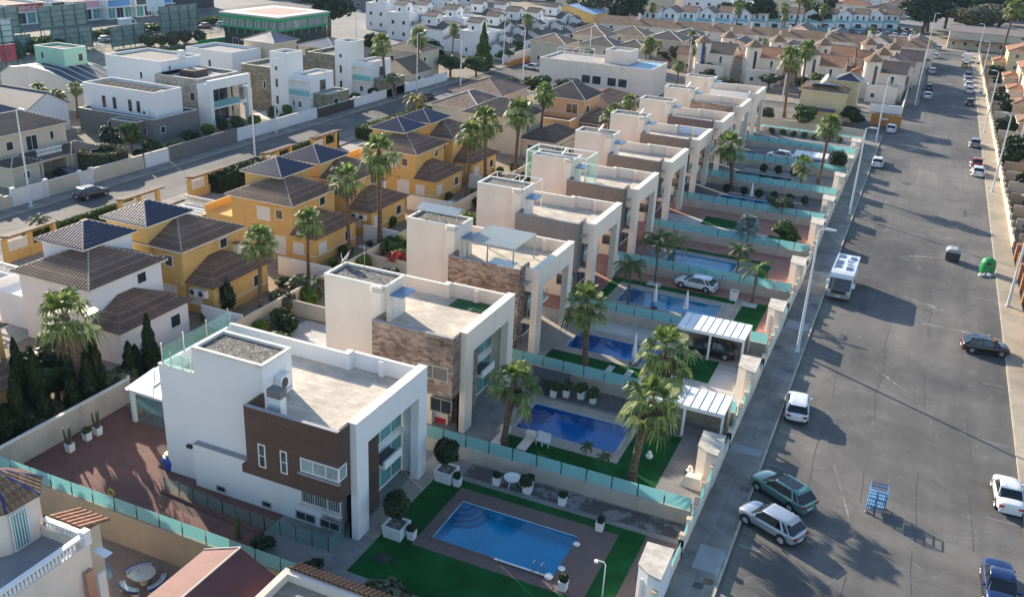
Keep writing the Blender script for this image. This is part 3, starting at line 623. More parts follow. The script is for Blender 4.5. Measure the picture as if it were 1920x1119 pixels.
    # box windows
    if i == 0:
        window(T, 'y-', y0, -32.15, -31.62, 4.15, 5.77, 1, ny=2); window(T, 'y-', y0, -30.54, -30.05, 4.2, 5.77, 1, ny=2)
        window(T, 'y-', y0, -29.1, BR + .04, 4.78, 5.72, 3, pm=M('curtained_glass', (.3, .36, .36), .15, .2, 2, 0, 0)); window(T, 'x+', BR, y0 - .0, y0 + .8, 4.78, 5.72, 1, pm=_M['curtained_glass'])
        bx(-29.25, y0 - .16, 4.62, BR + .15, y0 - .0, 4.74).build('window_sill', M('slate_coping', (.3, .3, .31), .6), T)
        window(T, 'y-', yb + .02, -30.1, -27.2, 1.5, 2.75, 3, FRAMEW, GLASSD); g = MB()
        for k in range(22): g.box(-30.0 + k * .13, yb - .1, 1.55, -29.98 + k * .13, yb - .08, 2.7)
        g.build('window_grille', FRAMEW, T); bx(-30.2, yb - .16, 1.28, -27.1, yb + .0, 1.42).build('window_sill', COPING, T)
        for a in (-36.8, -33.2): window(T, 'y-', yb + .02, a, a + .75, .15, .6, 1, FRAMEG, GLASSD)
        for a in (-30.6, -28.8): window(T, 'y-', yb + .02, a, a + 1.5, .1, .75, 2, FRAMEG, GLASSD)
        MB().sheet(-38.5, yb + .0, BL, yb + .5, 3.17).build('wall_ledge', M('slate_coping', (.3, .3, .31), .6), T)
        bx(-39.3, yb + .25, 2.5, -38.9, yb + .45, 2.7).build('wall_lamp', BLACK, T)
    else:
        window(T, 'y-', y0, BR - 2.8, BR - .3, 4.6, 5.7, 2, FRAMEG, GLASSD)
        window(T, 'y-', yb + .02, BR - 2.4, BR - .6, 1.2, 2.4, 2, FRAMEG, GLASSD)
    # chimney
    cx = -31.95 if i == 0 else TR - .95; ct = 9.05 if i == 0 else tz + .35; cy = yb - .35 if i == 0 else yb - .1
    ch = MB().box(cx, cy, 7.0, cx + .9, cy + .58, ct - .5).build('chimney', wall, T); s = MB()
    for k in range(3): s.box(cx - .04, cy - .04, ct - .5 + k * .17, cx + .94, cy + .62, ct - .4 + k * .17)
    if i == 0: s = MB().box(cx - .03, cy - .03, ct - .5, cx + .93, cy + .61, ct + .02)
    else: s.box(cx + .08, cy + .08, ct - .5, cx + .82, cy + .5, ct - .02)
    s.build('chimney_cap', COPING if i else GREYR, ch)
    # tower side door and canopy
    if i > 0:
        window(T, 'x+', TR, yb + 1.5, yb + 2.6, 7.05, 9.0, 1, FRAMEW, SHUT, name='door'); bx(TR + .01, yb + 1.1, 9.15, TR + 1.1, yb + 2.95, 9.27).build('door_canopy', AWN, T)
    else:
        window(T, 'x+', TR, yb + 2.0, yb + 2.8, 7.05, 9.0, 1, FRAMEW, SHUT, name='door')
    return T, yb

def aircon(x, y, z, lab, rz=0, T=None):
    n = 'air_conditioner'
    if T is None: A = thing(n, lab, 'air conditioner', x, y, z, 'outdoor air conditioning units')
    else: A = None
    o = MB().box(x - .45, y - .18, z, x + .45, y + .18, z + .7).build('casing' if A else n, PURE, A or T)
    q = A or o
    f = MB(); f.tube([(x - .12, y - .182, z + .35), (x - .12, y - .21, z + .35)], .27, 14); f.build('fan_grille', DARKM, q)
    return A
VL = [('white villa with dark brown panel box and grey gravel stair roof nearest the photo bottom', BROWNP), ('cream villa with mottled brown stone box and green turf roll on its roof', STONE),
      ('cream villa with stone box and glass pergola on its roof terrace', STONE), ('villa with mid-grey panel box and white tubular frame beside its stair roof', GREYP),
      ('villa with taupe panel box and white glazed rooftop enclosure', TAUPEP), ('villa with taupe box and large satellite dish on its stair roof, sixth of the row', TAUPEP),
      ('villa with brown box and pale blue banner inside its roof parapet', TAUPEP), ('villa with plum-brown box just before the stone-clad far one', M('plum_panel', (.13, .09, .09), .7)),
      ('villa with narrow stone strip near the far end of the row', STONE), ('last white villa of the row with rooftop planters', WHITE)]
V = []
for i, (lb, cl) in enumerate(VL):
    kw = dict(box=(-33.06, -26.45), tower=(-38.3, -32.95), fx=-26.0, open_side=False) if i < 2 else dict(box=(-34.3, -27.6), tower=(-39.4, -34.3), fx=-26.35 + (.2 if i > 6 else 0), open_side=True)
    tzs = [9.75, 9.85, 10.2, 10.0, 10.0, 10.1, 9.95, 9.85, 9.6, 9.6]
    V.append(villa(i, lb, cl, tz=tzs[i], wall=WHITE if i == 0 else CREAM, back=-41.2 if i == 0 else kw['tower'][0] - .001, **kw))
def vy(i): return 39.6 + 14.28 * i
# villa 1: glass screens on roof corner, light-well rails, glazed garden room
T = V[0][0]; y = vy(0)
g = MB(); g.box(-41.0, y + .7, 8.1, -40.97, y + 7.3, 9.2); g.box(-40.9, y + .58, 8.1, -38.4, y + .61, 9.0); g.build('glass_screen', AQUAC, T)
for a in (y + .65, y + 2.6, y + 4.8, y + 7.0): MB().cyl(-40.95, a, 8.05, 9.5, .05, n=8).build('screen_post', METAL, T)
for a in (-40.2, -39.3, -38.6): MB().cyl(a, y + .6, 8.05, 9.1, .035, n=8).build('screen_post', METAL, T)
bx(-32.94, y + 1.55, 7.75, -32.45, y + 2.65, 7.82).build('unit_shelf', GREYR, T); A_ = aircon(-32.68, y + 2.1, 7.83, 'white air conditioner on brown-boxed villa roof beside chimney'); A_.rotation_euler = (0, 0, R(90)); A_.scale = (1.1, 1.3, 1.3)
T = thing('light_well_railing', 'glass railing along the basement windows of white villa', 'railing', -33, 38.7)
pts = [(-39.9, 38.3), (-34.9, 37.9), (-31.6, 37.8), (-27.0, 37.9), (-26.9, 39.5)]
for (a, b), (c, d) in zip(pts, pts[1:]):
    L = math.hypot(c - a, d - b); n = max(1, round(L / 1.3)); 
    m = MB(); m.face([(a, b, .05), (c, d, .05), (c, d, 1.0), (a, b, 1.0)]); m.face([(a, b + .015, .05), (c, d + .015, .05), (c, d + .015, 1.0), (a, b + .015, 1.0)]); m.build('glass_panel', AQUAC, T)
    for k in range(n + 1): t = k / n; MB().cyl(a + (c - a) * t, b + (d - b) * t, 0, 1.05, .03, n=6).build('post', DARKM, T)
k_ = MB(); k_.tube([(-39.9, 38.0, .06), (-34.9, 37.6, .06), (-31.6, 37.5, .06)], .12, 5); k_.build('brick_kerb', REDPAV, T)
T = thing('garden_room', 'glazed white garden room with pale sheet roof behind white villa', 'garden room', -44.7, 45.6)
m = MB()
for a, b in ((-47.9, 43.9), (-44.8, 43.9), (-41.6, 43.9), (-47.9, 47.4), (-41.6, 47.4)): m.box(a - .14, b - .14, 0, a + .14, b + .14, 2.55)
m.box(-48.1, 43.8, 2.4, -41.3, 44.05, 2.7); m.box(-48.1, 44.05, 2.4, -47.8, 47.6, 2.7); m.build('frame', PURE, T)
m = MB(); m.face([(-48.2, 43.6, 2.72), (-41.3, 43.6, 2.72), (-41.3, 47.7, 3.2), (-48.2, 47.7, 3.2)]); m.face([(-48.2, 47.7, 3.14), (-41.3, 47.7, 3.14), (-41.3, 43.6, 2.66), (-48.2, 43.6, 2.66)]); m.build('sheet_roof', PURE, T)
bx(-47.7, 43.88, .1, -45.0, 43.92, 2.4).build('glass_panel', AQUAC, T); bx(-44.6, 43.88, .1, -41.8, 43.92, 2.4).build('glass_panel', AQUAC, T)
m = MB(); m.face([(-48.25, 43.55, 2.78), (-45.6, 43.55, 2.78), (-48.25, 46.6, 3.14)]); m.build('blue_tarpaulin', M('blue_tarp', (.10, .28, .58), .4, .2, 2), T)
r = MB()
for a in (-46.5, -44.8, -43.1): r.tube([(a, 43.6, 2.76), (a, 47.7, 3.24)], .04, 5)
r.build('roof_ribs', DARKM, T)
# villa 2 roof things
T = thing('turf_roll', 'crumpled green turf sheet lying on roof terrace of mottled stone villa', 'turf sheet', -29, vy(1) + 6.9, 7.02)
m = MB(); n = 26
for k in range(n):
    x0 = -30.6 + k * .155; x1 = x0 + .155; z0 = .03 + .09 * (k % 2) * (k > 12); z1 = .03 + .09 * ((k + 1) % 2) * (k + 1 > 12); yy = vy(1) + 6.0
    m.face([(x0, yy, 7.03 + z0), (x1, yy, 7.03 + z1), (x1, yy + 1.7, 7.03 + z1), (x0, yy + 1.7, 7.03 + z0)])
m.build('turf_sheet', M('roof_turf', (.02, .10, .03), .9, .25, 1.5, .2, .4), T)
def dish(x, y, z, r, lab, az=200):
    T = thing('satellite_dish', lab, 'satellite dish', x, y, z, 'satellite dishes on roofs')
    MB().cyl(x, y, z, z + .55, .03, n=6).build('mast', METAL, T)
    m = MB(); a = R(az); d = Vector((math.cos(a) * .8, math.sin(a) * .8, .55)).normalized(); u = d.cross(Vector((0, 0, 1))).normalized(); v = u.cross(d); c = Vector((x, y, z + .6)); rings = []
    for j in range(4):
        rr = r * (j + .1) / 3.1; off = .35 * rr * rr / r; rings.append([c + d * off + (u * math.cos(6.283 * k / 14) + v * math.sin(6.283 * k / 14)) * rr for k in range(14)])
    for A, B in zip(rings, rings[1:]):
        for k in range(14): m.face([A[k], A[(k + 1) % 14], B[(k + 1) % 14], B[k]])
    m.build('reflector', PURE, T, smooth=True); MB().tube([c + v * -r * .8 + d * .2, c + d * r * 1.1], .02, 5).build('arm', METAL, T)
dish(-38.0, vy(1) + 3.2, 9.9, .55, 'white dish on stair roof corner of the mottled stone villa')
dish(-36.0, vy(5) + 1.0, 10.3, .6, 'large white dish on the sixth villa stair roof'); dish(-35.6, vy(4) + 1.2, 10.2, .5, 'white dish on stair roof of glazed-enclosure villa')
dish(-34.8, vy(3) + 1.6, 10.2, .3, 'small white dish by the tubular frame villa chimney'); dish(-35.4, vy(8) + 1.2, 9.8, .6, 'dish on the far stone-strip villa'); dish(-35.0, vy(6) + 1.2, 10.1, .5, 'dish on stair roof of the villa with pale banner')
# villa 3 roof pergola, solar frame, parasol base slab
y = vy(2); T = thing('roof_pergola', 'steel roof pergola with sheet glass top on stone-box villa', 'pergola', -31, y + 2.5, 7.02)
a0, a1, b0, b1 = -33.5, -29.0, y + .6, y + 5.4
MB().box(a0, b0, 9.3, a1, b1, 9.34).build('glass_top', glass_tint('pergola_sheet', (.5, .56, .57), .25, .15, .5), T)
for a, b in ((a0 + .05, b0 + .05), (a1 - .05, b0 + .05), (a0 + 2.0, b0 + .05), (a1 - .05, b1 - .05), (a0 + .05, b1 - .05)): bx(a - .05, b - .05, 7.0, a + .05, b + .05, 9.3).build('post', FRAMEG, T)
m = MB(); m.box(a0 - .03, b0 - .05, 9.2, a1 + .03, b0, 9.36); m.box(a1, b0, 9.2, a1 + .05, b1, 9.36); m.box(a0 - .05, b0, 9.2, a0, b1, 9.36); m.build('rim_beam', FRAMEG, T)
tag(MB().face([(-31.2, y + .1, 7.9), (-29.0, y - .2, 7.9), (-28.7, y + 1.1, 8.0), (-31.0, y + 1.3, 8.0)]).face([(-31.0, y + 1.3, 7.96), (-28.7, y + 1.1, 7.96), (-29.0, y - .2, 7.86), (-31.2, y + .1, 7.86)]).build('sun_sail', PURE, None, org=(-30, y, 7.9)), 'small white canvas sheet on stone-box villa terrace under the pergola', 'canvas sheet')
T = thing('solar_frame', 'row of tilted solar panels on a frame on stone-box villa stair roof', 'solar panels', -37, y + 2, 10.2)
MB().face([(-39.0, y + 1.3, 11.0), (-34.9, y + 1.3, 11.0), (-34.9, y + 2.6, 11.35), (-39.0, y + 2.6, 11.35)]).face([(-39.0, y + 2.6, 11.31), (-34.9, y + 2.6, 11.31), (-34.9, y + 1.3, 10.96), (-39.0, y + 1.3, 10.96)]).build('solar_panel', M('grey_solar_sheet', (.30, .34, .35), .3, .1, 2), T)
for k in range(5): bx(-38.95 + k, y + 1.32, 10.22, -38.9 + k, y + 1.38, 11.0).build('post', METAL, T)
# villa 4: tubular frame, loungers stack
y = vy(3); T = thing('tubular_frame', 'white tubular pergola frame behind grey-panelled villa stair roof', 'frame', -37, y + 5, 7); m = MB()
X = (-39.6, -37.0, -34.4); Y = (y + 3.6, y + 5.8)
for a in X:
    for b in Y: m.tube([(a, b, 7), (a, b, 10.1)], .05, 6)
    m.tube([(a, Y[0], 10.1), (a, Y[1], 10.1)], .05, 6)
for b in Y: m.tube([(X[0], b, 10.1), (X[2], b, 10.1)], .05, 6)
m.build('tube_frame', PURE, T)
T = thing('folded_lounger', 'pale lounger with thin frame on the grey-panelled villa terrace', 'lounger', -30.5, y + 1, 7.02)
MB().box(-32.4, y - .6, 7.25, -29.4, y + .5, 7.33).build('bed', PURE, T); m = MB()
for a in (-32.4, -31.4, -30.2, -29.5): m.tube([(a, y - .62, 7.02), (a, y - .62, 7.36), (a, y + .52, 7.36), (a, y + .52, 7.02)], .025, 5)
m.build('frame', DARKM, T)
# villa 5: glazed enclosure
y = vy(4); T = thing('rooftop_enclosure', 'white framed glass enclosure round the taupe villa stair roof', 'glass enclosure', -36, y + 3, 7); m = MB(); gl = MB()
x0, x1, y0, y1 = -40.2, -32.9, y + .9, y + 4.6
for a in (x0, (x0 + x1) / 2, x1):
    for b in (y0, y1): m.box(a - .06, b - .06, 7 if a > -34 or b > y + 4 else 7, a + .06, b + .06, 10.35)
m.box(x0 - .06, y0 - .06, 10.35, x1 + .06, y0 + .06, 10.47); m.box(x0 - .06, y1 - .06, 10.35, x1 + .06, y1 + .06, 10.47); m.box(x0 - .06, y0 + .06, 10.35, x0 + .06, y1 - .06, 10.47); m.box(x1 - .06, y0 + .06, 10.35, x1 + .06, y1 - .06, 10.47)
m.build('frame', PURE, T); gl.box(x1 - .01, y0 + .06, 7.05, x1 + .01, y1 - .06, 10.3); gl.box(x0 - .01, y0 + .06, 7.1, x0 + .01, y1 - .06, 10.3); gl.build('glass_panel', AQUAC, T)
for i, (dx, lb) in enumerate(((-1.2, 'second villa with the turf roll'), (-1.0, 'third villa with glass pergola'), (-.8, 'sixth villa'), (-1.4, 'seventh villa with pale banner'), (-1.1, 'eighth villa with plum box'))):
    k = (1, 2, 5, 6, 7)[i]; x, yy, zz = -35.2 + dx, vy(k) + 3.1, 10.0; T = thing('television_antenna', 'thin television antenna on stair roof of the ' + lb, 'antenna', x, yy, zz); MB().tube([(x, yy, zz), (x, yy, zz + 1.9)], .025, 5).build('mast', METAL, T); m = MB(); m.tube([(x - .5, yy, zz + 1.7), (x + .5, yy, zz + 1.7)], .018, 4)
    for j in range(5): m.tube([(x - .4 + j * .2, yy - .3, zz + 1.7), (x - .4 + j * .2, yy + .3, zz + 1.7)], .012, 4)
    m.build('rods', METAL, T)
for k in range(10):
    T, y = V[k]; MB().tube([(-26.62 + (0 if k < 2 else -.35), y + 8.34, 0), (-26.62 + (0 if k < 2 else -.35), y + 8.34, 6.2)], .05, 6).build('drainpipe', FRAMEG, T) if k < 2 else None
    BL_, y0 = (-33.06 if k < 2 else -34.3), y - 1.0
    if k: MB().tube([(BL_ - .12, y + .44, 0), (BL_ - .12, y + .44, 7.6)], .045, 6).build('drainpipe', FRAMEG, T)
# villa 7 banner; roof planters
y = vy(6); tag(bx(-31.2, y + 7.75, 7.1, -26.9, y + 7.82, 8.05).build('banner_cloth', M('pale_blue_cloth', (.55, .66, .8), .8, .05, 1), None, org=(-29, y + 7.8, 7.1)), 'pale blue cloth hung inside the roof parapet of taupe villa', 'cloth')
# ---------------- tiled houses of the rear row ----------------
def med_house(B, mir, wall, lab, name='tiled_house', cols=True, cat='house'):
    s = -1 if mir else 1; Yf = lambda a, b: (B + s * a, B + s * b) if not mir else (B + s * b, B + s * a)
    T = thing(name, lab, cat, -61, B + s * 5, 0, 'tiled houses of the rear row'); w_ = MB()
    my0, my1 = Yf(1.3, 9.2); ty0, ty1 = Yf(.9, 6.2); ay0, ay1 = Yf(1.7, 9.4); zn = 'y-'
    w_.box(-66.0, my0, 0, -58.1, my1, 6.15); w_.box(-66.4, ty0 - .01, 0, -61.6, ty1 + .01, 8.0); w_.box(-58.1, ay0, 0, -55.1, ay1, 3.05); w_.box(-70.5, my0 + 1, 0, -66.4, my1 - .4, 3.1)
    fy0, fy1 = Yf(6.0, 9.4); w_.box(-73.5, fy0, 3.3, -66.4, fy1, 6.0) if False else None
    w_.box(-70.6, my0 + .9, 3.1, -70.4, my1 - .3, 3.9); w_.build('walls', wall, T)
    band = MB(); band.box(-58.12, ay0 - .03, .95, -55.07, ay0 + .0, 1.05); band.box(-55.1, ay0, .95, -55.06, ay1, 1.05); band.build('plinth_band', COPING, T)
    hip(T, 'roof', -66.0, my0, -58.1, my1, 6.15, 1.85, TILE, RIDGE, .45, cols, ov_f(wall)); hip(T, 'tower_roof', -66.4, ty0, -61.6, ty1, 8.0, 1.25, TILEB, RIDGE if B > 100 else RIDGE, .4, cols, ov_f(wall))
    # lean-to annex roof: hip that dies into the main wall
    x0, x1, y0, y1, z, h = -58.1, -54.7, ay0 - .4, ay1 + .4, 3.05, 1.55; m = MB(); k = (x1 - x0)
    pl = [((x1, y0, z), (x1, y1, z), (x0, y1 - k, z + h), (x0, y0 + k, z + h)), ((x0, y0, z), (x1, y0, z), (x0, y0 + k, z + h)), ((x1, y1, z), (x0, y1, z), (x0, y1 - k, z + h))]
    for p in pl:
        m.face(p)
        if cols: tilecols(m, p)
    m.face([(x0, y1, z - .02), (x1, y1, z - .02), (x1, y0, z - .02), (x0, y0, z - .02)]); r = m.build('annex_roof', TILE, T)
    q = MB(); q.tube([(x1, y0, z), (x0, y0 + k, z + h)], .08, 5); q.tube([(x1, y1, z), (x0, y1 - k, z + h)], .08, 5); q.build('ridge_tiles', M('brown_ridge', (.2, .14, .1), .7), r)
    n0 = my0; window(T, 'y-', n0, -60.2, -59.2, 4.3, 5.4, 1); window(T, 'y-', n0, -60.8, -59.0, .4, 2.5, 2, FRAMEW, GLASSD if wall is WHITE else SHUT); window(T, 'y-', ty0 - .01, -64.5, -63.9, 5.6, 7.0, 1, COPING, GLASSD) 
    if mir: window(T, 'y-', n0, -62.6, -60.9, 3.9, 5.4, 1, FRAMEW, SHUT)
    window(T, 'y-', ay0, -57.9, -56.6, .9, 2.2, 1, FRAMEW, SHUT); window(T, 'x+', -55.1, ay0 + .6, ay0 + 2.0, 1.1, 2.3, 1, FRAMEW, SHUT); window(T, 'x+', -55.1, ay1 - 2.2, ay1 - 1.0, 1.1, 2.3, 1, FRAMEW, GLASSD)
    window(T, 'x+', -58.1, my0 + 5, my0 + 6.1, 4.7, 5.7, 1) ; window(T, 'x+', -61.6, ty0 + 2, ty0 + 2.7, 7.0, 7.6, 1) if False else None
    ch = MB().box(-65.6 if mir else -57.4, my1 - 1.3 if mir else ay1 - 2, 3.5, -65.0 if mir else -56.9, my1 - .8 if mir else ay1 - 1.5, 8.6 if mir else 5.1).build('chimney', COPING, T)
    bx(-65.7 if mir else -57.5, my1 - 1.4 if mir else ay1 - 2.1, 8.6 if mir else 5.1, -64.9 if mir else -56.8, my1 - .7 if mir else ay1 - 1.4, 8.75 if mir else 5.22).build('chimney_cap', TILER, ch)
    fb = MB(); fb.box(-58.9, n0 - .5, 2.9, -58.0, n0 - .02, 3.2) if not mir else fb.box(-61.5, n0 - .4, 2.5, -60.5, n0 - .02, 2.8); f = fb.build('balcony_box', wall, T)
    return T
def ov_f(w_): return COPING
def acs(x, y, z, n, lab):
    for k in range(n): aircon(x + k * 1.0, y, z, lab % ('left' if k == 0 else 'right'))
PB = [32.8, 59.4, 86.2, 112.6]
med_house(PB[0], False, YEL, 'ochre house cut off by the left edge of the photo beside cypresses')
med_house(PB[1], True, WHITE, 'white rendered house with brown tiled roofs and navy tower roof')
med_house(PB[1], False, YEL, 'ochre house attached to the white one, navy glazed tower roof')
med_house(PB[2], True, YEL, 'ochre house with white rolled shutter, near half of second pair')
med_house(PB[2], False, YEL, 'ochre house behind the tallest lean palms, far half of second pair')
med_house(PB[3], True, YEL, 'ochre house with door and chimney, near half of third pair')
med_house(PB[3], False, YEL, 'ochre house half hidden by palm crowns, far half of third pair')
for (x, y, z, w_, s) in ((-57.2, PB[1] + 1.5, 1.9, 2, 'first ochre house annex'), (-57.2, PB[2] + 1.5, 1.9, 2, 'second ochre house annex'), (-60.9, PB[3] - 9.4, 4.6, 1, 'third pair ochre wall'), (-57.2, PB[3] + 1.5, 1.9, 1, 'far ochre annex wall')):
    acs(x, y, z, w_, '%s white wall-mounted air conditioner on ' + s)
# party walls, gardens, street side lean-tos behind the rear row
for i, B in enumerate(PB):
    for k, yy in enumerate((B, B - 13.2)):
        if i == 0 and k: continue
        T = thing('party_wall', 'white party wall ' + [['beside the ochre house at the left photo edge', ''], ['right of the white house and its annex', 'left of the white house near the cypresses'], ['at the foot of the tallest lean palms', 'behind the two nearest leafy palms'], ['between the two ochre houses of the third pair', 'below the third ochre pair']][i][k], 'wall', -52, yy, 0, 'party walls of the rear row')
        bx(-55.1 if k == 0 else -57, yy - .1, 0, -50.6, yy + .1, 1.9).build('masonry', WHITE, T); bx(-55.1 if k == 0 else -57, yy - .13, 1.9, -50.6, yy + .13, 1.96).build('coping', COPING, T)
for i, B in enumerate(PB[1:]):
    T = thing('garden_porch', ['ochre street porch with tiled lean-to before the first pair', 'ochre street porch with tiled lean-to before the second pair', 'ochre street porch with tiled lean-to before the third pair'][i], 'porch', -80.5, B, 0, 'tiled street porches')
    for a, b in ((B - 9.5, B - 3.5), (B + 2, B + 8)):
        m = MB()
        for c in (a, (a + b) / 2, b): m.box(-82.3, c - .25, 0, -81.9, c + .25, 2.5)
        m.box(-82.25, a, 0, -82.0, b, 1.1); m.box(-82.3, a, 2.5, -81.9, b, 2.75); m.build('ochre_frame', YEL, T)
        r = MB(); r.face([(-82.6, a - .3, 2.75), (-80.9, a - .3, 3.05), (-80.9, b + .3, 3.05), (-82.6, b + .3, 2.75)]); r.face([(-82.6, b + .3, 2.68), (-80.9, b + .3, 2.98), (-80.9, a - .3, 2.98), (-82.6, a - .3, 2.68)])
        tilecols(r, [(-82.6, a - .3, 2.76), (-82.6, b + .3, 2.76), (-80.9, b + .3, 3.06), (-80.9, a - .3, 3.06)]); r.build('tiled_canopy', TILE, T)
        bx(-82.1, a + .3, .3, -82.04, (a + b) / 2 - .3, 2.2).build('white_gate', SHUT, T)
    m = MB(); yy = B - 3.3
    for k in range(7): m.box(-75.5, yy - 8 + k * .75, 2.45, -71.5, yy - 7.85 + k * .75, 2.6)
    for a in (-75.4, -71.7): m.box(a, yy - 8.2, 2.3, a + .14, yy - 3, 2.45)
    for a in (-75.4, -71.7):
        for b in (yy - 8.1, yy - 3.2): m.box(a, b, 0, a + .14, b + .14, 2.3)
    tag(m.build('timber_pergola', PURE, None, org=(-73.5, yy - 5.5, 0)), ['white slatted pergola in front of the white house', 'white slatted pergola before the second ochre pair', 'white slatted pergola before the third ochre pair'][i], 'pergola')
    yb_ = B - 1.2; T = thing('balustrade', ['white balustrade beside the first navy towers', 'white balustrade beside the second navy towers', 'white balustrade beside the third navy towers'][i], 'balustrade', -70, yb_, 0)
    m = MB(); m.box(-80, yb_ - .07, 1.6, -70, yb_ + .07, 1.75); m.box(-80, yb_ - .1, 0, -70, yb_ + .1, .7)
    m.build('rail_and_base', PURE, T); m = MB()
    for k in range(40): m.lathe(-79.9 + k * .25, yb_, [(.05, .7), (.09, .95), (.04, 1.3), (.06, 1.6)], 5)
    m.build('balusters', PURE, T)
P('ochre_garden_floor', M('sandy_garden', (.30, .21, .14), .95, .25, .4, .2), -57, 59.6, -50.6, 140, 2)
P('rear_front_gardens', M('front_paving', (.36, .33, .29), .9, .2, .4), -82, 34, -66, 140, 2)
T = thing('television_antenna', 'television antenna on mast by the party wall behind white villa', 'antenna', *G(430, 650)); x, y = T.location[0], T.location[1]
m = MB(); m.tube([(x, y, 0), (x, y, 3.2)], .04, 6); m.tube([(x - .5, y - .3, 3.0), (x + .5, y + .3, 3.0)], .03, 5)
for k in range(5): m.tube([(x - .4 + k * .2, y - .24 + k * .12 - .5 + .0, 2.8), (x - .4 + k * .2, y - .24 + k * .12 + .1, 3.2)], .025, 4)
m.build('mast_and_rods', METAL, T)

# ---------------- generic buildings ----------------
def bld(lab, cat, x0, y0, x1, y1, h, wall, roof=('flat',), wins=(), auto=None, group=None, name=None, z0=0, T=None, wm=None, cols=False, par=.5, fm=None):
    own = T is None
    if own: T = thing(name or 'house', lab, cat, (x0 + x1) / 2, (y0 + y1) / 2, 0, group)
    w_ = MB().box(x0, y0, z0, x1, y1, h)
    if roof[0] == 'flat' and par:
        t = .2; w_.box(x0, y0, h, x1, y0 + t, h + par); w_.box(x0, y1 - t, h, x1, y1, h + par); w_.box(x0, y0 + t, h, x0 + t, y1 - t, h + par); w_.box(x1 - t, y0 + t, h, x1, y1 - t, h + par)
    W = w_.build('walls' if own else 'wing_walls', wall, T)
    if roof[0] == 'flat':
        t = .2; MB().sheet(x0 + t, y0 + t, x1 - t, y1 - t, h + .01).build('flat_roof', roof[1] if len(roof) > 1 else M('flat_roof_grey', (.33, .31, .29), .9, .2, .5), T)
        c = MB(); z = h + par + .002
        c.box(x0 - .04, y0 - .04, z, x1 + .04, y0 + t + .02, z + .06); c.box(x0 - .04, y1 - t - .02, z, x1 + .04, y1 + .04, z + .06); c.box(x0 - .04, y0 + t + .02, z, x0 + t, y1 - t - .02, z + .06); c.box(x1 - t, y0 + t + .02, z, x1 + .04, y1 - t - .02, z + .06); c.build('coping', COPING, T)
    elif roof[0] == 'hip': hip(T, 'roof', x0, y0, x1, y1, h, roof[1], roof[2], roof[3] if len(roof) > 3 else None, .45, cols)
    elif roof[0] == 'gable': gable(T, 'roof', x0, y0, x1, y1, h, roof[2], roof[3], roof[1], wall, .3, cols)
    for q in wins: window(T, q[0], {'x+': x1, 'x-': x0, 'y+': y1, 'y-': y0}[q[0]], *q[1:6], q[6] if len(q) > 6 else fm, q[7] if len(q) > 7 else wm)
    if auto:
        for face in auto[0]:
            a0, a1 = (x0, x1) if face[0] == 'y' else (y0, y1); n = max(1, int((a1 - a0) / auto[1])); st = (a1 - a0) / n; fl = max(1, int((h - z0 + .3) / 3.1))
            for f in range(fl):
                for k in range(n):
                    c = a0 + st * (k + .5); ww = auto[2] / 2 * (1.0 if (k + f) % 3 else .75); zz = z0 + f * 3.1 + 1.1
                    window(T, face, {'x+': x1, 'x-': x0, 'y+': y1, 'y-': y0}[face], c - ww, c + ww, zz, zz + 1.15, 1, fm, wm, fr=.08)
    return T
# ---------------- houses on the far side of the left street ----------------
# stone-grey house with white upper block
T = bld('modern house with dark grey ground floor and long white upper floor with solar panels', 'house', -121.5, 107.6, -106.2, 117.5, 3.2, GREYR, ('flat', M('flat_roof_blue', (.16, .18, .2), .8)), (('y-', -115.5, -114.3, .2, 2.3, 1), ('y-', -108.9, -107.6, 1.0, 2.2, 1), ('x+', 109, 110, 1.2, 2.3, 1)), name='modern_house', par=.35)
bld('', '', -122.5, 109.9, -107.8, 115.9, 6.6, WHITE, ('flat', M('pale_roof', (.24, .225, .2), .95, .2, .4, spec=.1)), tuple(('y-', a, a + .7, 3.7, 5.5, 1, M('rusty_frame', (.25, .12, .08), .7)) for a in (-118.6, -116.4, -113.2, -111.5)), z0=3.2, T=T, par=.5)
bld('', '', -112.8, 105.6, -108.0, 107.6, 3.0, M('dark_grey_render', (.16, .158, .155), .9), ('flat',), (('y-', -112.2, -111.3, .3, 2.0, 1), ('y-', -110.4, -109.1, .8, 2.1, 1)), T=T, par=.2)
m = MB()
for k in range(9): a = -121.6 + k * 1.4; m.face([(a, 111.0, 6.75), (a + 1.3, 111.0, 6.75), (a + 1.3, 113.4, 7.25), (a, 113.4, 7.25)])
m.build('solar_panel', M('dark_solar', (.02, .03, .045), .9, .2, .8, spec=.1), T); aircon(-109.5, 109.6, 3.6, 'white air conditioner on the white upper floor of grey house')
for (a, b, c, d, h, mt, lb) in ((-104.0, 100.5, -103.7, 117.2, 2.0, GREYR, 'dark grey street wall before the grey modern house'), (-103.8, 95.0, -103.5, 100.3, 2.0, PURE, 'white sliding gate between beige and dark grey street walls'), (-104.0, 78.0, -103.7, 94.8, 1.8, SAND, 'long beige street wall before the beige tiled house')):
    pass
def swall(lab, y0, y1, h, mt, x=-96.8, cat='wall', pil=None, w_=.22):
    T = thing('street_wall', lab, cat, x, (y0 + y1) / 2, 0); bx(x - w_, y0, 0, x, y1, h).build('masonry', mt, T)
    bx(x - w_ - .04, y0, h, x + .04, y1, h + .07).build('coping', COPING if mt is not GREYR else GREYR, T)
    if pil:
        for b in pil: bx(x - .35, b - .25, 0, x + .08, b + .25, h + .35).build('pillar', mt, T)
    return T
swall('low beige wall with dark hedge panels at the left edge', 60, 74.3, 1.5, SAND, pil=(66, 73)); swall('white garage gate between ochre pillars under the dark canopy', 75, 79, 2.0, SHUT, pil=(74.7, 79.4))
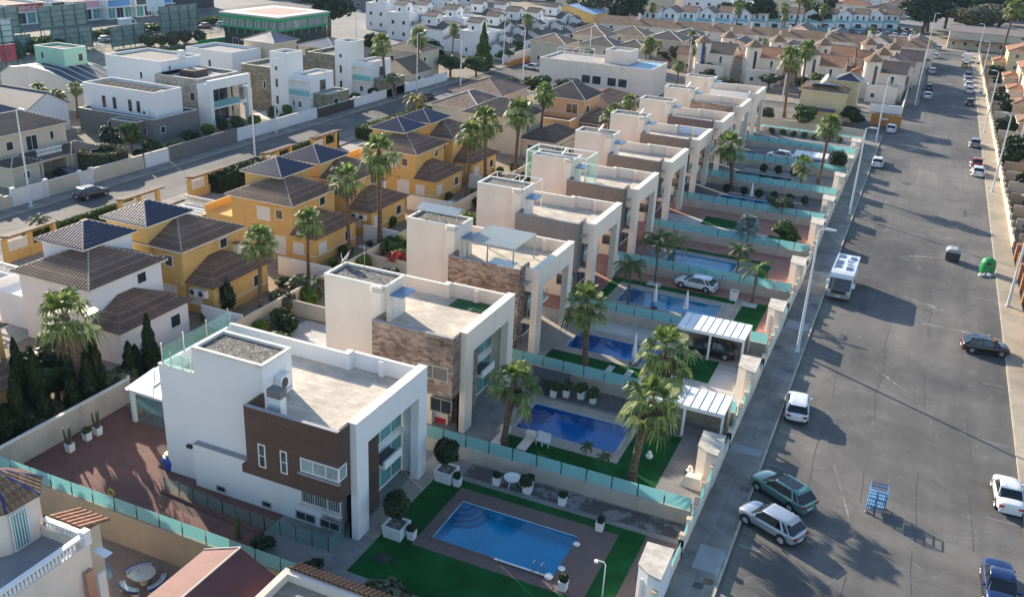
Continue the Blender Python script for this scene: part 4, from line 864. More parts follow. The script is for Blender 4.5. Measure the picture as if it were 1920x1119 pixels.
swall('beige street wall between garage gate and door', 79.7, 84.6, 2.0, SAND); swall('narrow white door in beige street wall', 85, 86.1, 1.9, SHUT, pil=(84.7, 86.5)); swall('long beige street wall before the ring-shaped hedge', 86.9, 95.6, 2.0, SAND)
swall('white sliding gate between beige and dark grey walls', 96, 100.4, 2.0, PURE); swall('dark grey street wall before the grey modern house', 100.6, 115.2, 2.1, GREYR)
swall('white gate panel left of the white portal house', 115.6, 119.5, 2.0, WHITE); swall('long white wall before the empty paved plot', 119.8, 136.8, 1.9, WHITE); swall('dark slatted wall before the olive stone house', 137.4, 148.6, 1.7, M('dark_slats', (.06, .05, .05), .6), pil=(143,))
swall('white and dark wall before second olive stone house', 149.2, 163.0, 1.7, WHITE, pil=(149, 156)); swall('white wall with arched tops and hedge behind', 164, 186.2, 1.8, WHITE, pil=(168, 175, 181)); swall('dark stone side wall of the grey modern house', 60, 60.2, .1, GREYR)
# white portal house with pale stone block
T = bld('white modern house with two-storey portal and grey stone side wing', 'house', -117, 119.9, -108.2, 130.2, 7.3, STONEG, ('flat',), (('y-', -109.8, -108.7, 4.2, 5.6, 1),), name='modern_house')
w_ = MB(); w_.box(-106.3, 119.9, 6.3, -105.6, 130.2, 7.8); w_.box(-108.2, 119.9, 6.3, -106.3, 130.2, 7.2); w_.box(-108.2, 119.9, 0, -105.6, 120.7, 6.3); w_.box(-106.4, 129.3, 0, -105.6, 130.2, 6.3); w_.box(-108.2, 120.7, 3.0, -105.9, 129.3, 3.25); w_.build('portal_frame', WHITE, T)
bx(-105.9, 120.8, 3.3, -105.85, 127.5, 4.3).build('balcony_glass', AQUA, T); window(T, 'x+', -108.2, 121.5, 128.6, 3.6, 6.0, 2); window(T, 'x+', -108.2, 121.5, 128.6, .2, 2.8, 2)
bld('', '', -129, 121.2, -116.8, 131.2, 9.2, WHITE, ('flat', M('dark_flat_roof', (.2, .185, .17), .9)), (('y-', -121.5, -120.9, 6.3, 7.5, 1), ('x+', 123, 123.5, 7.9, 8.7, 1)), T=T, par=.35)
bx(-114.5, 123, 7.3, -111.5, 126.5, 8.4).build('roof_plant_box', BROWNP, T)
ch = bx(-118, 126.5, 9.2, -117, 127.5, 10.8).build('chimney', WHITE, T)
# plot behind wall
struct('paved_plot', MB().sheet(-108, 131, -97.1, 143, -.004), MARBPAV)
struct('left_plots_floor', MB().sheet(-150, 62, -97.1, 187, -.012), M('garden_soil', (.22, .19, .14), .95, .3, .2))
# olive stone houses
def oliveh(lab, x, y):
    T = bld(lab, 'house', x - 10, y, x - 3.2, y + 9, 7.0, STONEO, ('flat', M('pale_roof', (.24, .225, .2), .95, .2, .4, spec=.1)), (('y-', x - 5.2, x - 4.6, 3.6, 5.0, 1),), name='modern_house', group='olive stone modern houses')
    bld('', '', x - 3.2, y - .4, x + .6, y + 4.2, 10.0, WHITE, ('flat',), tuple(('y-', x - 2.2, x - 1.5, a, a + 1.6, 1) for a in (1.2, 4.2)) + (('y-', x - 2.2, x - 1.5, 7.2, 8.0, 1),), T=T, par=.4)
    bld('', '', x + .6, y + 1, x + 4.2, y + 8.5, 6.4, WHITE, ('flat',), (('x+', y + 4, y + 6, 3.6, 5.6, 1), ('y-', x + 1.6, x + 2.4, .9, 2.0, 1)), T=T, par=.3)
    bx(x + .6, y - .2, 5.9, x + 5.2, y + 1, 6.1).build('balcony_canopy', PURE, T); bx(x + .62, y - .15, 3.2, x + 4.9, y - .1, 4.2).build('balcony_glass', AQUA, T); bx(x + .62, y - .1, 3.0, x + 4.9, y + 1, 3.2).build('balcony_slab', PURE, T)
    bld('', '', x + 4.2, y + 2, x + 7.2, y + 9, 3.3, STONEO, ('flat', MARBPAV), (('x+', y + 4, y + 5.5, .5, 2.6, 1),), T=T, par=.3); return T
oliveh('olive stone and white house with tall stair tower, nearer of two', -104.3, 138.5); oliveh('olive stone and white house with tall stair tower, farther of two', -104.0, 158.5)
# mint tower house and dark curved roof
T = thing('curved_roof_house', 'house with long curved dark panel roof and mint rooftop room', 'house', -133, 122); prof = [(-150, 4.6), (-147.5, 6.0), (-143, 6.6), (-138, 6.2), (-132, 4.6), (-126, 2.8)]; y0, y1 = 117, 127.5
m = MB(); n = len(prof)
for y in (y0, y1): m.face([(a, y, z) for a, z in (prof if y == y1 else prof)] + [(-126, y, 0), (-150, y, 0)])
m.box(-149.99, y0 + .01, 0, -126.01, y1 - .01, 2.7); m.build('walls', CREAM, T); r = MB(); c = MB()
for (a, z), (b, q) in zip(prof[2:], prof[3:]): r.face([(a, y0 + .1, z + .05), (b, y0 + .1, q + .05), (b, y1, q + .05), (a, y1, z + .05)])
for (a, z), (b, q) in zip(prof, prof[1:]): c.face([(a, y0 - .15, z + .12), (b, y0 - .15, q + .12), (b, y0 + .15, q + .12), (a, y0 + .15, z + .12)])
for k in range(5): yy = y0 + 2 + k * 2.0; [c.tube([(a, yy, z + .08), (b, yy, q + .08)], .07, 4) for (a, z), (b, q) in zip(prof[2:], prof[3:])]
c.build('white_ribs', PURE, T)
for (a, z), (b, q) in zip(prof[:2], prof[1:3]): r.face([(a, y0, z), (b, y0, q), (b, y1, q), (a, y1, z)])
r.build('panel_roof', M('blue_black_sheet', (.035, .05, .075), .65, .15, 1.5), T)
bld('', '', -146, 121.5, -139, 126.5, 9.0, MINT, ('flat', M('pale_roof', (.24, .225, .2), .95, .2, .4, spec=.1)), (('y-', -144.6, -143.8, 7.2, 8.4, 1), ('x+', 124.5, 125.6, 6.9, 8.3, 1)), z0=5.5, T=T, par=.35)
# solar roof house at left edge, navy roof house, beige tiled house with porch
T = bld('house with sloping dark panel roof cut off by the left edge', 'house', -137, 99.5, -123, 107, 4.5, WHITE, ('gable', 'x', 2.0, M('blue_black_sheet', (.035, .05, .075), .3)), (), (('y-',), 4, 1.2))
T = bld('beige house with navy glazed hip roof at the left edge', 'house', -125, 88.5, -115.5, 94.6, 5.4, SAND, ('hip', 1.6, TILEB, RIDGE), (), (('y-', 'x+'), 3, 1.1), cols=False)
T = bld('two-storey beige house with dark tiled roof and balustraded balcony over porch', 'house', -113.5, 80.5, -106.0, 91.3, 6.2, SAND, ('hip', 1.7, TILED, COPING), (('x+', 81.8, 82.9, 4.0, 5.2, 1), ('x+', 84.8, 86.6, 3.4, 5.4, 2), ('x+', 88.6, 89.3, 4.2, 5.4, 1)), cols=True, name='porch_house')
bld('', '', -106.0, 79.5, -102.6, 83.6, 2.9, SAND, ('hip', .7, TILED, COPING), (('x+', 81, 82, 1.0, 2.0, 1),), T=T, cols=True); bld('', '', -106.0, 88.6, -102.4, 93.0, 2.9, SAND, ('hip', .9, TILED, COPING), (('x+', 89.8, 90.8, 1.0, 2.0, 1),), T=T, cols=True)
m = MB(); m.box(-106, 83.7, 2.5, -102.7, 88.5, 2.85)
for b in (83.9, 88.1): m.box(-103.1, b, 0, -102.75, b + .35, 2.5)
m.build('porch_frame', SAND, T); m = MB(); m.box(-103.9, 84.4, 2.9, -103.75, 88.4, 3.0); m.box(-103.9, 84.4, 3.75, -103.7, 88.4, 3.9)
for k in range(20): m.lathe(-103.8, 84.5 + k * .2, [(.05, 3.0), (.09, 3.2), (.04, 3.5), (.06, 3.75)], 5)
m.build('balustrade', PURE, T); m = MB(); m.face([(-105.9, 83.65, 3.3), (-102.5, 83.65, 2.87), (-102.5, 88.5, 2.87), (-105.9, 88.5, 3.3)]); m.build('porch_tiles', TILED, T)
bld('small orange outbuilding with brown tiles beside the ring hedge', 'outbuilding', -104.3, 94.0, -101.5, 96.5, 2.4, ORNG, ('hip', .5, TILED), (), name='outbuilding')
# brown roof villa behind hedges with tall palms, and house beyond it
T = bld('beige house with wide brown gabled roofs behind white arched wall', 'house', -110, 181.5, -101, 190.0, 6.2, SAND, ('hip', 1.8, M('brown_flat_tiles', (.16, .11, .08), .8), COPING), (('y-', -108.6, -107.6, 3.8, 4.8, 1), ('y-', -105.6, -104.2, 3.8, 5.0, 1), ('x+', 183, 184, 4, 5, 1)), name='gabled_house')
bld('', '', -106.5, 173.5, -98.5, 181.5, 3.2, SAND, ('gable', 'y', 2.4, M('brown_flat_tiles', (.16, .11, .08), .8)), (('x+', 176, 177.5, .8, 2.1, 1), ('y-', -104.5, -103.5, 1, 2, 1)), T=T)
bld('white two-storey house with flat blue-rimmed roof and chimney', 'house', -137, 149.5, -125.5, 158.5, 6.6, WHITE, ('flat', M('flat_roof_blue', (.16, .18, .2), .8)), (('y-', -131.5, -130.7, 3.8, 5.2, 1), ('x+', 152, 153, 3.6, 4.6, 1)), name='modern_house')
T = bld('beige house with navy hip roof and brown lower roof', 'house', -130.5, 159.5, -122.8, 167, 8.2, SAND, ('hip', 1.7, TILEB, RIDGE), (('y-', -128.2, -127.4, 4.5, 7, 1),)); bld('', '', -122.8, 160, -116, 170, 4.2, SAND, ('hip', 1.2, TILE), (('y-', -120, -119, 1.5, 2.5, 1),), T=T)
bld('sand house with navy hip roof beside the lamp with round head', 'house', -130.5, 178, -121, 187.5, 5.3, SAND, ('hip', 1.5, TILEB, RIDGE), (('y-', -124, -123, 2.4, 3.8, 1),), (('x+',), 3, 1))
# green-trimmed club building
T = thing('club_building', 'large dark building with white flat roof and green upper gallery', 'building', -152, 199); x0, y0, x1, y1 = -164, 192.0, -146.5, 214
MB().box(x0 + .6, y0 + .6, 0, x1 - .6, y1 - .6, 5.2).build('dark_walls', M('black_green_wall', (.035, .045, .042), .7, .2, .5), T)
grn = M('bright_green_paint', (.02, .32, .14), .5, .1, 1); m = MB(); m.box(x0, y0, 5.2, x1, y0 + .3, 5.6); m.box(x1 - .3, y0 + .3, 5.2, x1, y1, 5.6); m.box(x0, y0, 7.5, x1, y0 + .3, 8.3); m.box(x1 - .3, y0 + .3, 7.5, x1, y1, 8.3)
for k in range(8): a = x0 + (x1 - x0) * k / 7; m.box(a - .14, y0 - .05, 3.8, a + .14, y0 + .0, 7.5); b = y0 + (y1 - y0) * k / 7; m.box(x1, b - .14, 3.8, x1 + .05, b + .14, 7.5)
m.build('green_gallery', grn, T); MB().box(x0 + .31, y0 + .35, 5.2, x1 - .35, y1, 7.5).build('glazed_storey', GLASSD, T); m = MB()
for k in range(42): a = x0 + .3 + k * .41; m.box(a, y0 + .28, 5.6, a + .12, y0 + .34, 7.5)
for k in range(50): b = y0 + .4 + k * .43; m.box(x1 - .34, b, 5.6, x1 - .28, b + .12, 7.5)
m.build('white_mullions', PURE, T); MB().box(x0 - .2, y0 - .2, 8.3, x1 + .2, y1 + .2, 8.7).build('white_roof', M('dull_white_roof', (.5, .49, .46), .8, .1, .3), T); MB().sheet(x0 + 3, y0 + 4, x1 - 3, y1 - 4, 8.72).build('roof_well', M('pink_roof', (.45, .3, .25), .9), T)
for a in (-161, -156): window(T, 'y-', y0 + .6, a, a + 1.8, .6, 2.6, 2)
tag(MB().box(-170, 190, 0, -169.8, 212, 1.2).box(-146, 188, 0, -128, 188.2, 1.4).build('green_fence', grn, None, org=(-146, 188, 0)), 'low bright green fence beside the dark club building', 'fence')
# billboards seen from behind
bbm = glass_tint('billboard_mesh_back', (.22, .30, .28), .12, .8, .3)
def billboard(lab, x, y0, y1, z0, z1, front=None, rows=5):
    T = thing('billboard', lab, 'billboard', x, (y0 + y1) / 2, 0, 'roadside billboards'); bx(x - .06, y0, z0, x + .06, y1, z1).build('board', front or M('board_back', (.20, .27, .26), .7, .2, .6), T); n = max(3, int((y1 - y0) / 3.2)); m = MB()
    for k in range(n + 1): b = y0 + (y1 - y0) * k / n; m.box(x + .08, b - .08, 0, x + .26, b + .08, z1 + .1); m.tube([(x + .2, b, z1 * .8), (x + 2.6, b, 0)], .07, 5)
    for k in range(rows): z = z0 + (z1 - z0) * k / (rows - 1); m.box(x + .26, y0, z - .06, x + .34, y1, z + .06)
    m.build('steel_frame', M('green_steel', (.05, .13, .12), .6), T); return T
billboard('big billboard seen from behind, left of the white van', -178, 186.0, 199.5, 2.0, 9.0); billboard('two-tier billboard seen from behind, upper middle left', -186, 157.0, 170.5, 5.6, 10.2); billboard('dark lower billboard under the two-tier one', -184.5, 158.5, 170.0, .6, 5.2)
billboard('dark billboard seen from behind at the far left', -190, 141, 155, 4.5, 10.2); billboard('lower dark billboard behind the panel roof', -188.5, 142, 156, 0.5, 4.2); billboard('small dark billboard above the mint room', -180, 171.5, 182.5, .6, 5.2)
T = billboard('billboard with pale blue and red poster facing the camera at the left edge', -177, 134.0, 142.5, 5.0, 9.6, M('poster_pale', (.42, .55, .58), .5, .2, .4)); bx(-176.9, 134.2, 1.2, -176.8, 138.5, 4.6).build('poster', M('poster_blue', (.45, .6, .66), .5, .25, .5), T); bx(-176.9, 138.6, 1.2, -176.8, 142.4, 4.6).build('poster', M('poster_red', (.5, .08, .1), .5, .3, .5), T)
def text(s, loc, size, mat, rot, name='lettering', parent=None, ext=.02):
    c = bpy.data.curves.new(name, 'FONT'); c.body = s; c.size = size; c.extrude = ext; c.align_x = 'CENTER'
    o = bpy.data.objects.new(name, c); S.collection.objects.link(o); c.materials.append(mat); o.rotation_euler = rot
    bpy.context.view_layer.update(); me = bpy.data.meshes.new_from_object(o.evaluated_get(bpy.context.evaluated_depsgraph_get())); me.materials.clear(); me.materials.append(mat)
    bpy.data.objects.remove(o); o = bpy.data.objects.new(name, me); S.collection.objects.link(o); o.rotation_euler = rot
    if parent: o.parent = parent; o.location = Vector(loc) - parent.location
    else: o.location = loc
    return o
# avenue: shop strip, hedge island, rails
shops = [(60, 'green-roofed shop at the left edge', MINT, None), (70, 'white shop front with red sign of white letters', WHITE, 'red'), (80, 'narrow shop with blue glazing', CREAM, None), (90, 'shop with pink awning sign', WHITE, 'pink'), (100, 'white showroom with tall windows', WHITE, None), (110, 'dark fronted shop beside blue one', M('dark_front', (.06, .07, .08), .6), 'dark'), (120, 'blue shop front', M('blue_front', (.12, .3, .5), .6), 'blue')]
SX = [(-231, 172, 182, 'red'), (-228, 182.5, 195, 'red'), (-226, 195.3, 200.5, 'dark'), (-224, 201, 211, 'pink'), (-222, 211.5, 221, 'blue'), (-221, 221.5, 228, 'dark'), (-220, 228.5, 236, 'blue'), (-226, 237, 262, 'none'), (-228, 150, 171, 'none')]
slb = ['shop with red windows at the far left', 'white shop with long red sign of white letters', 'narrow shop with blue glazed doors', 'white shop with pink striped awning', 'white showroom with tall glazing', 'dark shop front beside the blue one', 'blue shop front left of the tall sign', 'long dark warehouse behind the club building', 'long low shop cut by the left edge']
sgc = {'red': (.42, .05, .04), 'pink': (.6, .3, .35), 'blue': (.08, .25, .5), 'dark': (.04, .05, .06)}
for (x, a, b, c), lb in zip(SX, slb):
    T = bld(lb, 'shop', x - 16, a, x, b, 5.0 if c != 'none' else 8, WHITE if c != 'none' else M('dark_warehouse', (.06, .055, .06), .8), ('flat', M('shop_roof', (.28, .17, .13), .9, .25, .3)), name='shop_building', group='shops along the avenue')
    n = max(2, int((b - a) / 2.6)); st = (b - a) / n
    if c != 'none':
        for k in range(n): window(T, 'x+', x, a + st * k + .25, a + st * (k + 1) - .25, .3, 3.2, 2, FRAMEW, GLASSD if k % 2 else GLASST)
        bx(x + .02, a + .6, 3.7, x + .3, b - .6, 5.4).build('sign_board', M('sign_' + c, sgc[c], .5, .1, 1), T)
        bx(x, a, 3.35, x + 1.4, b, 3.5).build('awning', PURE, T)
        if c == 'red' and x == -228: text('S SERVICIO', (x + .34, (a + b) / 2, 3.9), 1.5, PURE, (R(90), 0, R(90)), parent=T)
T = thing('tall_sign', 'tall pole sign with white and blue panel by the avenue shops', 'sign', -214, 222); bx(-214.2, 219, 2.5, -213.8, 226, 9).build('sign_panel', M('sign_white', (.72, .78, .8), .5, .15, .4), T); m = MB()
for b in (219.5, 221.5, 223.5, 225.5): m.box(-214.1, b, 0, -213.9, b + .15, 2.5)
m.build('legs', METAL, T); MB().disc((-213.75, 222.5, 7.2), (1, 0, 0), 1.0).build('emblem', M('emblem_tan', (.5, .35, .2), .6), T)
T = thing('rail_fence', 'low rails running along the avenue verge behind the billboards', 'fence', -182, 160); m = MB()
for x in (-183.5, -181): m.box(x - .05, 110, .5, x + .05, 226, .62)
for k in range(40): m.box(-183.55, 112 + k * 2.9, 0, -183.45, 112.1 + k * 2.9, .6); m.box(-181.05, 112 + k * 2.9, 0, -180.95, 112.1 + k * 2.9, .6)
m.build('rails_and_posts', M('dull_rail', (.16, .15, .14), .7), T)
struct('verge', MB().sheet(-186, 62, -150, 226, -.008), M('dry_verge', (.25, .23, .17), .95, .35, .12, .15))
struct('central_reservation', MB().box(-198.5, 110, -.02, -194.5, 300, .14), CONC)
struct('lawn', MB().sheet(-172, 176, -150, 190, .0), TURFL)
# ---------------- beyond the cross street: white town houses ----------------
TH = [(-112, 222, -99, 232), (-112, 233, -100, 243), (-111, 244, -99, 255), (-110, 256, -98, 267), (-109, 268, -97, 280), (-127, 226, -114, 238), (-128, 240, -115, 252), (-127, 254, -113, 266), (-126, 268, -112, 281), (-142, 236, -130, 248), (-143, 250, -130, 262), (-142, 264, -129, 277), (-158, 250, -146, 262), (-158, 264, -146, 276)]
thl = ['white stepped town house behind the conical tree', 'white town house with brown roof strips above the street lamp', 'white town house with tall blank side wall', 'white town house beside ochre shed', 'white town house farthest right of the white group', 'white town house with balcony behind white palm', 'second-row white town house with chimney', 'second-row white town house with brown gable', 'second-row white town house near the ochre shed', 'third-row white town house by the green tank', 'third-row white town house above the arched wall', 'third-row white town house beneath the grey block', 'white town house by the lettered wall', 'white town house behind the lettered wall']
for i, (q, lb) in enumerate(zip(TH, thl)):
    h = 5.6 + (i * 37 % 5) * .35; x0, y0, x1, y1 = q
    T = bld(lb, 'town house', x0, y0, x1 - 5, y1, h, WHITE, ('flat', M('white_flat_roof', (.55, .54, .52), .9)) if i % 3 == 0 else ('gable', 'x', 1.5, TILED), (), (('y-', 'x+'), 3.4, 1.0), group='white stepped town houses', name='town_house', par=.7)
    bld('', '', x1 - 5, y0 + .4, x1, y1 - .6, h - 2.6, WHITE, ('gable', 'y', 1.2, TILED), (), (('x+',), 3.2, 1.0), T=T)
    bld('', '', x0 + 1.5, y0 + 1.5, x0 + 5, y0 + 5.5, h + 3.0, WHITE, ('gable', 'x', .9, TILED), (('y-', x0 + 2.6, x0 + 3.4, h + .9, h + 1.9, 1), ('x+', y0 + 2.6, y0 + 3.5, h + 1.2, h + 2.2, 1)), z0=h, T=T)
    bld('', '', x1 - 4.2, y0 + 5.2, x1 - 1.4, y0 + 7.6, h - .2, WHITE, ('gable', 'y', .8, TILED), (('x+', y0 + 6, y0 + 6.8, h - 1.8, h - .9, 1),), z0=h - 2.6, T=T)
for lb, q, mt, h in (('orange low wall along the cross street by white town houses', (-94, 212, -93.7, 240), ORNG, 1.3), ('white wall before the town houses', (-97, 216, -96.7, 262), WHITE, 2.2)):
    tag(bx(q[0], q[1], 0, q[2], q[3], h).build('garden_wall', mt, None, org=(q[0], q[1], 0)), lb, 'wall')
T = bld('ochre shed with pale blue sheet roof beyond the white town houses', 'shed', -116, 289, -99, 304, 6.5, YEL, ('gable', 'y', 2.2, M('pale_blue_sheet', (.38, .52, .66), .5)), (('y-', -104, -102.6, 3.5, 5, 1),), name='industrial_shed')
T = bld('tan hardware store with blue letters on white fascia', 'store', -128, 330, -104, 352, 8.5, SAND, ('gable', 'x', 2.6, M('cream_sheet', (.6, .52, .32), .7)), (), name='hardware_store')
bx(-103.9, 332, 6.0, -103.6, 351, 9.5).build('fascia', PURE, T); text('FERRETERIA ANGEL', (-103.5, 341.5, 7.3), 2.1, M('letter_blue', (.02, .16, .36), .5), (R(90), 0, R(90)), parent=T)
bx(-122, 329.6, 5.4, -104.0, 329.9, 8.6).build('fascia', PURE, T); text('FERRETERIA ANGEL', (-113, 329.5, 6.2), 2.0, _M['letter_blue'], (R(90), 0, 0), parent=T)
T = bld('low white wall building with black furniture lettering', 'building', -160, 270, -150.5, 276, 3.6, WHITE, ('flat',), name='lettered_wall'); text('MUEBLES', (-155.2, 269.95, 2.2), 1.7, BLACK, (R(90), 0, 0), parent=T); text('MUEBLES', (-150.45, 273, 2.2), 1.4, BLACK, (R(90), 0, R(90)), parent=T)
tag(MB().lathe(0, 0, [(1.1, 0), (1.15, 1.5), (1.1, 3), (.3, 3.3)], 14).build('green_tank', M('tank_green', (.02, .26, .16), .5)), 'round green tank beside the lettered furniture wall', 'tank').location = (-162, 262, 0)
# white facility with plain wall
T = bld('large plain white building with four square windows beyond the villa row', 'building', -77, 191.5, -52, 204, 6.2, CREAM, ('flat',), tuple(('y-', a, a + 2.0, 2.2, 4.0, 1) for a in (-67.2, -64.8, -61.4, -59.0)), name='white_hall', par=.3)
bld('', '', -64, 196.5, -58.5, 203, 8.6, CREAM, ('flat',), (), z0=6.2, T=T, par=.3); m = MB()
for a in (-74, -70.5, -67): 
    for b in (194, 198): m.tube([(a, b, 6.6), (a, b, 8.6)], .06, 5)
for a in (-74, -70.5, -67): m.tube([(a, 194, 8.6), (a, 198, 8.6)], .06, 5)
for b in (194, 198): m.tube([(-74, b, 8.6), (-67, b, 8.6)], .06, 5)
m.build('roof_frame', PURE, T)
bx(-57.5, 192.2, 6.24, -52.5, 203.5, 6.3).build('blue_deck', M('blue_deck', (.3, .5, .62), .6), T)
# beige houses behind rear row end
T = bld('large beige house with dark hip roof behind palm crowns', 'house', -66, 133, -56, 141.5, 5.8, SAND, ('hip', 2.2, TILED, COPING), (('y-', -60.5, -59, 3.2, 4.6, 2), ('x+', 135, 136.2, 3.3, 4.6, 1)), cols=True); bld('', '', -56, 133.5, -50.6, 143.5, 2.8, SAND, ('hip', 1.4, TILED), (('y-', -55, -53, .8, 2.0, 2), ('x+', 136, 138, .8, 2, 2)), T=T, cols=True)
T = bld('peach house with brown hip roof and terrace, beyond the ochre pairs', 'house', -60, 151.5, -52.4, 160, 6.4, stucco('peach_render', (.62, .38, .21), .1), ('hip', 2.3, TILED, COPING), (('y-', -55.6, -53.4, 3.6, 5.6, 2), ('x+', 153, 154.4, 3.9, 5.2, 1)), cols=True)
bld('', '', -52.4, 150, -48.5, 166, 3.0, stucco('brown_render', (.3, .19, .13), .1), ('hip', 1.3, TILE), (('y-', -51.6, -50.6, 1, 2, 1),), T=T, cols=True); bld('', '', -59, 160, -50, 176, 3.6, _M['brown_render'], ('hip', 1.8, TILE, TILER), (), T=T, cols=True)
bld('', '', -60, 145, -52.4, 151.5, 3.0, _M['peach_render'], ('flat', TILER), (), T=T, par=.9)
T = bld('brown roofed low house at left of peach house behind palms', 'house', -76, 141, -67, 152, 4.6, SAND, ('hip', 2.0, TILE, COPING), (), (('y-', 'x+'), 3, 1.1))
bld('tan house with dark hip roofs by the left street shrubs', 'house', -79, 154, -69, 166, 4.8, SAND, ('hip', 2.0, TILE), (), (('y-', 'x+'), 3, 1.1))
# yellow cream house past last villa
T = bld('cream yellow house with tiled roof, navy tower and purple awning past the villa row', 'house', -21.5, 190.5, -13.2, 200.5, 6.4, stucco('cream_yellow', (.66, .55, .32), .12), ('hip', 1.2, TILEM, RIDGE), (('y-', -20.5, -19, .6, 2.4, 1),), cols=True)
bld('', '', -15.8, 196.5, -11.5, 201.5, 8.0, _M['cream_yellow'], ('hip', 1.3, TILEB, RIDGE), (), T=T); bx(-22, 187.8, 3.0, -14.5, 190.5, 3.15).build('awning', M('purple_awning', (.08, .05, .14), .8), T)
dish(-17.5, 193, 7.6, 1.1, 'large grey dish on the cream yellow house roof'); bx(-21, 191.5, 7.45, -14.5, 194, 7.5).build('solar_panel', SOLAR, T)
for lb, q, mt, h in (('tan wall with small plaque at the street corner', (-8.2, 196.8, -2.6, 197.1), ORNG, 2.3), ('white curved corner wall behind the tan one', (-9.5, 211.5, -3.1, 211.9), WHITE, 1.8), ('brown garden wall across the end of the villa row', (-42, 182.2, -8.2, 182.5), SAND, 1.6), ('pale corner wall along the far pavement', (-3.3, 212, -3.0, 330), CREAM, 1.7)):
    tag(bx(q[0], q[1], 0, q[2], q[3], h).build('garden_wall', mt, None, org=(q[0], q[1], 0)), lb, 'wall')
tag(bx(-6.2, 196.72, 1.3, -5.0, 196.79, 1.6).build('wall_plaque', PURE, None, org=(-5.6, 196.7, 1.3)), 'small white plaque on the tan corner wall', 'plaque')
# beige round-tower town houses
def tower_house(x, y, lab, w_=None, roofm=None, rnd=True):
    w_ = w_ or CREAM; T = bld(lab, 'town house', x, y, x + 9.5, y + 9, 6.2, w_, ('gable', 'x' if int(x) % 2 else 'y', 1.9, roofm or (TILE, TILED, TILER)[int(y) % 3]), (('y-', x + 6.5, x + 7.2, 3.6, 5.4, 1), ('x+', y + 3, y + 3.8, 3.6, 5.2, 1)), group='round-towered town houses', name='town_house')
    cx, cy = x + 2.2, y + .2; m = MB(); m.cyl(cx, cy, 0, 8.3, 1.9, n=16); m.build('round_tower', w_, T); m = MB(); m.cyl(cx, cy, 8.3, 9.9, 2.4, .15, 10); m.build('tower_roof', TILEM, T); m = MB(); m.box(cx - .25, cy + 1.2, 8.6, cx + .35, cy + 1.7, 10.6); m.build('chimney', CREAM, T)
    bx(cx + .6, cy - 1.86, 3, cx + 1.2, cy - 1.7, 7.4).build('tower_window', GLASSD, T)
    bld('', '', x + 2, y - 5, x + 8.5, y, 2.9, w_, ('flat', TILER), (('y-', x + 3, x + 4, 1, 2, 1),), T=T, par=.8); return T
th2 = ['round-towered house with blue stripe right of the plain white hall', 'round-towered house beside the dark blue awning', 'round-towered house behind two slim palms', 'round-towered house left of the street corner hedge', 'round-towered house at the street corner', 'back round-towered house beneath the long terrace roof', 'back round-towered house in the middle of the group', 'back tiled house with grey gable', 'back tiled house by the blue solar roof', 'far round-towered house beside the pavement']
for (x, y), lb in zip(((-53, 232), (-41, 233), (-27, 230), (-13.5, 229), (-12.5, 243), (-50, 247), (-38, 249), (-27, 251), (-17, 262), (-11, 256)), th2): tower_house(x, y, lb)
bx(-50.6, 230.2, 2, -50.0, 230.4, 8.2).build('blue_stripe', M('blue_paint', (.02, .06, .2), .6), None, org=(-50.3, 230.3, 2)); tag(bpy.data.objects['blue_stripe'], 'dark blue vertical stripe on the round tower right of the white hall', 'stripe')
for (x, y), lb in zip(((-31, 292), (-19, 288), (-42, 300), (-9, 296)), ('grey gabled house roof above the long terrace, left one', 'gabled house with blue solar collectors above the terrace', 'gabled house with yellow lawn beside palms', 'gabled house at the far end beside parking')):
    T = bld(lb, 'house', x, y, x + 10, y + 12, 5.4, CREAM, ('gable', 'y', 2.6, TILED), (('y-', x + 4, x + 5, 3, 4.2, 1),), group='gabled houses beyond the terrace', cols=False)
for k, (x, y, lb) in enumerate(((-92, 222, 'tan house with blue terrace cover by the cross street'), (-79, 222, 'tan house with brown roof strips behind the white hall'), (-86, 236, 'tan hipped house behind the cross street'), (-72, 226, 'tan hipped house with white balcony'), (-80, 250, 'tan hip-roofed house with chimney, middle of the group'), (-68, 243, 'tan hip-roofed house above the white hall'), (-92, 252, 'tan hip-roofed house beside ochre shed'), (-66, 258, 'tan tower house touching the long terrace'))):
    T = bld(lb, 'house', x, y, x + 9, y + 9, 5.6 + .5 * (k % 3), SAND, ('hip', 1.9, TILED if k % 2 else TILE, COPING), (), (('y-', 'x+'), 3.2, 1.0), group='tan houses behind the cross street'); bld('', '', x + 9, y + 1, x + 12, y + 7, 3, SAND, ('gable', 'y', 1, TILE), (), (('x+',), 3, 1), T=T)
rt = random.Random(12); wl_ = ['tan', 'cream', 'sand', 'ivory']
for k in range(26):
    x, y = (-58 + (k % 9) * 6.0, 236 + (k // 9) * 11.5); hh = rt.uniform(2.8, 6.8); wd = rt.uniform(4.5, 6.5); q = k % 4
    T = bld('%s %s house, %s roof, among round towers, %s' % (['small', 'middling', 'tall'][min(2, int(hh // 2.3))], wl_[q], ['brown', 'terracotta', 'mixed tan'][k % 3], ['front', 'middle', 'back'][k // 9] + ' row ' + ['far left', 'left', 'centre left', 'inner left', 'centre', 'inner right', 'centre right', 'right', 'far right'][k % 9]), 'house', x, y, x + wd, y + rt.uniform(4, 6.5), hh, [BEIGE, CREAM, SAND, CREAM][q], ('hip' if k % 2 else 'gable',) + ((1.3, [TILE, TILER, TILEM][k % 3]) if k % 2 else ('xy'[k // 2 % 2], 1.4, [TILE, TILER, TILEM][k % 3])), (), (('y-',), 3, .9), group='infill houses among the round towers')
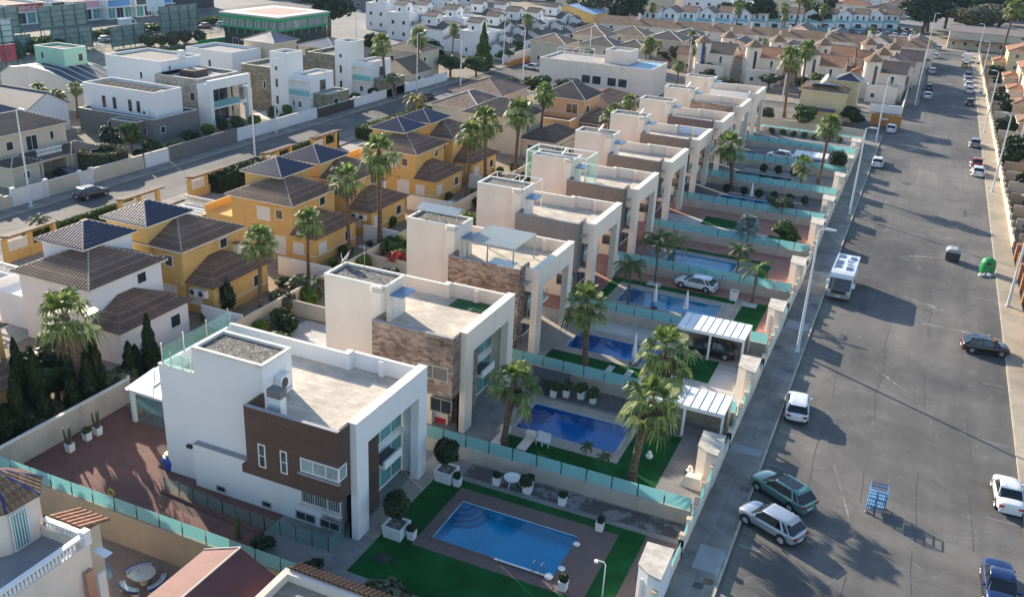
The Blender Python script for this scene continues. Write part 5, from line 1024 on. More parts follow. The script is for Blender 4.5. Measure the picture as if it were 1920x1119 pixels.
# long terrace with tiled roof
T = thing('terrace_row', 'very long terrace of pale houses under one tan tiled roof', 'terrace', -40, 281); a, b = (-93, 278), (0, 292); m = MB(); r = MB(); 
L = math.hypot(b[0] - a[0], b[1] - a[1]); ux, uy = (b[0] - a[0]) / L, (b[1] - a[1]) / L; nx, ny = -uy, ux
def tp(s, d, z): return (a[0] + ux * s + nx * d, a[1] + uy * s + ny * d, z)
def obx(mb, s0, d0, z0, s1, d1, z1): mb.idx([tp(s0, d0, z0), tp(s1, d0, z0), tp(s1, d1, z0), tp(s0, d1, z0), tp(s0, d0, z1), tp(s1, d0, z1), tp(s1, d1, z1), tp(s0, d1, z1)], [(0, 3, 2, 1), (4, 5, 6, 7), (0, 1, 5, 4), (1, 2, 6, 5), (2, 3, 7, 6), (3, 0, 4, 7)])
obx(m, 0, 0, 0, L, 8, 5.6); m.build('walls', CREAM, T); r.face([tp(-.4, -.5, 5.5), tp(L + .4, -.5, 5.5), tp(L + .4, 4, 7.4), tp(-.4, 4, 7.4)]); r.face([tp(L + .4, 8.5, 5.5), tp(-.4, 8.5, 5.5), tp(-.4, 4, 7.4), tp(L + .4, 4, 7.4)]); r.build('roof', TILEM, T)
for k in range(17):
    s = 3 + k * 5.5; f = MB(); obx(f, s, -.06, 3.6, s + 1.1, .0, 4.8); w1 = f.build('window', FRAMEW, T); f = MB(); obx(f, s + .1, -.09, 3.7, s + 1.0, -.05, 4.7); f.build('pane', GLASSD, w1)
    if k % 2: f = MB(); obx(f, s + 2.5, 2.5, 6.6, s + 3.2, 3.2, 8.6); f.build('chimney', COPING, T)
f = MB(); obx(f, 0, -3.2, 2.5, L, 0, 2.7); f.build('porch_roof', TILED, T)
# blue-white balcony terraces
for k in range(16):
    x = -98 + k * 5.3; y = 318 + k * 5.2; T = thing('terrace_house', 'white terrace house with blue balcony, %s along the far curved row' % ['leftmost', 'second from left', 'third from left', 'fourth from left', 'fifth from left', 'sixth from left', 'seventh from left', 'eighth from left', 'eighth from right', 'seventh from right', 'sixth from right', 'fifth from right', 'fourth from right', 'third from right', 'second from right', 'rightmost'][k], 'terrace house', x, y, 0, 'blue-balconied terrace houses')
    bld('', '', x, y, x + 5.1, y + 9, 5.8, WHITE, ('gable', 'x' if k % 2 else 'y', 1.6, TILE), (('y-', x + 1, x + 1.9, 3.6, 5.0, 1), ('y-', x + 3.2, x + 4.1, 3.6, 5.0, 1)), T=T)
    bx(x, y - 3.2, 0, x + 5.1, y - .02, 2.8).build('ground_floor_bay', WHITE, T); bx(x + .02, y - 3.25, 2.82, x + 5.08, y - 3.1, 3.8).build('balcony_glass', AQUA, T); bx(x + 1.4, y - 3.3, .3, x + 3.4, y - 3.2, 2.3).build('dark_opening', GLASSD, T); bx(x + .02, y - 7.0, 0, x + 5.0, y - 6.8, 1.2).build('front_fence', AQUA, T)
# end-of-street row, right side houses
T = bld('grey-beige terrace closing the far end of the street', 'terrace', 4.5, 352, 26, 362, 5.6, SAND, ('gable', 'x', 1.6, M('pinkish_roof', (.32, .25, .22), .8)), (), (('y-',), 3.4, 1.2), name='end_terrace'); bx(4.5, 348.5, 2.9, 26, 352, 3.1).build('porch_roof', TILE, T)
for k, (y, h, mt) in enumerate(((300, 6, stucco('cream_yellow', (.66, .55, .32))), (268, 5.4, BEIGE), (246, 5.4, CREAM), (224, 5.4, BEIGE), (202, 5.4, SAND), (180, 5.4, CREAM), (158, 5.4, SAND), (136, 5.0, BEIGE), (114, 5.0, CREAM), (92, 5.0, SAND))):
    x0 = 20.0 if k == 0 else 21.5
    T = bld('%s house on the right of the street, %s' % (['yellow', 'tan', 'cream', 'beige', 'sand', 'pale', 'buff', 'brownish', 'ivory', 'sandy'][k], ['with red tiled roofs at the top right', 'next after the yellow one', 'beside the three parked cars', 'level with dark parked car', 'above the street crossing', 'level with the grey parked car', 'level with the red parked car', 'behind the blue panel fence', 'behind the brick posts', 'nearest on the right edge'][k]), 'house', x0, y, x0 + 9, y + 14, h, mt, ('hip', 1.8, TILER if k < 3 else TILEM, None), (('x-', y + 3, y + 4, 3.2, 4.3, 1), ('x-', y + 9, y + 10, 3.2, 4.3, 1)), (('y-',), 3.5, 1.1), group='houses along the right of the street')
    bld('', '', x0 - 3.2, y + 2, x0, y + 9, 2.8, mt, ('hip', .8, TILER if k < 3 else TILEM), (('x-', y + 4, y + 5.2, .9, 2.1, 1),), T=T)
T = thing('front_wall_row', 'long low pale wall of many pillars along the right pavement', 'wall', 14.2, 200); m = MB(); c = MB()
for k in range(58):
    y = 126 + k * 3.6; m.box(14.0, y, 0, 14.2, y + 3.3, 1.0 + .3 * (k // 3 % 2)); m.box(13.97, y + 3.3, 0, 14.25, y + 3.6, 1.6); c.box(13.94, y + 3.27, 1.6, 14.29, y + 3.63, 1.67)
m.build('masonry', SAND, T); c.build('pillar_caps', SAND, T)
bp = brick('orange_brick', (.36, .14, .06), (.46, .2, .09), (.3, .2, .14), .25, .08, .5, .01, .85, .4, .2)
for k in range(11):
    y = 82 + k * 3.9
    tag(MB().box(14.0, y, 0, 14.7, y + .8, 1.9).box(13.95, y - .05, 1.9, 14.75, y + .85, 2.0).build('brick_pillar', bp, None, org=(14.3, y, 0)), 'orange brick pillar, %s of the brick row on the right edge' % ['nearest', 'second nearest', 'third nearest', 'fourth nearest', 'fifth nearest', 'sixth nearest', 'sixth farthest', 'fifth farthest', 'third farthest', 'second farthest', 'farthest'][k], 'pillar', 'brick pillars along the right pavement')
for k in range(34):
    y = 92 + k * 7.2
    tag(bx(14.8, y, 0, 21, y + .2, 1.5).build('plot_divider', [SAND, BEIGE, BARE][k % 3], None, org=(15, y, 0)), None, 'wall', 'low dividing walls on the right plots'); bpy.context.scene.collection.objects[-1]['label'] = 'low dividing wall crossing the right-hand front yards'
struct('right_yards', MB().sheet(14.3, 60, 60, 345, -.01), M('yard_terracotta', (.30, .2, .15), .9, .35, .15, .2))
struct('far_town_ground', MB().sheet(-133, 226.5, -3.4, 345, -.006), M('town_paving', (.28, .25, .22), .9, .3, .08, .15))
# ---------------- vegetation ----------------
def leafquads(mb, c, rad, n, size, rnd, shell=.55, squash=1, asp=1.8):
    for _ in range(n):
        a, z = rnd.uniform(0, 6.283), rnd.uniform(-1, 1); s = math.sqrt(1 - z * z); d = Vector((s * math.cos(a), s * math.sin(a), z)); r = rnd.uniform(shell, 1.0) * (1 + .12 * math.sin(a * 3 + z * 4))
        p = Vector((c[0] + d.x * rad[0] * r, c[1] + d.y * rad[1] * r, c[2] + d.z * rad[2] * r))
        nn = (d + Vector((rnd.gauss(0, .6), rnd.gauss(0, .6), rnd.gauss(.25, .5)))).normalized(); u = nn.orthogonal().normalized(); v = nn.cross(u); t = rnd.uniform(0, 6.283); u, v = u * math.cos(t) + v * math.sin(t), v * math.cos(t) - u * math.sin(t)
        q = size * rnd.uniform(.6, 1.4); u *= q * asp * .5; v *= q * .5; b = len(mb.v)
        mb.v.extend([tuple(p - u), tuple(p + v), tuple(p + u), tuple(p - v)]); mb.f.append((b, b + 1, b + 2, b + 3)); mb.m.append(0)
_protos = {}
FAR = (0, -5000, 0)
def fanpalm(h, seed, nf=34, dead=14, R0=1.25, leaf=None, rt=.17, spread=1.0):
    """fan palm at origin; crown of costapalmate fronds with drooping finger tips"""
    rnd = random.Random(seed); T = thing('fan_palm', 'x', 'palm tree', 0, 0); m = MB(); n = 9; lean = rnd.uniform(-.12, .12)
    pts = [(lean * h * (k / n) ** 2, 0, h * k / n) for k in range(n + 1)]; m.tube(pts, [rt * (1.5 if k == 0 else 1.12 if k < 2 else 1) * (1 + .05 * rnd.random()) for k in range(n + 1)], 10); m.build('trunk', TRUNK, T, smooth=True)
    tx = pts[-1][0]; c = MB(); dd = MB()
    def frond(mb, az, el, L, fr, nb, droop):
        d = Vector((math.cos(az) * math.cos(el), math.sin(az) * math.cos(el), math.sin(el))); s = Vector((-math.sin(az), math.cos(az), 0)); up = s.cross(d) * -1
        if up.z < 0: up = -up
        p0 = Vector((tx, 0, h)); p1 = p0 + d * L; p1.z -= droop * .3 * L
        b = len(mb.v); w_ = .035; mb.v.extend([tuple(p0 - s * w_), tuple(p0 + s * w_), tuple(p1 + s * w_ * .5), tuple(p1 - s * w_ * .5)]); mb.f.append((b, b + 1, b + 2, b + 3)); mb.m.append(0)
        for j in range(nb):
            t = -1 + 2 * (j + .5) / nb; an = t * 1.9; dl = d * math.cos(an) + s * math.sin(an); l = fr * (1 - .25 * abs(t)) * rnd.uniform(.88, 1.08); fold = up * (.12 * (1 - abs(t)))
            mid = p1 + dl * l * .6 + fold * .6; tip = p1 + dl * l + Vector((0, 0, -l * (.14 + droop * .42) * rnd.uniform(.6, 1.4))); pr = dl.cross(up).normalized() * (l * math.sin(1.9 / nb) * .62)
            b = len(mb.v); mb.v.extend([tuple(p1), tuple(mid - pr), tuple(tip), tuple(mid + pr)]); mb.f.append((b, b + 1, b + 2, b + 3)); mb.m.append(0)
    for k in range(nf):
        t = (k + .5) / nf; el = R(80) - t * R(118) + rnd.gauss(0, .1); frond(c, k * 2.4 + rnd.gauss(0, .15), el, R0 * (.5 + .35 * rnd.random()) * (.7 + .5 * t) * spread, R0 * rnd.uniform(.62, .82), 13, max(0, .2 + t * 1.1))
    c.build('crown', leaf or FAN, T)
    if dead:
        for k in range(dead): frond(dd, rnd.uniform(0, 6.28), R(-50) - rnd.random() * R(32), R0 * .45, R0 * .75, 9, 1.2)
        dd.build('dead_skirt', DEADF, T)
    return T
def featherpalm(h, seed, nf=18, L=2.6, leaf=None, rt=.11, nl=26, ll=.6):
    rnd = random.Random(seed); T = thing('feather_palm', 'x', 'palm tree', 0, 0); m = MB(); m.tube([(0, 0, h * k / 6) for k in range(7)], [rt * (1.4 if k == 0 else 1) for k in range(7)], 8); m.build('trunk', TRUNK if rt > .15 else BARK, T, smooth=True); c = MB()
    for k in range(nf):
        az = k * 2.4 + rnd.gauss(0, .2); el = R(75) - (k + .5) / nf * R(75); pts = []; p = Vector((0, 0, h)); e = el; st = L / 8
        for j in range(9): pts.append(p.copy()); p = p + Vector((math.cos(az) * math.cos(e), math.sin(az) * math.cos(e), math.sin(e))) * st; e -= R(13) * (1 + .3 * rnd.random())
        c.tube(pts, [.03] * 8 + [.01], 3); s = Vector((-math.sin(az), math.cos(az), 0))
        for j in range(nl):
            t = .12 + .88 * j / nl; i = min(7, int(t * 8)); q = pts[i].lerp(pts[i + 1], t * 8 - i); d = (pts[i + 1] - pts[i]).normalized(); l = ll * math.sin(math.pi * min(.95, t * .8 + .15))
            for sg in (-1, 1):
                tip = q + (s * sg * .8 + d * .5).normalized() * l + Vector((0, 0, -l * rnd.uniform(.25, .6))); w_ = d * .045; b = len(c.v); c.v.extend([tuple(q - w_), tuple(tip), tuple(q + w_)]); c.f.append((b, b + 1, b + 2)); c.m.append(0)
    c.build('crown', leaf or LEAFM, T); return T
def bush(seed, mat, n=900, size=.13, lobes=3, name='shrub', rad=(.5, .5, .45), zc=.5, stem=True, shell=.5, cat='shrub'):
    rnd = random.Random(seed); T = thing(name, 'x', cat, 0, 0); c = MB()
    for k in range(lobes):
        o = (rnd.uniform(-.22, .22), rnd.uniform(-.22, .22), zc + rnd.uniform(-.1, .12)) if lobes > 1 else (0, 0, zc); f = rnd.uniform(.6, .85) if lobes > 1 else 1
        leafquads(c, o, [r * f for r in rad], n // lobes, size, rnd, shell)
    c.build('foliage', mat, T)
    if stem: MB().tube([(0, 0, 0), (.02, 0, zc)], [.05, .02], 5).build('stem', BARK, T)
    return T
def tree(seed, mat, h=6, r=2.5, n=5200, size=.3, lobes=11, name='broadleaf_tree', cz=.66):
    rnd = random.Random(seed); T = thing(name, 'x', 'tree', 0, 0); m = MB(); m.tube([(0, 0, 0), (.1, 0, h * .25), (0, .05, h * .55)], [h * .035, h * .028, h * .015], 8); c = MB()
    for k in range(lobes):
        a = k * 2.4; rr = r * rnd.uniform(.15, .72) if k else 0; z = h * (cz + rnd.uniform(-.2, .22)); o = (rr * math.cos(a), rr * math.sin(a), z); m.tube([(0, 0, h * .3), (o[0] * .6, o[1] * .6, z * .8), o], [h * .016, h * .01, h * .004], 5)
        f = r * rnd.uniform(.34, .55); leafquads(c, o, (f, f, f * .75), n // lobes, size, rnd, .45)
    m.build('trunk', BARK, T); c.build('crown', mat, T); return T
def conifer(seed, mat, h=6, r=.8, n=3200, size=.2, name='cypress', powr=.7):
    rnd = random.Random(seed); T = thing(name, 'x', 'tree', 0, 0); MB().tube([(0, 0, 0), (0, 0, h * .9)], [.12, .02], 6).build('trunk', BARK, T); c = MB()
    for _ in range(n):
        t = rnd.random(); z = h * (.03 + .97 * t); rr = r * (min(1, t * 6 + .4)) * (1 - t) ** powr * rnd.uniform(.6, 1.05) * (1 + .15 * math.sin(t * 30)); a = rnd.uniform(0, 6.283); d = Vector((math.cos(a), math.sin(a), .4)); p = Vector((rr * math.cos(a), rr * math.sin(a), z))
        u = Vector((rnd.gauss(0, .35) + d.x * .4, rnd.gauss(0, .35) + d.y * .4, 1)).normalized() * size * rnd.uniform(.7, 1.3); v = u.cross(d).normalized() * size * .35; b = len(c.v); c.v.extend([tuple(p - u * .5), tuple(p + v), tuple(p + u * .7), tuple(p - v)]); c.f.append((b, b + 1, b + 2, b + 3)); c.m.append(0)
    c.build('foliage', mat, T); return T
class Kind:
    """first placement moves the prototype itself, later ones copy the tree of objects"""
    def __init__(s, fn): s.fn = fn; s.o = None
    def put(s, x, y, label, cat=None, group=None, sc=1, rz=0, z=0, name=None):
        if s.o is None: s.o = s.fn(); o = s.o; src = True; o.location = (x, y, z); o.rotation_euler = (0, 0, rz); o.scale = (sc,) * 3 if isinstance(sc, (int, float)) else sc; o['label'] = label
        else: o = copy_tree(s.o, (x, y, z), rz, sc, label)
        if name: o.name = name
        if 'palm' in o.name: o.rotation_euler.x = .05 * math.sin(x * 7 + y); o.rotation_euler.y = .05 * math.cos(x * 5 - y)
        if cat: o['category'] = cat
        if group: o['group'] = group
        elif 'group' in o: del o['group']
        return o
# garden palms of the villas
gp_ = [Kind(lambda s=s: fanpalm(6.0, s, 24 + 3 * s, 8, 1.52, rt=.25, spread=1.2)) for s in (1, 2, 3)]
for (x, y, h, k, lb) in ((-22.7, 53.8, 5.6, 0, 'palm with orange-barked trunk left of the deep blue pool'), (-13.0, 53.7, 6.3, 1, 'palm with pale trunk right of the deep blue pool'), (-21.9, 68.9, 5.9, 2, 'palm with slim brown trunk left of the dark blue pool'), (-13.0, 62.1, 6.6, 0, 'large palm rising through the ribbed carport'),
                        (-22.5, 133.0, 6.8, 1, 'palm beside the columns of the white villas, far garden'), (-13.3, 135.9, 4.6, 0, 'shorter palm near the street wall in far garden')):
    o = gp_[k].put(x, y, lb, 'palm tree', 'fan palms in the villa gardens', h / 6.0, k * 1.3 + x)
# tall washingtonias of the rear gardens
tp_ = [Kind(lambda s=s, nf=nf: fanpalm(9.0, s, nf, 16, 1.55, rt=.2, spread=.95)) for s, nf in ((11, 38), (12, 24), (13, 34))]
for (x, y, h, k, lb) in ((-51.4, 62.7, 8.0, 0, 'leafy palm beside the ochre annex, left one of the nearest two'), (-52.6, 72.0, 7.2, 2, 'leafy palm by the rear wall, right one of the nearest two'), (-53.3, 80.5, 9.2, 1, 'sparse-headed palm with thin trunk left of the taller lean one'), (-52.3, 85.1, 11.4, 1, 'tallest sparse-headed palm before the ochre pair'),
                        (-52.2, 106.5, 9.2, 0, 'palm with thick crown in front of the far ochre house'), (-52.0, 112.0, 10.2, 2, 'palm second from left in the cluster behind the villas'), (-50.9, 119.3, 10.4, 0, 'palm in the middle of the cluster behind the villas'), (-55.1, 139.2, 9.4, 2, 'palm rising beside the peach house terrace'),
                        (-98.4, 162.5, 10.6, 2, 'tall palm before the farther olive stone house'), (-99.0, 176.5, 10.6, 0, 'tall palm before the brown gabled house'), (-132.3, 253.8, 7.0, 0, 'palm in front of the white town houses'), (-24.3, 193.3, 12.0, 2, 'very tall slim palm left of the cream yellow house'), (-25.1, 221.9, 10.5, 0, 'tall slim palm among the round-towered houses'),
                        (-11.6, 143.7, 9.2, 0, 'tall palm near the street wall with thin trunk in far garden'), (-50.3, 207.0, 6.0, 0, 'palm at the right end of the plain white hall'), (-46.0, 147, 5.5, 0, 'bushy palm behind the villa stair roofs, lower'), (-47.5, 153, 5.5, 2, 'bushy palm behind the villa stair roofs, middle'), (-46.5, 160, 6.0, 0, 'bushy palm behind the villa stair roofs, upper'), (-72.0, 210.0, 6.2, 2, 'shaggy palm by the cross street corner'),
                        (-88, 318, 8, 0, 'palm left of the blue balconied terrace end'), (-62, 330, 9, 2, 'palm before the blue balconied terrace'), (-45, 348, 14, 0, 'big twin palm left of the two above the terrace roof'), (-43, 350, 12, 2, 'big twin palm right of the two above the terrace roof'), (-47, 335, 7, 0, 'short palm below the twin palms'), (21, 345, 15, 0, 'very tall palm at the far end of street right side'), (-95, 160, 4.5, 0, 'low palm in front of the olive stone house'), (-48, 229, 3.5, 0, 'low palm beside the navy tower roof'),
                        (-133, 110.5, 5.0, 0, 'small palm left of three before the cream gable wall'), (-130.5, 112.0, 4.2, 2, 'small palm middle of three before the cream gable wall'), (-128.5, 113.5, 5.2, 0, 'small palm right of three before the cream gable wall')):
    tp_[k].put(x, y, lb, 'palm tree', 'tall palms of the neighbourhood', h / 9.0 if h > 6.5 else (.8, .8, h / 9.0), y * 1.7)
bigp = Kind(lambda: fanpalm(7.6, 31, 26, 80, 1.85, rt=.34, spread=1.0)); bigp.put(-52.6, 43.8, 'large shaggy palm with thick skirt of dead fronds beside the white house', 'palm tree')
fp = Kind(lambda: featherpalm(4.2, 5, 14, 2.3, LEAFM, .1)); fp2 = Kind(lambda: featherpalm(3.4, 8, 9, 2.2, LEAFL, .11, 20, .45)); fp3 = Kind(lambda: featherpalm(3.2, 9, 22, 3.1, FANY, .38, 30, .6)); fpb = Kind(lambda: fanpalm(3.0, 41, 34, 0, 1.25, FANB, .16))
fp.put(-22.6, 83.4, 'slim feather palm at left end of the bright pool with two parasols', None, 'slim feather palms', 1.0); fp.put(-22.0, 91.2, 'slim feather palm planted in white square by pink paving', None, 'slim feather palms', 1.1, 2); fp.put(-14.4, 96.0, 'bushy palm over the right end of the clear blue pool', None, 'slim feather palms', .85, 1)
fp2.put(-11.6, 90.8, 'sparse palm in white square right of the parked white hatchback', None, 'sparse feather palms', 1.1); fp2.put(-21.5, 96.0, 'sparse drooping palm at the left of the clear blue pool', None, 'sparse feather palms', 1.0, 2)
fpb.put(-15.4, 108.0, 'bluish-grey round-headed palm above the small turf pool', None); fp3.put(-83.2, 147.7, 'bright yellow-green date palm on the near side of the left street', None); fp3.put(-121.5, 150, 'small yellow palm before the white flat-roofed house', None, None, .8, 1); fp.put(-16.7, 54.6, 'small palm plant by the white garden chairs', None, 'low palm plants', .32); fp.put(-15.0, 53.6, 'small palm plant at the glass screen middle', None, 'low palm plants', .34); fp.put(-19.0, 51.6, 'low palm plant by glass screen left of the garden chairs', None, 'low palm plants', .3)
fp3.put(-75, 152.5, 'spreading yellow-green palm behind the ochre towers', None, None, .9, 2)
x, y = G(262, 378); fp.put(-83.3, 66.5, 'small palm poking above the navy tower roof from the street side', None, None, .7)
# cypresses and dark growth left of the red paved yard
cy = [Kind(lambda s=s: conifer(s, LEAFD, 6.0, .85, 3600)) for s in (3, 4)]
cyl_ = ['thin dark cypress at the bottom of the leafy group by the red yard', 'dark cypress with pointed top beneath the ochre eave', 'narrow cypress third from the left edge', 'dark wide cypress at the left photo edge', 'cypress leaning by the pale garden wall', 'dark cypress under the shaggy palm', 'tall cypress beside the white house annex', 'cypress left of the tall one by the annex', 'small cypress between the two by the annex', 'lowest cypress against the wall near the octagonal roof', 'dark cypress behind the shaggy trunk', 'dense cypress between shaggy palm and wall']
for k, (x, y, h) in enumerate(((-52.6, 38.2, 5.4), (-55.0, 40.5, 6.4), (-53.2, 40.4, 6.2), (-52.8, 35.2, 4.9), (-51.8, 39.6, 3.9), (-51.7, 42.0, 3.6), (-51.6, 49.5, 5.6), (-51.8, 47.6, 4.0), (-52.2, 48.6, 3.2), (-52.2, 36.8, 3.6), (-52.3, 44.8, 5.6), (-51.6, 43.4, 4.8))):
    cy[k % 2].put(x, y, cyl_[k], 'cypress', 'dark cypresses behind the garden wall', (1.1, 1.1, h / 6.0), k)
bd = Kind(lambda: bush(21, LEAFD, 2600, .16, 5)); bm = Kind(lambda: bush(22, LEAFM, 2400, .15, 5)); bl_ = Kind(lambda: bush(23, LEAFL, 2200, .15, 5)); bo = Kind(lambda: bush(24, LEAFO, 2200, .14, 5)); ball = Kind(lambda: bush(25, LEAFD, 1500, .10, 1, 'clipped_shrub', (.5, .5, .5), .55, True, .8)); fl = Kind(lambda: bush(26, FLOWR, 900, .14, 4))
bd.put(-55.3, 43.6, 'dark leafy mass between shaggy palm and ochre house', None, 'garden shrubs', (5.0, 5.0, 4.5)); bd.put(-53.6, 37.0, 'dark low growth behind garden wall at the left edge', None, 'garden shrubs', (3.0, 4.5, 2.6)); bo.put(-52.4, 39.4, 'dusty grey-green growth under the cypresses', None, 'garden shrubs', (2.6, 4, 2.2)); bo.put(-51.6, 46.0, 'dry grey shrub under the annex cypress', None, 'garden shrubs', (2.2, 3, 2.6))
for (k, x, y, sx, sz, lb) in ((bl_, -49.3, 60.2, 1.5, 1.5, 'bright round bush beside small lawn, left of the darker one'), (bm, -48.6, 62.2, 1.9, 2.0, 'round bush beside small lawn, right of the bright one'), (bo, -50.9, 65.3, 2.3, 2.4, 'pale oleander on the wall corner by the white patio'), (bo, -50.6, 68.8, 3.2, 2.8, 'large dusky bush against the rear wall'), (bo, -52.6, 70.3, 2.2, 1.8, 'low grey shrub by leafy palm base'), (bd, -55.0, 62.6, 1.6, 3.6, 'tall dark yucca-like shrub by the ochre annex window'), (bd, -54.6, 60.6, 1.6, 1.3, 'low dark shrub by the white party wall'),
                              (bl_, -50.8, 78.0, 2.6, 2.0, 'bright bush left of the lean palm trunks'), (bm, -49.0, 83, 3.2, 2.6, 'green bush under the lean palms'), (fl, -47.8, 80.0, 2.6, 2.4, 'red-flowered shrub behind the mottled stone villa'), (bl_, -47.0, 82.0, 2.6, 2.2, 'bright yellow-green shrub next to the flowered one'), (bl_, -50.2, 92.0, 3.6, 3.0, 'bright green bush below the third ochre pair'), (bm, -48.6, 94, 3.4, 2.8, 'green shrub with red tips behind the stone-box villa'), (bl_, -47.0, 97.0, 2.6, 2.2, 'yellow-green shrub behind the grey-panel villa'),
                              (bd, -84.6, 47, 3, 3, 'dark hedge shrub by left street near white pergola'), (bm, -50.5, 125, 3, 2.2, 'bush by the palm cluster foot'), (bm, -49, 131, 3.5, 2.4, 'bush beside the beige annex'), (bl_, -49.5, 150, 2.4, 2.2, 'bright shrub by the peach terrace')):
    k.put(x, y, lb, None, 'garden shrubs', (sx, sx, sz), x)
rq = random.Random(42)
where = ['behind the second villa', 'behind the third villa', 'behind the fourth villa', 'behind the fifth villa', 'behind the sixth villa', 'behind the seventh villa', 'behind the eighth villa', 'behind the ninth villa']
for k in range(24): i = k // 3; (bl_, bm, bd)[k % 3].put(-49.6 + rq.random() * 4.5, BY[i + 1] + 3 + (k % 3) * 4 + rq.random(), '%s shrub in the back yard %s' % (['bright', 'mid-green', 'dark'][k % 3], where[i]), None, 'back yard shrubs', (rq.uniform(1.4, 2.6),) * 2 + (rq.uniform(1.4, 2.6),), k)
for k in range(30): (bl_, bm, bo)[k % 3].put(-55.0 + rq.random() * 3.5, 34 + k * 3.6 + rq.random(), 'small %s shrub beside the %s annex' % (['bright', 'green', 'dusty'][k % 3], ['leftmost ochre', 'white', 'first ochre', 'second ochre', 'third ochre', 'fourth ochre', 'farthest ochre', 'palm-shaded', 'beige'][min(8, k // 3)]), None, 'small shrubs by the annexes', (rq.uniform(.7, 1.6),) * 2 + (rq.uniform(.7, 1.4),), k)
for k in range(26): (bd, bm, bl_)[k % 3].put(rq.uniform(-105, -98), 100 + k * 3.3, '%s garden shrub behind the %s' % (['dark', 'green', 'bright'][k % 3], ['dark grey street wall', 'white gate', 'portal house wall', 'long white wall', 'dark slatted wall', 'stone house wall', 'second stone house wall', 'arched wall', 'last arched wall'][min(8, k // 3)]), None, 'shrubs behind the left street walls', (rq.uniform(1.2, 2.6),) * 2 + (rq.uniform(1.2, 2.4),), k)
# hedges along the left street
def hedge(x0, y0, x1, y1, h, mat, lab, n=None, cat='hedge', size=.16):
    rnd = random.Random(int(x0 * 7 + y0)); T = thing('hedge', lab, cat, (x0 + x1) / 2, (y0 + y1) / 2, 0, 'hedges'); m = MB(); A = (x1 - x0) * (y1 - y0); n = n or int(260 * (A + (x1 - x0 + y1 - y0) * h * 1.2)); n = min(n, 14000)
    for _ in range(n):
        f = rnd.random(); x, y, z = rnd.uniform(x0, x1), rnd.uniform(y0, y1), rnd.uniform(.05, h)
        if f < .4: z = h + rnd.gauss(0, .06)
        elif f < .7: x = rnd.choice((x0, x1)) + rnd.gauss(0, .06)
        else: y = rnd.choice((y0, y1)) + rnd.gauss(0, .06) if (x1 - x0) > .6 else y
        leafquads(m, (x, y, z), (.05, .05, .05), 1, size, rnd)
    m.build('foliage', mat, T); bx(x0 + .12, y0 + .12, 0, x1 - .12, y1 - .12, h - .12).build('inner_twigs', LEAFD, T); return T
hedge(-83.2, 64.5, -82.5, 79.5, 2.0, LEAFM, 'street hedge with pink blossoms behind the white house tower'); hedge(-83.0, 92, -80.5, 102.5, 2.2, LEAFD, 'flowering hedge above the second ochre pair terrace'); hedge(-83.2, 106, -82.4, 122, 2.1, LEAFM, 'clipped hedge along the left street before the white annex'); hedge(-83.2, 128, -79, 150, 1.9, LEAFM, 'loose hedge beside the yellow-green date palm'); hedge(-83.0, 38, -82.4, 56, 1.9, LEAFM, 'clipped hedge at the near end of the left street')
T = hedge(-101.4, 88.9, -101.0, 89.2, .5, LEAFM, 'tiny clipped hedge by the porch'); 
# ring hedge
T = thing('ring_hedge', 'large drum-shaped dark hedge with hollow top beside street wall', 'hedge', -100.8, 92.3); m = MB(); rnd = random.Random(5)
for _ in range(9000):
    a = rnd.uniform(0, 6.283); f = rnd.random(); rr, z = (3.1, rnd.uniform(0, 2.9)) if f < .5 else (rnd.uniform(1.9, 3.1), 2.95) if f < .8 else (1.9, rnd.uniform(1.6, 2.9)); leafquads(m, (-100.3 + rr * math.cos(a), 91.9 + rr * math.sin(a), z + rnd.gauss(0, .05)), (.05,) * 3, 1, .17, rnd)
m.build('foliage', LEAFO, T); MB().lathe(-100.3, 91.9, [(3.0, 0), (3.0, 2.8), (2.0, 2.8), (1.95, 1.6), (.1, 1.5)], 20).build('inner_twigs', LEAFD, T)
tr = [Kind(lambda s=s, m_=m_: tree(s, m_)) for s, m_ in ((1, LEAFM), (2, LEAFD), (3, LEAFO))]
k3 = 'trees'
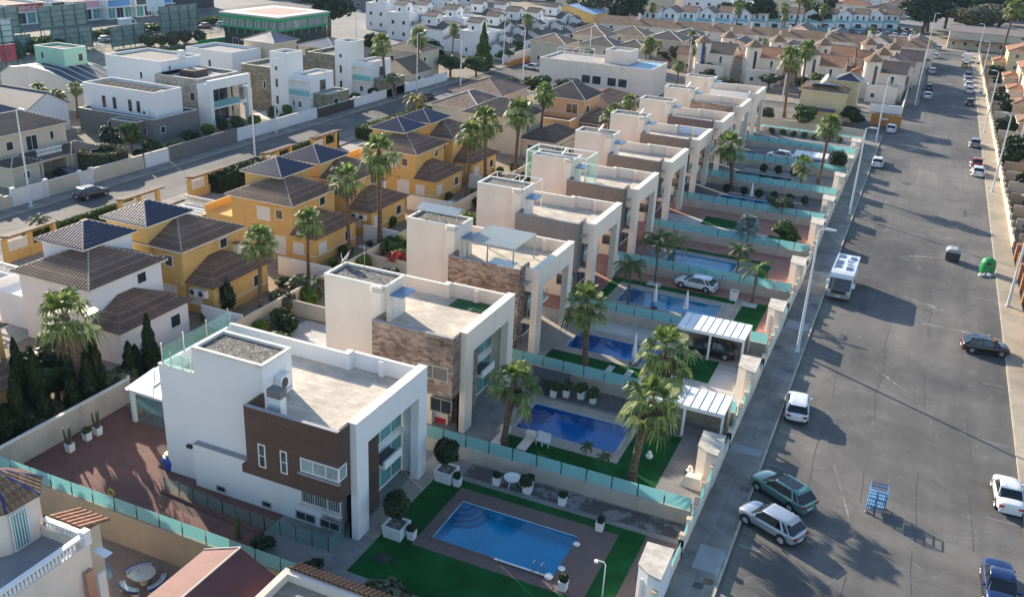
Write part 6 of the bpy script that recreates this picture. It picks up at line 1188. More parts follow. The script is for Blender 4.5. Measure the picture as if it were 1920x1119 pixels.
for (k, x, y, h, r_, lb) in ((1, -104.6, 97.6, 4.6, 1.6, 'left of two round dark trees by the ring hedge'), (0, -103.8, 100.6, 4.8, 1.7, 'right of two round trees by the ring hedge'), (0, -11.5, 110.2, 3.4, 1.7, 'round fruit tree by the pink paving near the service hut'), (2, -13.8, 122.6, 3.0, 2.0, 'olive-green round tree beside the turquoise pool'), (1, -9.6, 149.5, 4.2, 1.4, 'tall dark shrub-like tree by street wall beside carport'), (1, -155.8, 227.0, 17.0, 8.5, 'huge dark tree beside the green-trimmed club building'),
                            (1, -104, 192, 7.5, 3.6, 'dark round tree behind the arched white wall'), (0, -98.5, 191, 5.0, 3.6, 'bright green tree behind the arched white wall'), (0, -93.8, 194.5, 4.6, 3.2, 'green tree at the end of the arched white wall'), (0, -118, 170, 5, 2.6, 'round bright tree between the tall palms'), (1, -128, 205, 5.5, 2.6, 'dark round tree near the sand house'), (1, -20, 199, 4.4, 2.0, 'dark tree by the cream yellow house left'), (1, -11.2, 190.6, 4.0, 2.4, 'dark conifer-like tree right of the cream yellow house'),
                            (0, -19.2, 182.8, 4.6, 2.6, 'green tree in front of the cream yellow house'), (2, -26.5, 183.2, 3.6, 2.0, 'bare-limbed small tree at the villa row end'), (0, -78, 176, 4, 3.4, 'green shrub tree beside the left street bins'), (0, -72, 178, 5, 3.6, 'leafy tree before the plain white hall'), (1, -66, 182, 4.4, 3.4, 'dark hedge tree left of the plain white hall'), (2, -106, 303, 12, 7, 'big round green tree behind the white town houses'), (1, -95, 310, 12, 7, 'dark tree right of the big green one behind town houses'), (2, -172, 205, 3, 1.6, 'small grey tree before the club building'), (1, -59, 355, 12, 5, 'dark tree by the end of the blue balconied terrace'), (2, -136, 268, 5, 2, 'small olive tree beside the green tank')):
    tr[k].put(x, y, lb, 'tree', None, (r_ / 2.5, r_ / 2.5, h / 6.0), x)
con = Kind(lambda: conifer(9, LEAFM, 11, 3.0, 5200, .5, 'norfolk_pine', 1.1)); con.put(-96.5, 204.0, 'tall conical conifer rising in front of white town houses', 'conifer')
rnd = random.Random(77)
for k in range(70):   # woodland at the top right
    x = rnd.uniform(-5, 95); y = rnd.uniform(388, 560); tr[[1, 2, 1][k % 3]].put(x, y, 'tree in the dark wood beyond the end of the street', 'tree', 'trees of the wood beyond the street', (rnd.uniform(2.8, 4.2), rnd.uniform(2.8, 4.2), rnd.uniform(1.2, 2.6)), k)
hedge(-198, 125, -195, 230, 1.6, LEAFM, 'row of dusty bushes along the avenue central strip', 5200, size=.5)
for k in range(7): bm.put(-189 + (k % 3) * 2.5, 140 + k * 4, 'weedy bush under the left billboards, %s' % ['nearest', 'second', 'third', 'fourth', 'fifth', 'sixth', 'farthest'][k], 'shrub', 'weeds under the billboards', 3.2, k)
for k in range(6): bo.put(-177 + (k % 3) * 1.5, 180 + k * 3, 'weedy bush under the big green billboard, %s' % ['nearest', 'second', 'third', 'fourth', 'fifth', 'farthest'][k], 'shrub', 'weeds under the big billboard', 3.4, k)
# clipped balls and gardens in the villa plots
for k in range(6): ball.put(-22.8 + k * 2.1 + (.4 if k else 0), 131.2, 'dark clipped ball in white strip by turquoise pool, %s' % ['leftmost', 'second from left', 'third from left', 'third from right', 'second from right', 'rightmost'][k], None, 'clipped balls in the white strip', (1.15, 1.15, 1.1) if k % 2 == 0 else (.95, .95, 1.1), k)
for k, (x, y) in enumerate(((-20.2, 146.4), (-18, 146.6), (-15.6, 146.5))): ball.put(x, y, 'dark clipped ball behind the dark pool, %s' % ['left', 'middle', 'right'][k], None, 'clipped balls by the dark pool', 1.15, k)
for k in range(7): bm.put(-24 + k * 2.0, 175.9, 'shrub along the last garden wall, %s' % ['leftmost', 'second from left', 'third from left', 'middle', 'third from right', 'second from right', 'rightmost'][k], 'shrub', 'shrubs along the last garden wall', (1.2, 1.0, 1.1), k)
# planters
def planter(w_, h, mat=PURE, soil=True):
    T = thing('planter', 'x', 'planter', 0, 0); m = MB(); t = w_ * .09; a = w_ / 2; b = a * .86
    m.idx([(-b, -b, 0), (b, -b, 0), (b, b, 0), (-b, b, 0), (-a, -a, h), (a, -a, h), (a, a, h), (-a, a, h), (-a + t, -a + t, h), (a - t, -a + t, h), (a - t, a - t, h), (-a + t, a - t, h), (-a + t, -a + t, h - .1), (a - t, -a + t, h - .1), (a - t, a - t, h - .1), (-a + t, a - t, h - .1)],
          [(0, 3, 2, 1), (0, 1, 5, 4), (1, 2, 6, 5), (2, 3, 7, 6), (3, 0, 4, 7), (4, 5, 9, 8), (5, 6, 10, 9), (6, 7, 11, 10), (7, 4, 8, 11), (8, 9, 13, 12), (9, 10, 14, 13), (10, 11, 15, 14), (11, 8, 12, 15)])
    m.build('pot', mat, T); MB().sheet(-a + t, -a + t, a - t, a - t, h - .09).build('soil', GRAVEL if w_ > .9 else SOIL, T); return T
bigpl = Kind(lambda: planter(1.35, .85)); smpl = Kind(lambda: planter(.5, .62))
for k, (px, py, lb) in enumerate(((737, 1008, 'large white cube planter with gravel, nearer to photo bottom'), (832, 903, 'large white cube planter with gravel beside the villa column'))):
    x, y = G(px, py); bigpl.put(x, y + .4, lb, None, 'large white cube planters', 1); t_ = ball.put(x, y + .4, 'round clipped olive tree in the %s large white planter' % ('nearer' if k == 0 else 'farther'), 'topiary tree', None, (1.6, 1.6, 1.7), k, 1.3, name='topiary_tree')
    tag(MB().tube([(0, 0, .76), (.03, 0, 2.0)], .05, 6).build('tree_stake', BARK), 'short bare stem of the ball tree in the %s large planter' % ('nearer' if k == 0 else 'farther'), 'stem').location = (x, y + .4, 0)
sp = [(769, 1012, 'beside the nearer large planter'), (855, 912, 'beside the farther large planter'), (929, 910, 'along the grey strip left of the white bath tray'), (1052, 948, 'midway along the grey strip'), (1122, 996, 'at the right end of turf by the strip'), (1053, 1108, 'at the near right corner of mauve deck'), (663, 1005, 'holding bare twigs by the villa column'), (987, 925, 'wide one beside the bath tray'), (1036, 745, 'by the deep blue pool far side, left'), (1060, 745, 'by the deep blue pool far side, second'), (1088, 748, 'by the deep blue pool far side, third'), (1110, 757, 'by the deep blue pool far side, right'), (160, 826, 'middle one against the pale garden wall')]
for k, (px, py, lb) in enumerate(sp): x, y = G(px, py); smpl.put(x, y + .2, 'small white square pot ' + lb, 'pot', 'small white square pots', 1.2 if k in (7, 10) else 1.0); (bd if k < 8 else bm).put(x, y + .2, 'small plant in the white pot ' + lb, 'potted plant', 'plants in small white pots', (.5, .5, .55) if k < 7 or k == 12 else (1.0, .8, .9), k, .5)
def cactus(px, py, lb):
    x, y = G(px, py); smpl.put(x, y, 'white square pot holding ' + lb, 'pot', 'small white square pots'); T = thing('cactus', lb, 'cactus', x, y, .5); m = MB()
    for k, (a, h) in enumerate(((.1, 1.5), (2.2, 1.2), (4.2, 1.35))): m.tube([(x + .1 * math.cos(a), y + .1 * math.sin(a), .5), (x + .2 * math.cos(a), y + .2 * math.sin(a), .5 + h * .5), (x + .25 * math.cos(a), y + .25 * math.sin(a), .5 + h)], [.07, .08, .04], 7)
    m.build('stems', LEAFO, T)
cactus(132, 845, 'column cactus nearest the wall end by the glass screen'); cactus(184, 814, 'column cactus farther along the pale garden wall')
x, y = G(960, 908); T = thing('bath_tray', 'white oval tub on thin stand by the grey strip', 'tub', x, y); MB().lathe(x, y, [(.25, .35), (.5, .45), (.6, .6), (.55, .6), (.4, .5)], 14).build('basin', PURE, T); m = MB()
for a in range(4): m.tube([(x + .4 * math.cos(a * 1.57), y + .4 * math.sin(a * 1.57), .5), (x + .65 * math.cos(a * 1.57), y + .65 * math.sin(a * 1.57), 0)], .025, 5)
m.build('legs', METAL, T)
x, y = G(1129, 1117); T = thing('garden_shower', 'white bent pole garden shower on the turf near photo bottom', 'shower', x, y); MB().tube([(x, y, 0), (x, y, 2.2), (x - .1, y - .05, 2.4), (x - .45, y - .2, 2.5)], .04, 6).build('pole', PURE, T); MB().cyl(x - .5, y - .22, 2.38, 2.5, .12, n=10).build('shower_head', PURE, T)
x, y = G(716, 1045); T = thing('folded_cover', 'black crumpled cover lying on the turf', 'cover', x, y); m = MB(); m.idx([(x - .5, y - .3, .02), (x + .5, y - .4, .03), (x + .6, y + .3, .02), (x - .3, y + .5, .02), (x, y, .45)], [(0, 1, 4), (1, 2, 4), (2, 3, 4), (3, 0, 4)]); m.build('cloth', BLACK, T)
for k, (px, py) in enumerate(((800, 1119), (738, 1119), (775, 1119))): pass
bo.put(-21.6, 35.1, 'large round grey-green bush at the bottom edge of the photo', 'shrub', None, (2.8, 2.2, 1.9)); bo.put(-20.0, 35.1, 'smaller grey-green bush right of the large one at bottom edge', 'shrub', None, (1.6, 1.3, 1.3))
for k, (px, py) in enumerate(((495, 1030), (590, 1075))): x, y = G(px, py); bd.put(x, y, 'spiky dark agave by the glass screen, %s one' % ('left' if k == 0 else 'right'), 'agave', None, (1.3, 1.0, .9), k)
T = thing('cactus', 'single column cactus at the edge of red paving by glass screen', 'cactus', *G(447, 1008)); x, y = T.location[0], T.location[1]; MB().tube([(x, y, 0), (x, y, 1.5)], [.16, .12], 8).build('stem', LEAFM, T)
x, y = G(322, 875); T = thing('toy_bin', 'blue rounded bin with yellow item by white villa wall', 'bin', x, y); MB().lathe(x, y, [(.5, 0), (.6, .6), (.5, .9), (.1, 1.0)], 12).build('bin_body', M('toy_blue', (.02, .10, .35), .5), T); MB().lathe(x, y - .1, [(.3, 1.0), (.32, 1.15), (.1, 1.2)], 10).build('yellow_lid', M('toy_yellow', (.6, .5, .08), .5), T)
x, y = G(209, 930); T = thing('yellow_toy', 'small yellow ring toy on red paving by the glass screen', 'toy', x, y); MB().tube([(x + .25 * math.cos(a * .8), y, .28 + .25 * math.sin(a * .8)) for a in range(9)], .07, 6).build('ring', _M['toy_yellow'], T)
x, y = G(252, 775); T = thing('flower_pot', 'orange and teal flower pots by the garden room corner', 'pots', x, y); MB().lathe(x, y, [(.18, 0), (.25, .4), (.2, .42)], 10).build('teal_pot', M('teal_pot', (.1, .4, .42), .5), T); MB().lathe(x + .5, y + .1, [(.18, 0), (.25, .4), (.2, .42)], 10).build('orange_pot', M('orange_pot', (.5, .18, .04), .6), T)
# parasols
def parasol(px, py, lb, h=2.6):
    x, y = G(px, py); T = thing('closed_parasol', lb, 'parasol', x, y, 0, 'closed white parasols'); MB().cyl(x, y, 0, .12, .35, n=12).build('base', DARKM, T); MB().cyl(x, y, .12, h, .03, n=6).build('pole', METAL, T)
    m = MB(); m.lathe(x, y, [(.04, .7), (.24, .8), (.2, 1.5), (.13, 2.0), (.08, h - .1), (.02, h + .1)], 8); m.build('folded_canopy', PURE, T)
parasol(1226, 578, 'closed white parasol left of two by the bright blue pool'); parasol(1284, 592, 'closed white parasol right of two by the bright blue pool'); parasol(1187, 683, 'tall closed white parasol beside the dark blue pool', 2.9); parasol(1407, 378, 'slim closed white parasol by the turquoise pool'); parasol(1155, 520, 'closed white parasol between villa column and feather palm')
# garden furniture
def chair(x, y, lb, rz=0):
    T = thing('garden_chair', lb, 'chair', x, y, 0, 'white garden chairs'); m = MB().box(x - .25, y - .25, .4, x + .25, y + .25, .45); m.build('seat', PURE, T); bx(x - .25, y + .2, .45, x + .25, y + .25, .95).build('backrest', PURE, T)
    for a in (-.22, .22):
        for b in (-.22, .22): bx(x + a - .03, y + b - .03, 0, x + a + .03, y + b + .03, .4).build('leg', PURE, T)
for k, (px, py) in enumerate(((1012, 832), (1024, 836))): x, y = G(px, py); chair(x, y, 'white garden chair by deep blue pool, %s of two' % ('left' if k == 0 else 'right'))
for k, (px, py) in enumerate(((937, 828), (985, 838))): x, y = G(px, py); tag(bx(x - .35, y - .9, .25, x + .35, y + .8, .36).box(x - .35, y + .75, .3, x + .35, y + 1.2, .8).build('sun_lounger', CREAM, None, org=(x, y, 0)), 'pale sun lounger beside the palm foot, %s one' % ('left' if k == 0 else 'right'), 'sun lounger')
def table_round(x, y, lb, rx=1.0):
    T = thing('garden_table', lb, 'table', x, y); MB().lathe(x, y, [(rx * .97, .7 + ZP), (rx, .73 + ZP), (rx * .98, .77 + ZP)], 24).build('tabletop', M('mosaic_top', (.42, .40, .37), .5, .45, 9, .4), T); MB().cyl(x, y, ZP, .7 + ZP, .22, .15, 10).build('pedestal', COPING, T)
ZP = -1.3; x, y = G(268, 1074, .75 + ZP); table_round(x, y, 'round speckled stone table on the neighbour patio', .72); bluec = M('navy_bench_rim', (.03, .06, .2), .5)
for k, a0 in enumerate((-35, 225, 110)):
    T = thing('curved_bench', ['curved bench with blue edge right of the round table', 'curved bench with blue edge in front of the round table', 'curved bench behind the round table'][k], 'bench', x, y, 0, 'curved benches round the stone table'); m = MB(); b = MB(); A = [R(a0 + t * 11) for t in range(8)]
    m.prism([(x + .98 * math.cos(a), y + .98 * math.sin(a)) for a in A] + [(x + 1.3 * math.cos(a), y + 1.3 * math.sin(a)) for a in A[::-1]], .42 + ZP, .5 + ZP); m.build('seat', M('mosaic_seat', (.34, .36, .42), .5, .4, 9, .4), T); b.prism([(x + 1.3 * math.cos(a), y + 1.3 * math.sin(a)) for a in A] + [(x + 1.36 * math.cos(a), y + 1.36 * math.sin(a)) for a in A[::-1]], .34 + ZP, .52 + ZP); b.build('blue_edge', bluec, T)
    for a in (A[1], A[6]): bx(x + 1.14 * math.cos(a) - .12, y + 1.14 * math.sin(a) - .12, ZP, x + 1.14 * math.cos(a) + .12, y + 1.14 * math.sin(a) + .12, .42 + ZP).build('leg', COPING, T)
x, y = G(200, 1119, ZP); T = thing('folded_umbrella', 'blue and white striped folded umbrella at the bottom edge', 'umbrella', x, y); m = MB(); m.lathe(x, y, [(.05, 0), (.5, .15), (.35, .8), (.03, 1.4)], 10); m.build('canopy', brick('striped_cloth', (.03, .1, .3), (.45, .65, .7), (.02, .05, .2), .16, 3, 0, .01, .7, 0, 0), T); MB().cyl(x, y, ZP, 0, .03, n=6).build('pole', METAL, T)
x, y = G(300, 993, -.8); tag(MB().tube([(-2.2, .9, .55), (2.6, -.6, .55)], .05, 6).box(-2.1, .5, 0, -1.9, .8, .55).box(2.3, -.65, 0, 2.5, -.45, .55).build('metal_rail', METAL, None), 'long low pale rail beside the beige party wall on the patio', 'rail').location = (x - .5, y, ZP)
# ---------------- neighbour house at the bottom left ----------------
struct('neighbour_patio', MB().sheet(-52, -20, -8.2, 34.0, -1.3), M('brown_patio', (.24, .18, .145), .9, .2, .4, .1))
T = thing('balustraded_house', 'cream house with tiled roof terrace, white balustrade and blue-ribbed tower roof', 'house', -38, 24); m = MB()
z0 = 4.5
m.box(-42, 14, -1.3, -34.4, 27.6, z0); m.box(-34.4, 23.4, 0, -34.1, 27.6, z0 + .0) if False else None
m.box(-39.2, 27.38, z0, -34.4, 27.6, z0 + .5); m.box(-34.62, 19, z0, -34.4, 27.38, z0 + .45); m.prism([(-37.6, 25.6), (-37.5, 27.3), (-38.5, 28.3), (-40.0, 28.3), (-41.0, 27.1), (-41.0, 25.4), (-39.8, 24.5), (-38.3, 24.6)], z0, z0 + 2.6); m.build('walls', CREAM, T)
MB().sheet(-41.9, 14.1, -34.62, 27.38, z0 + .01).build('terrace_floor', M('terrace_floor_grey', (.26, .26, .27), .8, .15, .8), T)
m = MB(); m.box(-37.35, 27.36, z0 + 1.0, -34.4, 27.64, z0 + 1.12); m.box(-34.66, 19, z0 + 1.0, -34.36, 27.3, z0 + 1.12); m.box(-34.7, 27.3, z0 + .45, -34.3, 27.7, z0 + 1.3); m.build('handrail', PURE, T); m = MB()
for k in range(13): m.lathe(-37.2 + k * .22, 27.5, [(.05, z0 + .5), (.085, z0 + .65), (.04, z0 + .9), (.05, z0 + 1.0)], 8)
for k in range(36): m.lathe(-34.51, 19.1 + k * .22, [(.05, z0 + .45), (.085, z0 + .65), (.04, z0 + .9), (.05, z0 + 1.0)], 8)
m.build('balusters', PURE, T)
apx = (-39.4, 27.4, z0 + 4.4); rp = [(-37.1, 24.3), (-36.9, 27.9), (-39.5, 29.2), (-42.3, 28.2), (-42.3, 24.3)]; m = MB(); r = MB()
rp = [(-37.3, 25.5), (-37.2, 27.4), (-38.4, 28.6), (-40.1, 28.6), (-41.3, 27.2), (-41.3, 25.3), (-39.9, 24.2), (-38.2, 24.3)]; apx = (-39.2, 26.5, z0 + 4.1)
for a, b in zip(rp, rp[1:] + rp[:1]):
    p = [(a[0], a[1], z0 + 2.6), (b[0], b[1], z0 + 2.6), apx]; m.face(p); tilecols(m, p, .3, .08); r.tube([(a[0], a[1], z0 + 2.65), apx], .07, 6)
m.face([(a, b, z0 + 2.58) for a, b in rp[::-1]]); ro = m.build('tower_roof', TILEM, T); r.build('blue_ridge', M('blue_ridge_glaze', (.02, .04, .22), .25), ro); MB().lathe(apx[0], apx[1], [(.15, apx[2]), (.2, apx[2] + .2), (.05, apx[2] + .45)], 8).build('finial', _M['blue_ridge_glaze'], ro)
d = window(T, 'x+', -37.52, 25.75, 26.75, z0 + .05, z0 + 2.3, 6, FRAMEW, GLASST, name='grille_door'); window(T, 'x+', -34.4, 24.0, 25.4, 1.0, 2.6, 1, FRAMEW, SHUT)
m = MB(); m.face([(-37.3, 27.7, 5.6), (-35.0, 27.7, 5.6), (-35.0, 29.6, 4.9), (-37.3, 29.6, 4.9)]); tilecols(m, [(-37.3, 29.6, 4.91), (-35.0, 29.6, 4.91), (-35.0, 27.7, 5.61), (-37.3, 27.7, 5.61)], .35, .09); m.build('lower_tiled_roof', TILER, T); bx(-37.3, 27.62, -1.3, -35.4, 29.2, 4.85).build('lower_wing', SAND, T)
m = MB(); m.face([(-34.4, 27.7, 4.4), (-33.5, 27.7, 4.3), (-33.5, 28.2, 4.3), (-34.4, 28.2, 4.4)]); m.build('white_canopy', PURE, T); bx(-34.38, 26.9, -1.3, -34.1, 27.4, 3.6).build('orange_pilaster', M('salmon_paint', (.48, .26, .18), .8), T); bx(-34.1, 27.45, -.9, -33.95, 27.95, 3.2).build('white_shutter_leaf', SHUT, T)
dish(-37.2, 23.6, z0 + 1.2, .5, 'small white dish on the balustraded house at the left edge', 30)
T = thing('red_metal_shed', 'shed with dusty red metal roof at the bottom of the photo', 'shed', -29.5, 28); rm = M('dusty_red_sheet', (.21, .09, .075), .75, .2, .8)
m = MB(); m.face([(-31.0, 32.0, 2.75), (-31.0, 18, 2.75), (-28.8, 18, 3.4), (-28.8, 32.4, 3.4)]); m.face([(-31.0, 32.0, 2.69), (-28.8, 32.4, 3.34), (-28.8, 18, 3.34), (-31.0, 18, 2.69)]); m.build('roof_panel', rm, T)
m = MB(); m.face([(-28.8, 32.4, 3.4), (-28.8, 18, 3.4), (-26.3, 18, 1.7), (-26.3, 30.6, 1.7)]); m.build('roof_panel', M('shaded_red_sheet', (.12, .045, .045), .7, .2, .8), T); m = MB(); m.face([(-28.8, 32.4, 3.4), (-26.3, 30.6, 1.7), (-26.5, 32.7, 1.9)]); m.build('roof_end_panel', _M['shaded_red_sheet'], T)  # right slope and end: same red sheet, shade painted in as a darker colour
m = MB(); m.tube([(-28.8, 18, 3.44), (-28.8, 32.4, 3.44)], .05, 5); m.tube([(-31.0, 32.0, 2.78), (-28.8, 32.4, 3.44)], .05, 5); m.build('ridge_cap', CREAM, T); bx(-30.8, 18, -1.3, -26.6, 31.4, 1.65).build('walls', SAND, T)
T = thing('tiled_parapet_building', 'low white building with terracotta tile strip along its edge at bottom', 'building', -23, 30); m = MB(); m.box(-26.0, 15, -1.3, -25.6, 32.6, 3.0); m.box(-25.6, 32.2, -1.3, -16, 32.6, 3.0); m.box(-25.6, 15, -1.3, -16, 32.2, 2.5); m.build('walls', CREAM, T); MB().sheet(-25.6, 15, -16, 32.2, 2.52).build('roof_floor', M('stained_roof_floor', (.3, .26, .2), .9, .4, .6, .2), T); m = MB(); m.face([(-25.8, 33.5, 2.7), (-25.8, 32.5, 3.1), (-16, 32.5, 3.1), (-16, 33.5, 2.7)]); tilecols(m, [(-16, 33.5, 2.71), (-25.8, 33.5, 2.71), (-25.8, 32.5, 3.11), (-16, 32.5, 3.11)], .3, .1); m.build('tile_strip', TILER, T)
HAZE = .00006
# ---------------- lamp posts ----------------
def lamp():
    T = thing('street_lamp', 'x', 'street lamp', 0, 0); MB().tube([(0, 0, 0), (0, 0, 4), (0, 0, 11.4)], [.16, .13, .075], 10).build('pole', GALV, T, smooth=True); MB().box(-.2, -.2, 0, .2, .2, .25).build('base_plate', GALV, T)
    MB().tube([(0, 0, 11.3), (.15, 0, 11.5), (.7, 0, 11.6)], [.06, .05, .05], 6).build('arm', GALV, T); h = MB().idx([(.5, -.14, 11.52), (1.4, -.1, 11.56), (1.4, .1, 11.56), (.5, .14, 11.52), (.5, -.12, 11.7), (1.35, -.08, 11.66), (1.35, .08, 11.66), (.5, .12, 11.7)], [(0, 3, 2, 1), (4, 5, 6, 7), (0, 1, 5, 4), (1, 2, 6, 5), (2, 3, 7, 6), (3, 0, 4, 7)]).build('lamp_head', GALV, T); bx(.6, -.09, 11.5, 1.2, .09, 11.53).build('diffuser', M('lamp_glass', (.6, .62, .6), .3), h); return T
LK = Kind(lamp)
lamps = [(-5.7, 80.9, 0, 'tall white lamp post on the left pavement nearest the camera'), (-5.7, 129.5, 0, 'second lamp post along the left pavement of the main street'), (-5.9, 180.1, 0, 'third lamp post on the left pavement, before the tan corner wall'), (-.9, 227.0, 0, 'fourth lamp post on the left side, just past the crossing'), (-.9, 280, 0, 'fifth lamp post on the left side, beyond the crossing'), (-1.0, 334, 0, 'farthest lamp post on the left side of the main street'),
         (12.6, 103.8, math.pi, 'lamp post on the right pavement nearest the camera'), (12.6, 154.3, math.pi, 'second lamp post on the right pavement'), (12.6, 202.9, math.pi, 'third lamp post on the right pavement'), (12.6, 257.8, math.pi, 'fourth lamp post on the right pavement'), (12.6, 308, math.pi, 'fifth lamp post on the right pavement'), (17.5, 185, 0, 'thin mast behind the right low walls'),
         (-95.0, 75.4, 0, 'lamp post at the far left by the beige street wall'), (-83.4, 102.8, math.pi, 'lamp post on the near side of the left street'), (-95.6, 123.6, 0, 'lamp post before the white wall on the left street'), (-83.3, 166.0, math.pi, 'shorter lamp post of the pair by the date palm'), (-95.3, 170.0, 0, 'lamp post of the pair farther side by the date palm'), (-95.3, 213, 0, 'lamp post beside orange wall at the cross street'), (-83.4, 197.5, math.pi, 'lamp post in front of the cross street bend'), (-72.5, 211.0, 0, 'lamp post at the white hall corner'), (-49.0, 211.2, 0, 'lamp post right of the plain white hall'), (-27.5, 211.2, 0, 'lamp post between the slim palms and round tower'), (-126, 195, 0, 'lamp post beyond the navy hip roofs'), (-129, 214, 0, 'lamp post near the furniture wall')]
for x, y, rz, lb in lamps: LK.put(x, y, lb, None, 'tall street lamps', (1, 1, 1.03), rz)
# ---------------- vehicles ----------------
def paint(name, c, metal=.0): return M(name, c, .28, .04, .5, .01, 0, metal, .6, .9)
CG = M('car_glass', (.008, .011, .014), .05, .2, .5, 0, 0, spec=.9); TAIL = M('tail_lamp', (.4, .015, .01), .2, .1, 2); HEADL = M('head_lamp', (.6, .64, .68), .1, .1, 2, 0, 0, .3); PLATE = M('number_plate', (.7, .7, .66), .5)
def car(kind, pm, L=4.35, W=1.8, H=1.5):
    """nose points to +x.  body loft, glasshouse loft, roof skin, pillars, wheels with rims, lamps"""
    T = thing('parked_car', 'x', 'car', 0, 0); h = W / 2; f = L / 2; suv = kind == 'suv'; est = kind in ('estate', 'suv', 'hatch'); zb = .30 if suv else .22; s_ = H / 1.5
    belt = .93 * s_; hood = .84 * s_ if not suv else .95 * s_
    belt = .97 * s_; hood = .98 * s_ if not suv else 1.03 * s_
    st = [(-f, .66, .44, .70 * s_, belt * .78), (-f + .06, .84, .32, .80 * s_, belt * .93), (-f + .22, .94, .26, belt * .9, belt * 1.02), (-f + .6, 1.0, zb, belt * .9, belt * 1.03), (-f * .45, 1.01, zb, belt * .88, belt), (0, 1.0, zb, belt * .88, belt * .99), (f * .38, 1.0, zb, belt * .87, belt * .98), (f * .56, 1.0, zb, hood * .86, hood * .99), (f * .72, .98, zb, hood * .83, hood * .95), (f * .86, .92, zb, hood * .76, hood * .87), (f - .12, .78, .26, hood * .66, hood * .76), (f - .03, .62, .32, hood * .54, hood * .64), (f, .5, .38, hood * .46, hood * .52)]
    if kind == 'sedan': st[1] = (-f + .06, .84, .3, .8, belt * 1.0); st[0] = (-f, .7, .4, .72, belt * .9)
    m = MB(); rows = []
    for x, wf, z0, zs, zt in st:
        y = h * wf; rows.append([(x, -y * .93, z0), (x, -y * .99, z0 + .14), (x, -y, (z0 + zs) / 2 + .05), (x, -y * .985, zs), (x, -y * .88, zt), (x, -y * .45, zt + .025), (x, y * .45, zt + .025), (x, y * .88, zt), (x, y * .985, zs), (x, y, (z0 + zs) / 2 + .05), (x, y * .99, z0 + .14), (x, y * .93, z0)])
    n = 12; vs = [p for r in rows for p in r]; fs = [(i * n + j, i * n + (j + 1) % n, (i + 1) * n + (j + 1) % n, (i + 1) * n + j)[::-1] for i in range(len(rows) - 1) for j in range(n)]; fs += [tuple(range(n)), tuple(range((len(rows) - 1) * n, len(rows) * n))[::-1]]
    m.idx(vs, fs); B = m.build('body', pm, T, smooth=True); B.data.set_sharp_from_angle(angle=R(75)); sm = B.modifiers.new('s', 'SUBSURF'); sm.levels = sm.render_levels = 1
    # glasshouse
    if kind == 'sedan': gb = (-f * .66, f * .50); gt = (-f * .34, f * .14)
    elif kind == 'suv': gb = (-f * .93, f * .55); gt = (-f * .66, f * .20)
    elif kind == 'estate': gb = (-f * .95, f * .52); gt = (-f * .74, f * .14)
    else: gb = (-f * .92, f * .55); gt = (-f * .62, f * .18)
    wb, wt = h * .91, h * .74; zb_, zt_ = belt - .03, H - .06; m = MB(); xs = [0, .08, .5, .92, 1]
    low = [(gb[0] + (gb[1] - gb[0]) * t, wb * (.86 if t in (0, 1) else 1), zb_ + (0 if 0 < t < 1 else .02)) for t in xs]; top = [(gt[0] + (gt[1] - gt[0]) * t, wt * (.88 if t in (0, 1) else 1), zt_ - (.05 if t in (0, 1) else 0)) for t in xs]
    P_ = [(x, -y, z) for x, y, z in low] + [(x, y, z) for x, y, z in low[::-1]]; Q_ = [(x, -y, z) for x, y, z in top] + [(x, y, z) for x, y, z in top[::-1]]; k = len(P_); m.idx(P_ + Q_, [(i, (i + 1) % k, k + (i + 1) % k, k + i) for i in range(k)] + [tuple(range(k, 2 * k))]); m.build('windows', CG, T)
    m = MB(); R_ = [(x, -y * 1.03, z + .0) for x, y, z in top] + [(x, y * 1.03, z + .0) for x, y, z in top[::-1]]; cxr = (gt[0] + gt[1]) / 2
    rings = [R_] + [[(cxr + (x - cxr) * a_, y * b_, z + c_ + (.03 if abs(x - cxr) < (gt[1] - gt[0]) * .3 else 0)) for x, y, z in R_] for a_, b_, c_ in ((1.0, .97, .03), (.97, .82, .055), (.85, .5, .065))]
    m.idx([p for r_ in rings for p in r_], [(j * k + i, j * k + (i + 1) % k, (j + 1) * k + (i + 1) % k, (j + 1) * k + i) for j in range(3) for i in range(k)] + [tuple(range(3 * k, 4 * k))]); ro = m.build('roof', pm, T, smooth=True); ro.data.set_sharp_from_angle(angle=R(70))
    if kind == 'estate': bx(gt[0] + .5, -h * .5, H + .018, gt[1] - .1, h * .5, H + .042).build('glass_sunroof', CG, T)
    if kind in ('suv', 'hatch'): MB().idx([(gt[0] - .22, -h * .6, H - .1), (gt[0] + .1, -h * .68, H - .02), (gt[0] + .1, h * .68, H - .02), (gt[0] - .22, h * .6, H - .1), (gt[0] - .2, -h * .58, H - .06), (gt[0] + .1, -h * .64, H + .03), (gt[0] + .1, h * .64, H + .03), (gt[0] - .2, h * .58, H - .06)], [(0, 3, 2, 1), (4, 5, 6, 7), (0, 1, 5, 4), (1, 2, 6, 5), (2, 3, 7, 6), (3, 0, 4, 7)]).build('roof_spoiler', pm, T)
    for sg in (-1, 1):
        for t in (1, 3): MB().tube([(low[t][0], sg * low[t][1] * 1.0, low[t][2]), (top[t][0], sg * top[t][1] * 1.01, top[t][2] + .02)], .045, 5).build('pillar', pm, T)
        a, b = low[2], top[2]; MB().tube([(a[0], sg * a[1], a[2]), (b[0], sg * b[1] * 1.01, b[2] + .02)], .035, 5).build('pillar', BLACK, T)
        if est: a, b = low[1], top[1]; MB().tube([(a[0] + .45, sg * a[1], a[2]), (b[0] + .35, sg * b[1] * 1.01, b[2] + .02)], .07, 5).build('pillar', pm, T)
        bx(-f * .42, sg * (h * .96), zb - .02, f * .42, sg * (h * 1.015), zb + .12).build('sill', BLACK, T)
    wx = (f * .61, -f * .60); r = .33 if not suv else .36
